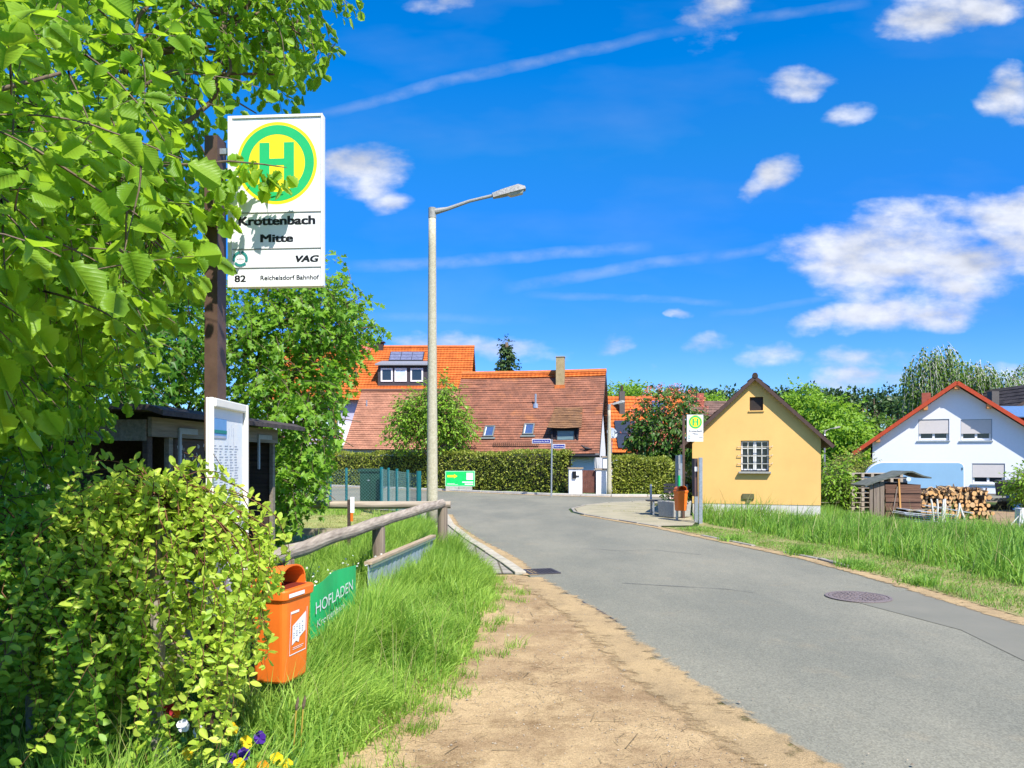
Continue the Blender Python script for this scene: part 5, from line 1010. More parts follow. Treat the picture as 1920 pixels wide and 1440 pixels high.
def shed():
    t = thing('garden_shed', 'low dark brown board shed with a shallow felt roof beside the firewood', 'shed', (12, 24, -.45)); y0 = 23.9; x0, x1, x2 = 11.12, 11.62, 12.72; zt = lambda x: .80 + (x - x0) * .27 if x < 12.35 else 1.13 - (x - 12.35) * .3
    M_SH = woodmat('shed_boards', (.075, .04, .028), (.2, .105, .065), 'X', 2.5)
    b = MB(); n = 9
    for i in range(n):
        z = -.45 + i * .135; z2 = z + .13
        for xa, xb in ((x1, 12.35), (12.35, x2)):
            ta, tb = min(z2, zt(xa) - .03), min(z2, zt(xb) - .03)
            if ta - z < .02 and tb - z < .02: continue
            b.prism([(xa, y0, z), (xb, y0, z), (xb, y0, max(tb, z + .01)), (xa, y0, max(ta, z + .01))], (0, 0, 0), (0, .05, 0)); b.v[-8:] = [q_ + Vector((0, -.03 * (i % 2), 0)) for q_ in b.v[-8:]]
    for i in range(n): z = -.45 + i * .135; b.bb(x1 - .02, x1 + .02, y0 + .06, y0 + .8, z, min(z + .13, .78)); b.bb(x2 - .04, x2, y0 + .06, y0 + .8, z, min(z + .13, .92))
    b.bb(x1, x2, y0 + .8, y0 + .85, -.45, .8)
    obj('board_wall', b, M_SH, t)
    mp_ = woodmat('grey_shed_post', (.13, .10, .08), (.3, .24, .18), 'Z', 3); b = MB()
    for xa, xb in ((11.14, 11.24), (11.27, 11.45), (11.47, 11.60)): b.bb(xa, xb, y0 + .02, y0 + .05, -.45, zt(xa) - .04)
    obj('side_boards', b, mp_, t)
    b = MB(); b.beam((12.08, y0 - .03, -.2), (12.02, y0 - .03, .95), .05, .03); obj('orange_batten', b, mat('fresh_batten', (.5, .26, .08), rough=.7), t); b = MB(); b.beam((11.83, y0 - .03, -.15), (11.97, y0 - .03, .7), .03, .03); obj('batten', b, mp_, t)
    b = MB(); P = [(10.93, .70), (11.3, .84), (11.9, 1.02), (12.25, 1.14), (12.40, 1.14), (12.75, 1.0), (12.98, .95)]
    for (a, za_), (c, zc_) in zip(P, P[1:]): b.prism([(a, y0 - .14, za_), (c, y0 - .14, zc_), (c, y0 - .14, zc_ + .045), (a, y0 - .14, za_ + .045)], (0, 0, 0), (0, 1.0, 0))
    obj('roof', b, mat('grey_roofing_felt', (.07, .085, .07), rough=.9, var=.3, scale=8, col2=(.15, .16, .135)), t)
    b = MB(); b.lathe((0, 0, 0), [(.065, 0), (.065, .02), (.05, .025), (.001, .025)], 20); b2 = MB(Matrix.Translation((12.33, y0 - .01, .93)) @ Matrix.Rotation(R(90), 4, 'X')); b2.lathe((0, 0, 0), [(.075, 0), (.075, .02), (.055, .026), (.001, .026)], 20); obj('thermometer_dial', b2, mat('pale_blue_dial', (.55, .65, .72), rough=.4), t)
    return t
shed()
# split logs: a heap of cut round and split billets
M_LOGS = [mat('log_bark', (.10, .06, .035), rough=.95, col2=(.22, .15, .09), scale=14, bump=.5)]
M_CUT = mat('cut_wood', (.52, .27, .10), rough=.8, col2=(.68, .42, .18), scale=9)
M_CUT2 = mat('pale_cut_wood', (.62, .44, .22), rough=.8, col2=(.45, .26, .12), scale=9)
def logs():
    y = 25.2; k = 0; lr = random.Random(5)
    for row in range(8):
        z = -.42 + row * .128; half = 1.32 - row * .045 - (.35 if row > 6 else 0) + lr.uniform(-.05, .05); n = int(half * 2 / .150)
        for i in range(n):
            x = 14.52 - half + (i + .5 * (row % 2)) * .152 + lr.uniform(-.02, .02) + (0.12 if row > 5 else 0)
            r = lr.uniform(.058, .090); L = lr.uniform(.55, .9); dy = lr.uniform(-.12, .1); ang = lr.gauss(0, .12 + .03 * row); tilt = lr.gauss(0, .03 + .006 * row); sp = lr.random() < .45
            t = thing('log', None, 'log', (x, y + dy, z)); t['group'] = 'firewood logs heaped beside the shed'
            pos = 'bottom' if row < 3 else ('middle' if row < 6 else 'top'); side = 'left' if x < 13.9 else ('right' if x > 15.1 else 'central')
            t['label'] = ('split' if sp else 'round') + ' firewood log in the heap beside the shed, ' + pos + ' ' + side + ' part'
            M = Matrix.Translation((x, y + dy, z + r)) @ Matrix.Rotation(ang, 4, 'Z') @ Matrix.Rotation(tilt, 4, 'X') @ Matrix.Rotation(lr.uniform(0, 6.28), 4, 'Y')
            m = 9; ring = []
            for a in range(m): th = 2 * math.pi * a / m; rr = r * (1 + lr.uniform(-.08, .08)); ring.append((rr * math.cos(th), (max(-.25 * r, rr * math.sin(th)) if sp else rr * math.sin(th))))
            b = MB(M); vs = [(a, 0, c) for a, c in ring] + [(a * .95, L, c * .95) for a, c in ring]; b.add(vs, [(j, (j + 1) % m, m + (j + 1) % m, m + j) for j in range(m)] + [tuple(range(m, 2 * m))[::-1]]); obj('bark', b, M_LOGS[0], t)
            b = MB(M); b.add([(a, -.001, c) for a, c in ring], [tuple(range(m))]); obj('cut_face', b, M_CUT if lr.random() < .65 else M_CUT2, t); k += 1
    for i in range(34):      # twisted branches thrown on top
        x = 13.25 + lr.uniform(0, 2.3); z = .56 + lr.uniform(0, .14) - .14 * abs(x - 14.4); a = lr.uniform(0, 6.28); L = lr.uniform(.12, .26); b = MB(); p = Vector((x, y - .1 + lr.uniform(-.2, .2), z)); d = Vector((math.cos(a), math.sin(a) * .5, lr.uniform(-.3, .5))).normalized()
        pts = [p + d * L * q + Vector((0, 0, .05 * math.sin(q * 4 + i))) for q in (0, .35, .7, 1)]; b.tube(pts, [.024, .022, .02, .014], 6); o = obj('branch', b, M_CUT2 if i % 3 == 0 else M_LOGS[0]); tag(o, 'bent branch thrown on the top of the firewood heap', 'branch', 'branches on top of the firewood heap')
logs()
# folded corrugated sheets lying in front of the shed
M_TIN = mat('weathered_zinc', (.30, .34, .38), rough=.45, metal=.3, var=.3, scale=10, col2=(.52, .56, .6))
for i in range(7):
    M = Matrix.Translation((12.55 + rnd.uniform(-.12, .12), 22.9 + i * .03, -.43 + i * .062)) @ Matrix.Rotation(R(rnd.uniform(-5, 3)), 4, 'Z') @ Matrix.Rotation(R(6 + rnd.uniform(-2, 3)), 4, 'Y')
    b = MB(M); n = 22; w_, d_ = 1.75 - .05 * i, .8
    for k in range(n):
        za_, zb2 = .018 * (k % 2), .018 * ((k + 1) % 2); ya, yb = d_ * k / n, d_ * (k + 1) / n; b.quad((-w_ / 2, ya, za_), (w_ / 2, ya, za_), (w_ / 2, yb, zb2), (-w_ / 2, yb, zb2))
    o = obj('metal_sheet', b, M_TIN); tag(o, 'corrugated zinc sheet in the low stack before the shed', 'metal sheet', 'zinc sheets stacked before the shed'); s_ = o.modifiers.new('thick', 'SOLIDIFY'); s_.thickness = .012
for (a, b_, lab) in (((12.15, 22.7, .20), (13.7, 22.9, -.05), 'long pale metal bar sloping down to the right over the zinc sheets'), ((11.7, 22.75, .02), (13.0, 22.8, .15), 'thin grey plank lying across the zinc sheets')):
    b = MB(); b.beam(a, b_, .14, .03); o = obj('plank' if 'plank' in lab else 'metal_bar', b, M_TIN if 'metal' in lab else woodmat('weathered_plank', (.2, .16, .12), (.4, .33, .25), 'X')); tag(o, lab, 'plank' if 'plank' in lab else 'metal bar')
# birch stakes
M_BIRCH = mat('birch_bark', (.62, .58, .52), rough=.8, col2=(.85, .82, .76), scale=12, stretch=(1, 1, .3))
YS = 21.0
for (x0, y0, x1, y1, lab) in ((1746, 936, 1752, 976, 'short birch stake leaning left, leftmost of the row before the logs'), (1757, 936, 1761, 988, 'upright birch stake, second from the left before the logs'), (1769, 936, 1766, 980, 'thin birch stake just left of the thicker one, before the logs'), (1772, 935, 1770, 990, 'thicker upright birch stake in the middle of the row'), (1800, 943, 1789, 989, 'left leg of the crossed birch pair before the logs'), (1801, 947, 1818, 993, 'right leg of the crossed birch pair before the logs'), (1914, 955, 1908, 1010, 'birch stake at the right edge of the yard holding the rope')):
    a, b_ = at(x1, y1, YS), at(x0, y0, YS); b_.y += .05 if x0 == 1801 else 0; a.z -= .15; mb = MB(); pts = [a.lerp(b_, k / 5) + Vector((rnd.gauss(0, .008), 0, 0)) for k in range(6)]; mb.tube(pts, [.026] * 5 + [.022], 8); o = obj('stake', mb, M_BIRCH); tag(o, lab, 'stake', 'birch stakes in the yard')
mb = MB(); P = [(1818, 980), (1835, 993), (1855, 999), (1878, 997), (1895, 985), (1915, 962)]; mb.tube([at(x, y, YS + .02) for x, y in P], .014, 6); o = obj('rope', mb, M_BIRCH); tag(o, 'pale rope hanging slack between the birch stakes', 'rope')
mb = MB(); c = at(1917, 955, YS + .1); mb.bb(c.x - .02, c.x + .3, c.y, c.y + .3, c.z - .4, c.z + .02); o = obj('white_crate', mb, M_FRAMEW, bevel=.01); tag(o, 'white plastic box at the right edge behind the birch stake', 'box')
# wheelie bins by the house
def wheelie(x, y, w, h, z, m, lab):
    t = thing('waste_bin', lab, 'waste bin', (x, y, z)); b = MB(); vs = [(x - w * .42, y - w * .42, z), (x + w * .42, y - w * .42, z), (x + w * .42, y + w * .42, z), (x - w * .42, y + w * .42, z), (x - w / 2, y - w / 2, z + h * .9), (x + w / 2, y - w / 2, z + h * .9), (x + w / 2, y + w / 2, z + h * .9), (x - w / 2, y + w / 2, z + h * .9)]
    b.add(vs, [(3, 2, 1, 0), (4, 5, 6, 7), (0, 1, 5, 4), (1, 2, 6, 5), (2, 3, 7, 6), (3, 0, 4, 7)]); obj('bin_body', b, m, t, bevel=.015)
    b = MB(); b.prism([(x - w * .55, y - w * .55, z + h * .91), (x - w * .55, y - w * .5, z + h * .95), (x - w * .55, y + w * .4, z + h), (x - w * .55, y + w * .55, z + h * .91)], (0, 0, 0), (w * 1.1, 0, 0)); b.tube([(x - w * .3, y + w * .58, z + h * .96), (x + w * .3, y + w * .58, z + h * .96)], .02, 6); obj('lid', b, m, t, bevel=.01)
    for s in (-1, 1): b = MB(Matrix.Translation((x + s * w * .42, y + w * .42, z + .08)) @ Matrix.Rotation(R(90), 4, 'Y')); b.lathe((0, 0, -.03), [(.08, 0), (.08, .06)], 12); obj('wheel', b, M_BLACK, t)
M_ANTH = mat('anthracite_plastic', (.05, .05, .055), rough=.5); M_GRN = mat('green_plastic', (.03, .14, .07), rough=.5); M_BLU = mat('blue_plastic', (.03, .1, .3), rough=.5)
wheelie(21.1, 32.3, 1.0, 1.15, -.5, M_ANTH, 'large dark grey waste container with ribbed lid before the white house'); wheelie(21.0, 31.0, .5, .85, -.5, M_GRN, 'green waste bin at the right edge of the yard') if False else None
wheelie(19.75, 30.2, .42, .72, -.5, M_BLU, 'blue lidded tub to the right of the firewood heap'); wheelie(20.5, 29.9, .5, .8, -.5, M_ANTH, 'black tub between the blue and green ones'); wheelie(20.55, 28.6, .6, .98, -.5, M_GRN, 'green waste container at the right edge of the picture')
wheelie(17.35, 28.8, .38, 1.0, -.5, M_ANTH, 'dark water butt half hidden behind the firewood heap')
t = thing('pallet_stack', 'grey stack of pallets lying on the far side of the shed roof', 'pallets', (12.4, 27.2, -.45)); b = MB()
for z in range(9):
    for k in range(6): b.bb(11.95 + k * .34, 12.05 + k * .34, 27, 28, -.45 + z * .17, -.33 + z * .17)
    b.bb(11.85, 13.85, 27, 28, -.33 + z * .17, -.31 + z * .17)
obj('pallet_boards', b, woodmat('pallet_wood', (.25, .21, .16), (.45, .39, .3), 'X'), t)

# ------------------------------------------------------------------ furniture at the far stop
def planter():
    t = thing('planter', 'grey concrete planter with small flowers next to the orange bin at the far stop', 'planter', (4.15, 20.3, .035)); cx, cy = 4.30, 20.35; b = MB(); z0 = .036
    vs = [(cx + a * .29, cy + c * .29, z0) for a, c in ((-1, -1), (1, -1), (1, 1), (-1, 1))] + [(cx + a * .32, cy + c * .32, z0 + .42) for a, c in ((-1, -1), (1, -1), (1, 1), (-1, 1))]; b.M = Matrix.Translation((cx, cy, 0)) @ Matrix.Rotation(R(32), 4, 'Z') @ Matrix.Translation((-cx, -cy, 0)); b.add(vs, [(3, 2, 1, 0), (4, 5, 6, 7), (0, 1, 5, 4), (1, 2, 6, 5), (2, 3, 7, 6), (3, 0, 4, 7)]); obj('tub', b, M_CONC, t, bevel=.02)
    n = 200; P = np.stack([rs.uniform(cx - .32, cx + .32, n), rs.uniform(cy - .3, cy + .3, n), rs.uniform(.45, .64, n)], 1); V, Fc = stamp(LEAF_OVAL[0], LEAF_OVAL[1], P, unit(n), unit(n), rs.uniform(.05, .09, n)); npobj('leaves', V, Fc, leafmat('planter_leaf', (.03, .07, .015), (.06, .13, .03), (.1, .2, .03)), t)
    n = 20; P = np.stack([rs.uniform(cx - .3, cx + .3, n), rs.uniform(cy - .33, cy, n), rs.uniform(.52, .66, n)], 1); V, Fc = stamp(LEAF_MAPLE[0], LEAF_MAPLE[1], P, unit(n), unit(n), rs.uniform(.06, .08, n)); npobj('blossom', V, Fc, mat('pink_petal', (.7, .25, .25), island=.5, col2=(.9, .7, .6), scale=20), t)
planter()
t = thing('bench', 'dark metal bench with slatted back behind the concrete planter', 'bench', (4.3, 21.3, .035)); b = MB(); 
for k in range(5): b.bb(3.72, 5.0, 21.0 + k * .085, 21.0 + k * .085 + .07, .40, .43)
obj('seat', b, mat('black_plastic', (.035, .035, .04), rough=.5), t); b = MB()
for k in range(3): b.bb(4.25, 5.0, 21.46 + k * .02, 21.49 + k * .02, .62 + k * .09, .69 + k * .09)
obj('backrest', b, mat('black_plastic', (.035,) * 3), t)
for x in (3.85, 4.85): b = MB(); b.bb(x, x + .05, 21.02, 21.06, .036, .398); b.bb(x, x + .05, 21.36, 21.40, .036, .398); b.bb(x, x + .05, 21.40, 21.45, .436, .85); obj('leg', b, M_GALV, t)
def board(x, y, z0, z1, d, cols, posts, lab):
    t = thing('notice_board', lab, 'notice board', (x, y, 0)); zs = [z0 + (z1 - z0) * f for f in (0, .35, .72, .8, 1)]
    b = MB(); b.bb(x - .06, x + .02, y, y + d, z0, z1); obj('case', b, cols[0], t); b = MB(); b.bb(x - .058, x + .018, y - .012, y - .001, z0 + .01, z0 + (z1 - z0) * .5); obj('case_end', b, cols[1], t)
    b = MB(); b.bb(x - .058, x + .018, y - .012, y - .001, z0 + (z1 - z0) * .66, z0 + (z1 - z0) * .78); obj('case_label', b, cols[2], t)
    for k, yy in enumerate(posts): b = MB(); b.bb(x + .03, x + .11, yy, yy + .08, 0, z1 + .02 if k == 0 else z0 + .1); obj('post', b, M_GALV, t)
board(4.48, 18.6, .66, 1.58, .25, (mat('dark_case', (.06, .045, .05)), mat('brown_case_end', (.12, .075, .07)), M_WHITE), (18.5, 18.95), 'tall dark notice board on galvanised posts seen edge on before the yellow house')
board(4.42, 20.25, .60, 1.66, .25, (mat('grey_case', (.25, .27, .27)), M_GREENP, mat('grey_case2', (.3, .32, .32))), (20.4,), 'grey and green display case seen edge on behind the small orange bin')
# street name sign
t = thing('street_name_sign', 'thin grey post with two blue street name plates in front of the long hedge', 'street sign', (1.65, 31.8, 0)); b = MB(); b.tube([(1.63, 31.8, 0), (1.65, 31.8, 2.36)], .032, 10); obj('pole', b, M_GALV, t)
M_BLUE = mat('enamel_blue', (.02, .03, .22), rough=.35)
for (xa, xb, za_, s) in ((.83, 1.6, 2.28, 'Reichelsdorfer Straße'), (1.69, 2.2, 2.07, 'Mitterweg')):
    b = MB(); b.bb(xa, xb, 31.79, 31.81, za_ - .09, za_ + .09); pl = obj('name_plate', b, M_WHITE, t); b = MB(); b.bb(xa + .02, xb - .02, 31.782, 31.789, za_ - .068, za_ + .068); obj('plate_face', b, M_BLUE, pl)
    text('lettering', s, face_frame(((xa + xb) / 2, 31.779, za_ - .03), (1, 0, 0), (0, 0, 1)), width=(xb - xa) * .82, height=.075, m=M_WHITE, parent=pl, align='CENTER')
# billboard before the hedge
t = thing('billboard', 'low green billboard with yellow arrow and white square before the hedge', 'billboard', (-2.4, 35, 0)); X0, X1, z0, z1_, Y = -3.18, -1.77, .235, .965, 36.6
b = MB(); b.bb(X0, X1, Y, Y + .04, z0, z1_); obj('panel', b, mat('pale_green_edge', (.35, .75, .45)), t); b = MB(); b.bb(X0 + .035, X1 - .035, Y - .006, Y - .001, z0 + .03, z1_ - .03); obj('panel_print', b, mat('bright_green', (.01, .55, .12), rough=.4), t)
b = MB(); yy = Y - .01; b.add([(X0 + .10, yy, z1_ - .30), (X0 + .42, yy, z1_ - .30), (X0 + .42, yy, z1_ - .35), (X0 + .58, yy, z1_ - .25), (X0 + .42, yy, z1_ - .15), (X0 + .42, yy, z1_ - .20), (X0 + .10, yy, z1_ - .20)], [(0, 1, 2, 3, 4, 5, 6)]); obj('arrow', b, M_YELP, t)
b = MB(); b.bb(X1 - .40, X1 - .08, yy, Y - .007, z1_ - .42, z1_ - .09); b.bb(X0 + .09, X0 + .45, yy, Y - .007, z0 + .12, z0 + .135); b.bb(X0 + .09, X0 + .6, yy, Y - .007, z0 + .07, z0 + .085); b.bb(X1 - .60, X1 - .08, yy, Y - .007, z0 + .17, z0 + .225); b.bb(X1 - .48, X1 - .08, yy, Y - .007, z0 + .07, z0 + .125); obj('white_print', b, M_WHITE, t)
for x in (X0 + .02, X0 + .66): b = MB(); b.bb(x, x + .62, Y - .02, Y + .1, -.02, z0 - .004); obj('base_block', b, M_CONC, t)

# ------------------------------------------------------------------ green wire fence and cabinet
M_TEAL = mat('teal_post', (.012, .14, .16), rough=.45, var=.15)
t = thing('wire_fence', 'teal green wire mesh fence with close set posts beyond the rail', 'fence', (-3.6, 22, 0))
A, B = Vector((-4.42, 26.0, 0)), Vector((-2.22, 18.3, 0)); HF = 1.25
for k, f in enumerate((0, .32, .58, .82, 1.0)):
    f = (0, .25, .5, .77, 1.0)[k]; p = A.lerp(B, f); r = .075 if k in (0, 4) else .05; b = MB(); b.tube([(p.x, p.y, -.05), (p.x, p.y, HF + .03)], [r * .8, r * .8], 10); obj('fence_post', b, M_TEAL, t)
b = MB(); p = B; b.tube([(p.x - .35, p.y + .9, 0), (p.x - .03, p.y + .1, .55)], .03, 6); obj('brace', b, M_TEAL, t)
for x in (-6.2, -5.65, -7.2, -8.4): b = MB(); b.tube([(x, 26.2, -.05), (x, 26.2, HF)], .045, 8); obj('fence_post', b, M_TEAL, t)
def mesh_wire(a, b_, z0, z1, step, r, name, par):
    a, b_ = Vector(a), Vector(b_); L = (b_ - a).length; d = (b_ - a) / L; H_ = z1 - z0; mb = MB(); n = int((L + H_) / step)
    for i in range(n):
        for sg in (1, -1):
            s0 = i * step - (H_ if sg > 0 else 0); s1 = s0 + H_ * 1.0
            if sg < 0: s0, s1 = s0, s0 - H_
            u0, u1, zz0, zz1 = s0, s1, z0, z1
            if sg > 0:
                if u0 < 0: zz0 = z0 + (0 - u0); u0 = 0
                if u1 > L: zz1 = z1 - (u1 - L); u1 = L
            else:
                if u1 < 0: zz1 = z1 - (0 - u1); u1 = 0
                if u0 > L: zz0 = z0 + (u0 - L); u0 = L
            if zz1 - zz0 < .02 or not (0 <= u0 <= L and 0 <= u1 <= L): continue
            p, q = a + d * u0, a + d * u1; mb.beam((p.x, p.y + sg * .002, zz0), (q.x, q.y + sg * .002, zz1), r, r)
    return obj(name, mb, mat('green_wire', (.12, .24, .22), rough=.5), par)
mesh_wire((A.x, A.y, 0), (B.x, B.y, 0), .02, HF - .04, .11, .0035, 'wire_mesh', t); mesh_wire((-8.4, 26.2, 0), (-4.42, 26.0, 0), .02, HF - .04, .11, .0045, 'wire_mesh', t)
t = thing('utility_cabinet', 'dark green utility cabinet standing behind the wire mesh', 'cabinet', (-4.85, 26.6, 0)); b = MB(); b.bb(-5.22, -4.50, 26.35, 26.8, 0, 1.12); obj('cabinet_body', b, mat('dark_green_paint', (.012, .05, .035), rough=.45), t, bevel=.02)
b = MB(); b.bb(-5.27, -4.45, 26.3, 26.85, 1.123, 1.22); obj('cabinet_top', b, mat('dark_green_paint', (.012, .05, .035)), t); b = MB(); b.bb(-4.87, -4.86, 26.338, 26.349, .05, 1.1); obj('door_gap', b, M_BLACK, t); b = MB(); b.bb(-4.95, -4.89, 26.32, 26.349, .8, .84); obj('handle', b, M_GALV, t)

# ------------------------------------------------------------------ wooden shelter on the left
t = thing('shelter', 'old dark wooden shelter with felt roof and pale fascia board, half hidden by foliage', 'shelter', (-4.3, 9.0, 0))
M_FAS = woodmat('grey_fascia', (.15, .125, .09), (.30, .26, .2), 'Y', 2); M_PAN = woodmat('brown_panel', (.055, .036, .028), (.11, .075, .055), 'Y', 2)
Mx = Matrix.Translation((-3.42, 7.25, 0)) @ Matrix.Rotation(R(-2.0), 4, 'Z'); L = 3.5
b = MB(Mx); P = [(-.95, 1.97), (-.3, 2.04), (.16, 2.03), (.30, 1.98)]
for (a, za_), (c, zc_) in zip(P, P[1:]): b.prism([(a, -.35, za_), (c, -.35, zc_), (c, -.35, zc_ + .05), (a, -.35, za_ + .05)], (0, 0, 0), (0, L + .7, 0))
obj('roof', b, mat('dark_felt', (.035, .028, .028), rough=.95, col2=(.09, .075, .07), scale=9, bump=.5), t)
b = MB(Mx); b.bb(-.02, .02, 0, L, 1.80, 1.985); b.bb(-.8, -.03, -.02, .02, 1.76, 1.96); obj('fascia', b, M_FAS, t)
for y in (.0, .42, 1.4, 2.35, 3.42): b = MB(Mx); b.bb(-.07, .0 - .021, y, y + .09, 0, 1.8); obj('post', b, M_DKWOOD if y < .2 else M_FAS, t)
for y, w in ((.52, .42), (2.72, .5)): b = MB(Mx); b.bb(.022, .04, y, y + w, 1.84, 1.90); b.bb(.022, .04, y, y + .05, 1.45, 1.84); obj('bracket', b, mat('pale_bracket', (.32, .35, .34), rough=.6), t)
for z0, z1_ in ((1.42, 1.79), (1.08, 1.41), (.2, 1.07)): b = MB(Mx); b.bb(-.055, -.03, .55, 1.38, z0, z1_); b.bb(-.055, -.03, 1.5, 2.3, z0, z1_); obj('panel', b, M_PAN, t)
b = MB(Mx); b.bb(-.84, -.80, 0, L, 0, 1.94); b.bb(-.80, -.08, L - .04, L, 0, 1.9); b.bb(-.8, -.4, .6, L - .2, .42, .46); obj('back_wall', b, M_DKWOOD, t)
b = MB(Mx); pr = random.Random(3)
for i in range(30):
    y, z = pr.uniform(.6, 1.32), pr.uniform(1.48, 1.74); h_ = pr.uniform(.02, .05); w_ = pr.uniform(.006, .018); a = pr.uniform(-.6, .6); b.box((-.0285, y, z), (.002, w_, h_), Matrix.Rotation(a, 3, 'X'))
for i in range(5): b.box((-.0285, pr.uniform(.7, 1.3), pr.uniform(1.2, 1.38)), (.002, .02, .03))
obj('scratch_marks', b, mat('chalk_marks', (.5, .48, .44)), t)
#PLANTS#
# ------------------------------------------------------------------ plants
def proj(p): return 960 + p[0] / max(p[1], .3) * FPX, HZ - (p[2] - EYE) / max(p[1], .3) * FPX
def limit(tab, lo=None):
    ys = [a for a, b in tab]; xs = [b for a, b in tab]
    def f(p):
        x, y = proj(p); return x < np.interp(y, ys, xs)
    return f
L_HAZ = leafmat('hazel_leaf', (.08, .22, .012), (.33, .52, .035), (.48, .74, .035), .48, veins=True)
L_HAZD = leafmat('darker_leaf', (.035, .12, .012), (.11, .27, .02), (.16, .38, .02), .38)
L_MAP = leafmat('field_leaf', (.07, .19, .015), (.26, .46, .04), (.34, .60, .03), .42)
L_BUSH = leafmat('bush_leaf', (.22, .40, .03), (.62, .72, .10), (.64, .80, .10), .46)
L_BUSHD = leafmat('shaded_bush_leaf', (.13, .30, .03), (.34, .54, .06), (.38, .62, .06), .44)  # left shrub's shade is put into these darker, greener leaf colours
L_FRESH = leafmat('fresh_leaf', (.11, .25, .02), (.32, .50, .04), (.34, .56, .04), .4)
L_HEDGE = leafmat('hedge_leaf', (.11, .17, .02), (.42, .44, .06), (.3, .4, .04), .3)
L_BEECH = leafmat('beech_hedge_leaf', (.08, .12, .02), (.34, .33, .06), (.25, .3, .04), .3)
L_CHEST = leafmat('chestnut_leaf', (.03, .10, .012), (.11, .21, .03), (.12, .24, .02), .3)
L_PINE = leafmat('pine_needles', (.025, .065, .016), (.085, .15, .035), (.04, .08, .02), .15)
L_BIRCH = leafmat('birch_leaf', (.07, .15, .02), (.19, .30, .05), (.2, .34, .04), .4)
L_GRASS = leafmat('grass_blade', (.07, .20, .02), (.42, .60, .10), (.42, .64, .06), .36, rough=.5, spec=.25)
L_GRASS2 = leafmat('field_grass_blade', (.06, .18, .025), (.33, .54, .08), (.33, .56, .05), .35, rough=.5, spec=.25)
L_DRY = leafmat('cut_grass', (.20, .24, .06), (.48, .42, .18), (.3, .3, .1), .25)

# big hazel on the left, its boughs reaching over the near stop
lim = limit([(-400, 720), (0, 690), (50, 640), (110, 625), (170, 575), (225, 520), (240, 415), (300, 385), (318, 440), (370, 440), (395, 395), (430, 385), (560, 380), (640, 385), (700, 370), (745, 250), (800, 210), (1440, 120)])
sprig = [np.array((-1.9, 3.72, 3.0)), np.array((-1.62, 3.80, 3.05)), np.array((-1.42, 3.86, 3.09)), np.array((-1.27, 3.9, 3.09)), np.array((-1.15, 3.92, 3.08))]
sP, sA, sN, sS, sT = crown_twigs([(-1.47, 3.84, 3.04, .13, .05, .07, 6), (-1.30, 3.90, 3.10, .11, .02, .04, 5), (-1.19, 3.9, 3.06, .05, .02, .04, 4), (-1.53, 3.84, 2.86, .10, .06, .10, 8)], .10, 3, .075, leafN=(.1, -.8, .5), droop=1)
t = tree('hazel_tree', 'broad leaved hazel filling the upper left, boughs reaching past the near sign', (-3.6, 4.6, 0),
     [(-1.80, 2.2, 2.42, .72, .5, .62, 165), (-1.75, 1.6, 2.25, .42, .22, .5, 34), (-2.35, 3.4, 2.95, .95, .7, .95, 360), (-1.85, 3.9, 2.5, .3, .3, .4, 40), (-2.5, 5.9, 5.1, 1.25, 1.1, 1.15, 380), (-1.75, 6.2, 5.3, .75, .6, .55, 110), (-3.7, 5.3, 3.9, 1.5, 1.3, 1.5, 420), (-3.25, 4.9, 2.25, .75, .8, .75, 230), (-3.5, 4.6, 1.35, .7, .6, .7, 150)],
     LEAF_BIG, L_HAZ, M_BARK, L=.42, nl=8, ls=.084, r0=.11, clip=lim, leafN=(.25, -.55, .8), jitter=.8, fork=(-3.5, 4.7, 1.3), nsub=7, twr=.0045)
V, Fc = stamp(LEAF_BIG[0], LEAF_BIG[1], sP, sA, sN, sS, curl=rs.uniform(-.4, .2, len(sP))); o = npobj('overhanging_sprig', V, Fc, L_HAZ, t); a_ = o.data.attributes.new('leafco', 'FLOAT_VECTOR', 'POINT'); a_.data.foreach_set('vector', np.tile(np.asarray(LEAF_BIG[0], np.float32), (len(sP), 1)).ravel())
mb = MB(); mb.tube(sprig, [.007, .006, .005, .004, .002], 6); obj('branch', mb, M_BARK, t)

# field maple behind the shelter
lim = limit([(0, 500), (440, 560), (470, 640), (530, 655), (560, 700), (590, 742), (630, 720), (660, 700), (700, 690), (730, 650), (790, 645), (850, 630), (930, 612), (970, 600), (1000, 550), (1100, 500)])
tree('maple_tree', 'dense green tree with reaching twigs behind the wooden shelter', (-4.6, 13.6, 0),
     [(-4.4, 13.4, 3.7, 1.9, 1.3, 1.25, 620), (-3.0, 13.0, 3.95, .95, .7, .55, 170), (-3.35, 12.8, 2.3, 1.05, .9, 1.0, 380), (-3.45, 12.5, 1.05, .8, .7, .75, 250), (-6.0, 13.6, 2.4, 1.8, 1.2, 1.9, 420), (-3.5, 13.4, 4.6, .8, .6, .5, 100)],
     LEAF_MAPLE, L_MAP, M_BARK, L=.5, nl=7, ls=.125, r0=.13, clip=lim, fork=(-4.5, 13.5, 1.4), jitter=.6, twr=.006)
tree('dark_tree', 'tall shaded tree behind the left end of the shelter', (-6.6, 10.6, 0), [(-6.4, 10.4, 2.9, 1.6, 1.2, 2.2, 520), (-5.6, 11.8, 4.4, 1.5, 1.1, 1.5, 330), (-7.6, 10.0, 4.6, 1.6, 1.2, 1.8, 260)], LEAF_MAPLE, L_HAZD, M_BARK, L=.55, nl=7, ls=.13, r0=.13, clip=limit([(0, 300), (500, 380), (1000, 420)]), fork=(-6.5, 10.5, 1.4))
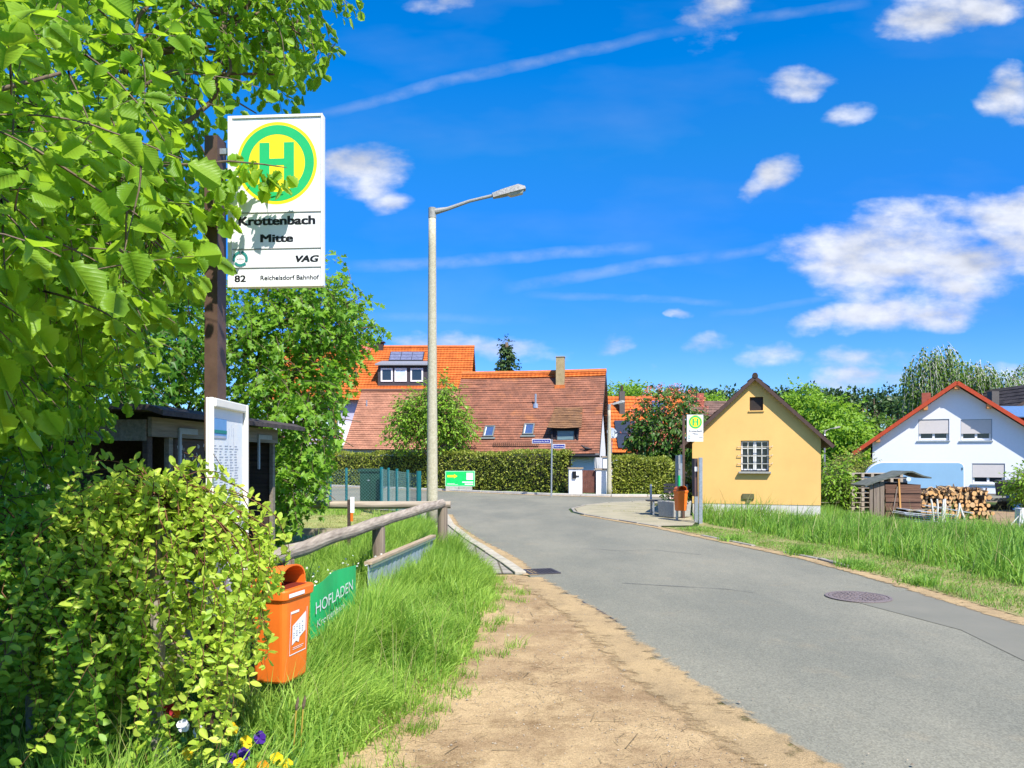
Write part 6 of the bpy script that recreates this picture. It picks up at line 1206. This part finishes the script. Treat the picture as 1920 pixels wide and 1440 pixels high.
tree('dark_shrub', 'dark leafy shrub in the shade left of the shelter', (-4.6, 6.6, 0), [(-4.5, 6.6, 1.0, .85, .7, 1.0, 300), (-3.95, 6.1, .8, .5, .5, .7, 150)], LEAF_MAPLE, L_HAZD, M_BARK, L=.35, nl=6, ls=.085, r0=.05, cat='shrub', clip=limit([(0, 220), (800, 240), (900, 330), (1100, 380)]), fork=(-4.5, 6.6, .5))

# grafted weeping shrub before the near stop
def weeping(name, label, cx, cy, top, reach, narcs, lm, clip, ls=.045, base_z=0, trunk_r=.028, ry=.55, xoff=0):
    t = thing(name, label, 'shrub', (cx, cy, base_z)); P = []; A = []; Nn = []; S = []; tw = []
    for i in range(narcs):
        th = rs.uniform(0, 2 * np.pi); rr = reach * rs.uniform(.25, 1) ** .6; ex, ey = cx + xoff + rr * np.cos(th), cy + rr * ry * np.sin(th); z0 = top - rs.uniform(-.04, .42) - .42 * (rr / reach) ** 2.2; zend = max(.12, z0 - rs.uniform(.25, 1.2) ** 1.3); rise = rs.uniform(.02, .12)
        up = rs.uniform() < .13
        pts = [np.array((cx, cy, top - .25))]
        for k in range(1, 6): f = k / 5; pts.append(np.array((cx + (ex - cx) * f, cy + (ey - cy) * f, (top - .25) + (z0 - top + .25) * f + rise * math.sin(f * 3.14))))
        if up: pts = pts + [pts[-1] + np.array((rs.uniform(-.05, .12), rs.uniform(-.1, .05), .05 * k)) for k in range(1, 5)]
        n = max(4, int((z0 - zend) / .055))
        if not up:
            d = rs.normal(0, .02, 2)
            for k in range(1, n): f = k / n; pts.append(np.array((ex + (ex - cx) * .22 * math.sqrt(f) + d[0] * k + rs.normal(0, .008), ey + d[1] * k + rs.normal(0, .008), z0 - (z0 - zend) * f)))
        pts = [p for p in pts if clip(p)]
        if len(pts) < 4: continue
        tw.append(pts)
        for k in range(2, len(pts)):
            dd = pts[k] - pts[k - 1]; dd /= np.linalg.norm(dd) + 1e-9
            for q in range((6 if rs.uniform() < .6 else 3) if k > 4 else 3):
                a = unit(1)[0]; a = a - dd * a.dot(dd) * .5 + dd * .2 + np.array((.05, -.1, .25)); a /= np.linalg.norm(a); f = rs.uniform()
                P.append(pts[k - 1] * f + pts[k] * (1 - f)); A.append(a); Nn.append(np.array((.25, -.5, .75)) + rs.normal(size=3) * .7); S.append(ls * rs.uniform(.45, 1.35))
    P, A, Nn, S = map(np.array, (P, A, Nn, S)); V, Fc = stamp(LEAF_OVAL[0], LEAF_OVAL[1], P, A, Nn, S, curl=rs.uniform(-.3, .2, len(P))); npobj('foliage', V, Fc, lm, t)
    V, Fc = twig_mesh(tw, .0035); npobj('twigs', V, Fc, mat('reddish_twig', (.16, .07, .035), rough=.8), t)
    mb = MB(); mb.tube(limb_pts((cx, cy, -.05), (cx, cy, top - .22), 7, 0, .01), [trunk_r * (1.1 - .03 * k) for k in range(7)], 10); obj('trunk', mb, M_BARKL, t, smooth=True)
weeping('weeping_shrub', 'weeping shrub with small yellow green leaves in front of the timetable case', -1.72, 3.72, 1.64, .62, 185, L_BUSH, limit([(0, 200), (820, 300), (868, 460), (900, 500), (960, 535), (1060, 560), (1150, 500), (1250, 505), (1330, 440), (1440, 420)]))
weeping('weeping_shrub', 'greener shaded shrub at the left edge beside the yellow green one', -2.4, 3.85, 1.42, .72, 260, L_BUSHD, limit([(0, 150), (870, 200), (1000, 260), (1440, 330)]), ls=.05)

# hedges
def hedge(label, path, h, w, n, lm, ls=.085, rnd_end=0):
    p = resample(path, .3); t = np.gradient(p, axis=0); t /= np.linalg.norm(t, axis=1, keepdims=True); nr = np.stack([-t[:, 1], t[:, 0]], 1); th = thing('hedge', label, 'hedge', (float(p[:, 0].mean()), float(p[:, 1].mean()), 0))
    i = rs.randint(0, len(p) - 1, n); f = rs.uniform(size=n)[:, None]; base = p[i] * (1 - f) + p[i + 1] * f; nn = nr[i]; side = rs.choice([0, 1, 2], n, p=[.52, .33, .15]); hh = h * (1 + .035 * np.sin(base[:, 0] * 1.7) + .02 * np.sin(base[:, 0] * 5.1))
    if rnd_end: dend = np.linalg.norm(base - p[-1], axis=1); hh = hh * np.sqrt(np.clip(1 - (1 - np.clip(dend / rnd_end, 0, 1)) ** 2, .05, 1))
    off = np.where(side == 0, -w / 2 + np.abs(rs.normal(0, .07, n)) - .05 - .04 * np.sin(base[:, 0] * 2.3), np.where(side == 1, rs.uniform(-w / 2, w / 2, n), w / 2)); z = np.where(side == 1, hh - np.abs(rs.normal(0, .06, n)) + .04, rs.uniform(0.03, 1, n) * hh)
    P = np.concatenate([base + nn * off[:, None], z[:, None]], 1); P += rs.normal(0, .025, P.shape); outn = np.concatenate([nn * np.where(side == 1, 0, -1)[:, None] * np.where(side == 2, -1, 1)[:, None], np.where(side == 1, 1.0, .35)[:, None]], 1)
    e = rs.randint(0, n, n // 14); P[e, :2] = np.where((rs.uniform(size=len(e)) < .5)[:, None], p[0], p[-1]) + nr[0] * rs.uniform(-w / 2, w / 2, (len(e), 1)) + rs.normal(0, .05, (len(e), 2))
    V, Fc = stamp(LEAF_OVAL[0], LEAF_OVAL[1], P, unit(n) + outn * .3, outn + rs.normal(size=(n, 3)) * .8, ls * rs.uniform(.6, 1.3, n)); npobj('foliage', V, Fc, lm, th)
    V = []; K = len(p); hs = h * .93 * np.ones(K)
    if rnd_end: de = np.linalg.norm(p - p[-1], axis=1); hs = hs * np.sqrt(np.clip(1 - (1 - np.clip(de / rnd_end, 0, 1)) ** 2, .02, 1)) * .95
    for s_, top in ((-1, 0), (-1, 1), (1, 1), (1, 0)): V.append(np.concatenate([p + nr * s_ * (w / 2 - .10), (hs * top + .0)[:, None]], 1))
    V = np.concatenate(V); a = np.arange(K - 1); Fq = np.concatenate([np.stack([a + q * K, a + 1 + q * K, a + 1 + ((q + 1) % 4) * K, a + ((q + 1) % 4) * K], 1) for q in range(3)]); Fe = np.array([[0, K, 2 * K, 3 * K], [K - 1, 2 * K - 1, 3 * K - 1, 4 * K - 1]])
    npobj('branches', V, [Fq, Fe], mat('hedge_inside', (.025, .028, .012), rough=1, col2=(.05, .045, .02), scale=14, bump=1), th); return th  # solid core behind the leaves, coloured dark for the hedge's inner shade
hedge('long clipped hedge in front of the old farmhouse', [(-13, 46.2), (-10, 44.2), (-3.1, 38.7), (-1.0, 37.0), (2.35, 33.7)], 1.82, .95, 22000, L_HEDGE, .105)
hedge('shorter rounded hedge to the right of the white gate pillars', [(4.35, 33.3), (6.0, 33.1), (7.25, 32.9)], 1.58, .95, 8000, L_HEDGE, .09, rnd_end=.7)

# trees round the village
tree('small_tree', 'round light green tree rising from the hedge in front of the old roofs', (-4.0, 38.8, 0), [(-4.1, 38.9, 3.7, 1.9, 1.0, 1.35, 620), (-5.2, 38.9, 3.0, 1.3, .9, 1.1, 220), (-2.9, 38.8, 3.2, 1.1, .9, 1.2, 230), (-3.6, 38.8, 4.9, .8, .7, .8, 120), (-4.9, 38.8, 4.0, .9, .7, .8, 110)], LEAF_OVAL, L_FRESH, M_BARK, L=.55, nl=6, ls=.16, r0=.12, fork=(-4.0, 38.8, 1.3), twr=.012, limbs=True)
t = tree('chestnut_tree', 'rounded chestnut tree covered in red blossom spikes behind the short hedge', (7.9, 39, 0), [(7.9, 39, 3.1, 2.05, 1.7, 1.95, 620), (6.9, 38.7, 2.3, 1.1, 1.0, 1.1, 160), (8.9, 38.7, 2.3, 1.1, 1.0, 1.1, 160)], LEAF_OVAL, L_CHEST, M_BARK, L=.45, nl=6, ls=.24, r0=.18, fork=(7.9, 39, 1.5), shell=.4, twr=.012)
n = 300; u = unit(n); u[:, 1] = -np.abs(u[:, 1]) * .9; u[:, 2] = np.where(u[:, 2] < -.6, -u[:, 2], u[:, 2]); c = np.array((7.9, 39, 3.05)); P0 = c + u * np.array((2.3, 1.95, 2.2)) * rs.uniform(.9, 1.04, (n, 1)); P = np.repeat(P0, 5, 0) + np.tile(np.array([(0, 0, 0), (.02, 0, .05), (-.02, 0, .10), (.01, 0, .15), (.03, 0, .02)]), (n, 1)) + rs.normal(0, .02, (n * 5, 3))
V, Fc = stamp(LEAF_FAR[0], LEAF_FAR[1], P, unit(n * 5), unit(n * 5), rs.uniform(.055, .10, n * 5)); npobj('blossom', V, Fc, mat('red_blossom', (.50, .07, .05), island=.4, col2=(.75, .24, .15), scale=12), t)
# spruce tip behind the farmhouse
lb = [(-.43, 62, 10.7 - i * .55, .10 + .17 * i, .10 + .17 * i, .35, 22 + 10 * i) for i in range(12)]
tree('spruce_tree', 'dark spruce whose tip shows above the ridge of the old farmhouse', (-.43, 62, 0), lb, LEAF_FAR, L_PINE, M_BARK, L=.45, nl=6, ls=.26, r0=.2, fork=(-.43, 62, 10.9), limbs=False, droop=.5, out=1.1, twr=.012)
# weeping birches behind the white house
def birch(label, base, lobes):
    tree('birch_tree', label, base, lobes, LEAF_FAR, L_BIRCH, M_BIRCH, L=2.3, nl=12, ls=.26, r0=.22, droop=3.0, out=.8, fork=(base[0], base[1], 6), twr=.012, nsub=5, group='birches behind the white house')
def w3(px, py, Y): v = at(px, py, Y); return v.x, v.y, v.z
def lobe(px, py, Y, rx, rz, n, ry=None): v = at(px, py, Y); k = Y / FPX; return (v.x, v.y, v.z, rx * k, (ry or rx) * k, rz * k, n)
birch('tallest birch with hanging twigs, left behind the white house', (31.5, 56, 0), [lobe(1738, 690, 56, 36, 45, 120), lobe(1765, 668, 56, 28, 30, 90), lobe(1720, 735, 56, 26, 40, 60), lobe(1775, 725, 56, 40, 40, 90)])
birch('middle birch with hanging twigs behind the white house ridge', (36.3, 58, 0), [lobe(1840, 698, 58, 40, 32, 120), lobe(1812, 715, 58, 32, 40, 90), lobe(1870, 725, 58, 40, 32, 90)])
birch('birch with hanging twigs at the right edge behind the neighbour house', (41, 60, 0), [lobe(1912, 712, 60, 30, 30, 80), lobe(1960, 700, 60, 50, 45, 110), lobe(1890, 735, 60, 30, 30, 60)])
# deciduous trees between the yellow and the white house
spots = [('tall bright green tree directly behind the right slope of the yellow house', 1500, 762, 74, 46, 38, L_FRESH, 0), ('leafy tree right of the yellow house roof, before the pine wood', 1555, 785, 70, 50, 42, L_FRESH, 0), ('low broad tree under the pine wood, left of the yellow pole', 1590, 822, 66, 52, 34, L_FRESH, 0), ('rounded tree left of the white house roof edge', 1640, 812, 80, 40, 30, L_BIRCH, 0), ('bushy tree far behind between hedge and yellow house', 1262, 755, 90, 60, 28, L_BIRCH, 0), ('tree filling the gap above the small orange roof', 1180, 745, 95, 60, 22, L_FRESH, 0), ('tree just left of the yellow house roof', 1340, 765, 88, 40, 26, L_FRESH, 0)]
for lab, px, py, Y, rx, rz, lm, _ in spots:
    l1 = lobe(px, py, Y, rx, rz, 380); k = Y / FPX
    tree('leafy_tree', lab, (l1[0], Y, float(gh(l1[0], Y))), [l1, lobe(px - rx * .6, py + rz * .6, Y, rx * .6, rz * .7, 110), lobe(px + rx * .6, py + rz * .7, Y - .5, rx * .6, rz * .7, 110), lobe(px, py + rz * 1.1, Y - 1, rx * .9, rz * .7, 130)], LEAF_FAR, lm, M_BARK, L=.9, nl=8, ls=.36, r0=.2, twr=0, nsub=3, group='trees between the houses and the pine wood')
for lab, px, py, Y, rx, rz, lm, n in [('bright green bushes filling the gap between yellow house and caravan', 1568, 905, 27.5, 34, 40, L_FRESH, 420), ('shrub behind the corner of the caravan under the roof edge', 1600, 880, 34, 42, 34, L_HEDGE, 300), ('green bush at the right picture edge before the white house wall', 1925, 905, 29, 26, 32, L_FRESH, 260), ('low shrub between the chestnut and the grey notice board', 1284, 905, 24.5, 10, 40, L_HEDGE, 170)]:
    l1 = lobe(px, py, Y, rx, rz, n); tree('bush', lab, (l1[0], Y, float(gh(l1[0], Y))), [l1, (l1[0], Y, l1[2] * .45, l1[3] * .9, l1[4] * .9, max(.3, l1[2] * .5), n // 2)], LEAF_OVAL, lm, M_BARK, L=.4, nl=5, ls=.12, r0=.05, cat='bush', twr=.008, nsub=3)
t = thing('wooden_pole', 'tall thin yellowish wooden pole standing before the pine wood', 'pole', (40.8, 90, 3)); 
v = at(1618, 800, 90); mb = MB(); mb.tube([(v.x, 90, float(gh(v.x, 90)) - .2), (v.x, 90, at(1618, 770, 90).z)], [.16, .11], 8); obj('pole_shaft', mb, mat('pale_pole', (.55, .40, .2)), t); t.location = (0, 0, 0) if False else t.location
# pine wood on the rise
def forest():
    P = []; A = []; S = []; V2 = MB(); N_ = 420
    for i in range(N_):
        px = rs.uniform(1090, 1960); Y = rs.uniform(125, 215); x = (px - 960) / FPX * Y; g = float(gh(x, Y)); h = rs.uniform(6.5, 9.5); cr = rs.uniform(1.5, 2.8); n = 150
        u = unit(n); c = np.array((x, Y, g + h * .78)); r = np.array((cr, cr, h * rs.uniform(.16, .26))); P.append(c + u * r * rs.uniform(.2, 1, (n, 1))); S.append(rs.uniform(.35, .8, n)); A.append(u + rs.normal(size=(n, 3)) * .5)
        if Y < 150: V2.tube([(x, Y, g - .3), (x + rs.normal(0, .2), Y, g + h * .8)], [.16, .08], 5, cap=False)
    P = np.concatenate(P); A = np.concatenate(A); S = np.concatenate(S); V, Fc = stamp(LEAF_FAR[0], LEAF_FAR[1], P, A, unit(len(P)) * .7 + np.array((0, -.3, .6)), S)
    o = npobj('forest', V, Fc, L_PINE, origin=(20, 125, 0)); tag(o, 'dark pine wood covering the rise behind the village', 'forest', kind='stuff')
    o2 = obj('forest_trunks', V2, mat('pine_trunk', (.2, .12, .08)), o)
forest()

# ------------------------------------------------------------------ grass
def grass(name, poly, n, h, w, lm, lab, lean=.35, clump=.9, zf=None, seg=3, power=0, hf=None, keep=None):
    p = scatter(poly, n, clump, power)
    if keep is not None: p = p[keep(p)]
    z = gh(p[:, 0], p[:, 1]); H = h * (.72 + .34 * np.sin(p[:, 0] * 3.1 + 1.1) * np.sin(p[:, 1] * 2.7)) if np.isscalar(h) else h
    if hf is not None: H = H * hf(p)
    a = rs.normal(size=len(p)); V, Fc = blades(len(p), p, H, w, lean, seg, z); o = npobj(name, V, Fc, lm, origin=(float(p[:, 0].mean()), float(p[:, 1].mean()), 0)); tag(o, lab, 'grass', kind='stuff'); return o
def edge_fade(pts, w):
    q = resample(pts, .15)
    def f(p): d = np.sqrt(((p[:, None, :] - q[None]) ** 2).sum(2)).min(1); return .4 + .6 * np.clip(d / w, 0, 1)
    return f
bankR = [(-1.35, 2.6), (-1.08, 3.5), (-.72, 4.35), (-.52, 5.2), (-.33, 6.3), (-.30, 7.5), (-.20, 8.7), (-.20, 9.8), (-.34, 10.8), (-.78, 12.6), (-1.25, 14.6), (-1.9, 18)]
ef = edge_fade(bankR, .45)
near = [(-3.0, 2.6)] + bankR[:6] + [(-2.6, 7.5)]; far = [(-2.6, 7.5)] + bankR[5:] + [(-2.9, 18), (-2.9, 12.2)]
grass('tall_grass', near, 30000, .45, .0125, L_GRASS, 'lush tall grass on the bank beside the orange bin', .62, hf=ef, seg=4)
grass('tall_grass', far, 36000, .56, .013, L_GRASS, 'tall grass on the bank along the rail towards the lamp', .5, hf=ef)
grass('tall_grass', [(-1.42, 5.2), (-1.15, 5.2), (-1.0, 7.3), (-1.35, 7.3)], 3800, .60, .012, L_GRASS, 'grass standing in front of the green banner', .3, seg=4)
grass('tall_grass', [(-1.42, 7.5), (-.95, 7.5), (-.8, 11.4), (-1.1, 11.4)], 5600, .56, .012, L_GRASS, 'grass standing in front of the metal edging', .3, seg=4)
grass('tall_grass', [(-6, 6.5), (-2.7, 6.5), (-2.5, 12.3), (-6, 12.3)], 12000, .25, .010, L_GRASS, 'grass between the shelter and the rail', .4)
grass('mown_grass', [(-8, 12.8), (-1.9, 12.8), (-2.3, 18), (-3.1, 22), (-3.8, 24.5), (-8, 25)], 26000, .085, .014, L_DRY, 'short mown grass on the lawn behind the rail', .7, seg=2)
grass('tall_grass', [(-9, 21), (-4.2, 21), (-4.7, 25.8), (-9, 26.2)], 9000, .22, .014, L_GRASS, 'grass along the wire mesh fence', .4, seg=2)
fieldF = [(4.6, 19.6), (4.7, 18.2), (5.05, 16.2), (5.6, 14.0), (6.0, 12), (6.2, 10), (6.3, 8), (7.0, 5)]
grass('field_grass', fieldF + [(16, 5), (22, 13), (18, 20.8), (12.8, 21.6), (8.6, 20.4), (7.7, 19.95), (5.0, 20.75)], 80000, .66, .019, L_GRASS2, 'tall meadow grass between the road verge and the yellow house', .42, hf=lambda p: edge_fade(fieldF, .6)(p) * (1 - .55 * ss(14.5, 18.0, p[:, 1]) * ss(6.2, 7.4, p[:, 0])), power=1.15)
grass('field_grass', [(8.6, 20.6), (12, 21.5), (11, 27), (9, 30), (7.5, 27)], 9000, .34, .014, L_GRASS2, 'grass beside the right wall of the yellow house', .4, seg=2)
verge = [(9.0, 2), (6.3, 4), (5.12, 7.38), (5.02, 9.93), (4.85, 12), (4.4, 13.8), (3.55, 17.4), (4.3, 17.4), (5.1, 16.2), (5.9, 13.8), (6.6, 11.5), (7.1, 9), (8, 6)]
grass('cut_verge_grass', verge, 26000, .07, .010, L_DRY, 'dry cut grass lying on the verge by the right kerb', 1.1, seg=2)
grass('cut_verge_grass', verge, 22000, .10, .011, L_GRASS2, 'short green grass on the verge by the right kerb', .6, seg=2)
grass('kerb_grass', [(-9, 42.9), (-3.2, 37.5), (-1.2, 35.6), (1.8, 33.0), (4.1, 32), (8, 32), (8, 32.6), (4.1, 32.6), (2.2, 33.2), (-1, 36.1), (-3, 38.0), (-9, 43.5)], 9000, .13, .02, L_GRASS2, 'grass growing at the foot of the long hedge', .6, seg=2)
grass('weeds', [(2.3, 23.2), (2.6, 25), (3.6, 26.5), (6, 27.6), (4.5, 22), (4.6, 19.0), (4.1, 18), (3.6, 18.4)], 5000, .05, .012, L_DRY, 'sparse moss and weeds on the paved island', .9, seg=2)
hp = scatter(near + [], 260); hz = np.zeros(len(hp)); V, Fc = blades(len(hp), hp, .62 * np.ones(len(hp)), .005, .3, 4); tag(npobj('grass_stalks', V, Fc, L_DRY, origin=(-1, 5, 0)), 'dry seed stalks standing above the bank grass', 'grass', kind='stuff')
hp = scatter(fieldF + [(16, 5), (22, 13), (18, 20.8), (12.8, 21.6), (8.6, 20.4), (7.7, 19.95), (5.0, 20.75)], 2600); V, Fc = blades(len(hp), hp, .85 * (1 - .6 * ss(14.5, 18.0, hp[:, 1]) * ss(6.2, 7.4, hp[:, 0])), .010, .3, 4, gh(hp[:, 0], hp[:, 1])); tag(npobj('grass_stalks', V, Fc, L_DRY, origin=(10, 14, 0)), 'pale seed stalks standing above the meadow grass', 'grass', kind='stuff')
# grass tufts creeping over the dirt edge
tuft = []
for k in range(70):
    q = rs.randint(0, len(bankR) - 4); f = rs.uniform(); c = np.array(bankR[q]) * (1 - f) + np.array(bankR[q + 1]) * f + np.array((abs(rs.normal(0, .14)), 0)); tuft.append(c + rs.normal(0, .05, (40, 2)))
tp = np.concatenate(tuft); V, Fc = blades(len(tp), tp, .13 * np.ones(len(tp)), .006, .6, 3); tag(npobj('grass_tufts', V, Fc, L_GRASS, origin=(-.5, 6, 0)), 'small grass tufts straggling over the edge of the dirt path', 'grass', kind='stuff')
tuft = []
for (x, y) in ((4.95, 11.2), (5.0, 10.9), (4.7, 12.6), (5.1, 9.6), (4.2, 14.7)): tuft.append(np.array((x, y)) + rs.normal(0, .12, (160, 2)))
tp = np.concatenate(tuft); V, Fc = blades(len(tp), tp, .20 * np.ones(len(tp)), .016, .7, 3); tag(npobj('kerb_weeds', V, Fc, L_GRASS2, origin=(4.9, 11, 0)), 'leafy weeds sprouting along the broken right kerb', 'weeds', kind='stuff')
# litter on the dirt path
dirt_poly = [(-1.0, 3.3), (-.55, 4.9), (-.3, 6.3), (-.25, 8.5), (-.3, 10.3), (.2, 10.3), (.8, 7.6), (1.1, 5.5), (1.45, 3.9), (1.9, 3.0)]
p = scatter(dirt_poly, 4200); g = np.sin(p[:, 0] * 4 + 1) * np.sin(p[:, 1] * 2.6) + rs.normal(0, .5, len(p)); p = p[g > .1]; n = len(p); d = unit(n); d[:, 2] *= .08; V, Fc = stamp([(-.02, 0, 0), (.02, 0, 0), (.015, 1, .02), (-.015, 1, .02)], [np.array([(0, 1, 2, 3)])], np.stack([p[:, 0], p[:, 1], np.full(n, .020)], 1), d, np.tile((0, 0, 1.), (n, 1)), rs.uniform(.02, .085, n) * (1 + (rs.uniform(size=n) < .05) * 1.5))
tag(npobj('straw_litter', V, Fc, mat('straw', (.22, .15, .07), island=.6, col2=(.4, .3, .15), scale=30), origin=(0, 6, 0)), 'bits of dry grass and straw scattered on the dirt path', 'litter', kind='stuff')
p = np.concatenate([scatter(dirt_poly, 2200), scatter([(1.3, 5), (.7, 8), (.2, 10), (.5, 10), (1.1, 8), (1.9, 5), (2.2, 3.4), (1.6, 3.6)], 160)]); n = len(p); ico = np.array([(1, 0, 0), (-1, 0, 0), (0, 1, 0), (0, -1, 0), (0, 0, .7), (0, 0, -.5)], float); V, Fc = stamp(ico, [np.array([(0, 2, 4), (2, 1, 4), (1, 3, 4), (3, 0, 4)])], np.stack([p[:, 0], p[:, 1], np.full(n, .018)], 1), unit(n) * np.array((1, 1, .2)), np.tile((0, 0, 1.), (n, 1)), rs.uniform(.002, .0065, n) * (1 + (rs.uniform(size=n) < .03) * 1.5))
tag(npobj('gravel', V, Fc, mat('pebble', (.24, .19, .13), island=.4, col2=(.38, .33, .25), scale=40), origin=(0, 6, 0)), 'small pebbles and grit on the dirt path', 'gravel', kind='stuff')
# white meadow flowers under the rail
p = scatter([(-2.3, 7), (-1.75, 7), (-1.5, 9.5), (-1.9, 10)], 60); n = len(p); V, Fc = stamp(LEAF_MAPLE[0], LEAF_MAPLE[1], np.stack([p[:, 0], p[:, 1], rs.uniform(.32, .45, n)], 1), unit(n), np.tile((.1, -.5, .9), (n, 1)) + rs.normal(0, .3, (n, 3)), rs.uniform(.02, .04, n)); tag(npobj('meadow_flowers', V, Fc, mat('white_petal', (.8, .8, .76)), origin=(-2, 8, 0)), 'tiny white flowers in the grass under the rail', 'flowers', kind='stuff')

# ------------------------------------------------------------------ flower bed at the foot of the near post
PET = {'yellow': mat('yellow_petal', (.85, .55, .01), var=.1), 'orange': mat('orange_petal', (.85, .28, .01), var=.1), 'purple': mat('purple_petal', (.06, .015, .25), var=.2), 'white': mat('pale_petal', (.72, .74, .85), var=.05), 'red': mat('crimson_petal', (.35, .02, .03), var=.2)}
L_FL = leafmat('flower_leaf', (.05, .16, .02), (.12, .30, .03), (.16, .34, .03), .3)
FLW = [(330, 1335, 3.85, 'orange', 'orange pansy beside the red bloom under the weeping shrub'), (345, 1360, 3.8, 'white', 'pale pansy just below the orange one'), (352, 1412, 3.72, 'yellow', 'yellow pansy at the bottom edge left of the broad leaves'), (436, 1366, 3.9, 'yellow', 'small yellow pansy beside the thin stalks'), (462, 1390, 3.8, 'yellow', 'pinkish yellow pansy in the middle of the bed'), (432, 1420, 3.75, 'purple', 'deep purple pansy, left one of the dark trio'), (458, 1412, 3.75, 'purple', 'deep purple pansy, middle one of the dark trio'), (488, 1382, 3.85, 'purple', 'deep purple pansy, upper right one of the dark trio'), (450, 1432, 3.7, 'yellow', 'yellow pansy directly below the purple ones'), (520, 1422, 3.72, 'yellow', 'large yellow pansy, left of the pair at the lower right of the bed'), (540, 1432, 3.72, 'yellow', 'large yellow pansy, rightmost flower of the bed'), (308, 1408, 3.7, 'white', 'white pansy at the foot of the shrub trunk'), (375, 1372, 3.9, 'white', 'pink and white pansy near the brown post'), (495, 1436, 3.7, 'orange', 'orange yellow pansy at the bottom edge of the bed')]
for px, py, Y, colr, lab in FLW:
    v = at(px, py, Y); t = thing('pansy', lab, 'flower', (v.x, v.y, 0), 0, 'pansies in the flower bed'); mb = MB(); mb.tube([(v.x, v.y, 0), (v.x + .01, v.y + .01, v.z)], .0025, 5); obj('stem', mb, MATS.get('pansy_stem') or mat('pansy_stem', (.06, .16, .03)), t)
    C = np.tile(np.array((v.x, v.y, v.z)), (5, 1)); a = np.array([90, 162, 234, 306, 18]) * np.pi / 180; A = np.stack([np.cos(a), -.1 * np.ones(5), np.sin(a)], 1); PT = [(0, 0, 0), (.42, .3, .03), (.5, .75, .05), (.2, 1, .0), (-.2, 1, .0), (-.5, .75, .05), (-.42, .3, .03)]
    Nn = np.tile((.1, -1., .35), (5, 1)) + rs.normal(0, .15, (5, 3)); C[:, 1] -= np.arange(5) * .0012; V, Fc = stamp(PT, [np.array([(0, 1, 2, 3, 4, 5, 6)])], C, A, Nn, rs.uniform(.027, .036, 5)); npobj('petals', V, Fc, PET[colr], t)
    P = np.tile(np.array((v.x, v.y, v.z * .55)), (7, 1)) + rs.normal(0, .025, (7, 3)); V, Fc = stamp(LEAF_OVAL[0], LEAF_OVAL[1], P, unit(7), np.tile((0, -.4, 1.), (7, 1)), rs.uniform(.04, .06, 7)); npobj('leaf', V, Fc, L_FL, t)
v = at(314, 1330, 3.8); t = thing('red_flower', 'dark red drooping flower head against the thin shrub trunk', 'flower', (v.x, v.y, 0)); n = 40; V, Fc = stamp(LEAF_OVAL[0], LEAF_OVAL[1], np.array((v.x, v.y, v.z)) + rs.normal(0, .018, (n, 3)), unit(n), unit(n), rs.uniform(.02, .04, n)); npobj('petals', V, Fc, PET['red'], t); mb = MB(); mb.tube([(v.x, v.y, 0), v], .003, 5); obj('stem', mb, MATS['pansy_stem'], t)
L_TUL = leafmat('tulip_leaf', (.10, .24, .09), (.22, .40, .14), (.2, .4, .1), .25)
for (x, y, n, h, w, lab) in ((-1.66, 3.80, 9, .30, .055, 'clump of broad bluish tulip leaves at the foot of the shrub'), (-1.42, 3.86, 16, .32, .022, 'clump of narrow strap leaves beside the brown post'), (-1.12, 3.88, 7, .26, .03, 'clump of spreading tulip leaves right of the pansies')):
    xy = np.array((x, y)) + rs.normal(0, .035, (n, 2)); V, Fc = blades(n, xy, h * np.ones(n), w, .55, 6); o = npobj('leaf_clump', V, Fc, L_TUL, origin=(x, y, 0)); tag(o, lab, 'plant')
for (x, y, lab) in ((-1.13, 3.95, 'spent tulip stalk with dark seed head, left one'), (-1.10, 3.97, 'spent tulip stalk with dark seed head, right one beside it')):
    t = thing('seed_head', lab, 'flower', (x, y, 0)); mb = MB(); mb.tube([(x, y, 0), (x + .02, y, .30)], .004, 6); obj('stem', mb, mat('yellow_stem', (.4, .3, .05)), t); mb = MB(); mb.tube([(x + .02, y, .30), (x + .022, y, .32), (x + .028, y, .35), (x + .03, y, .37)], [.004, .009, .007, .002], 6); obj('seed_pod', mb, M_BARK, t)
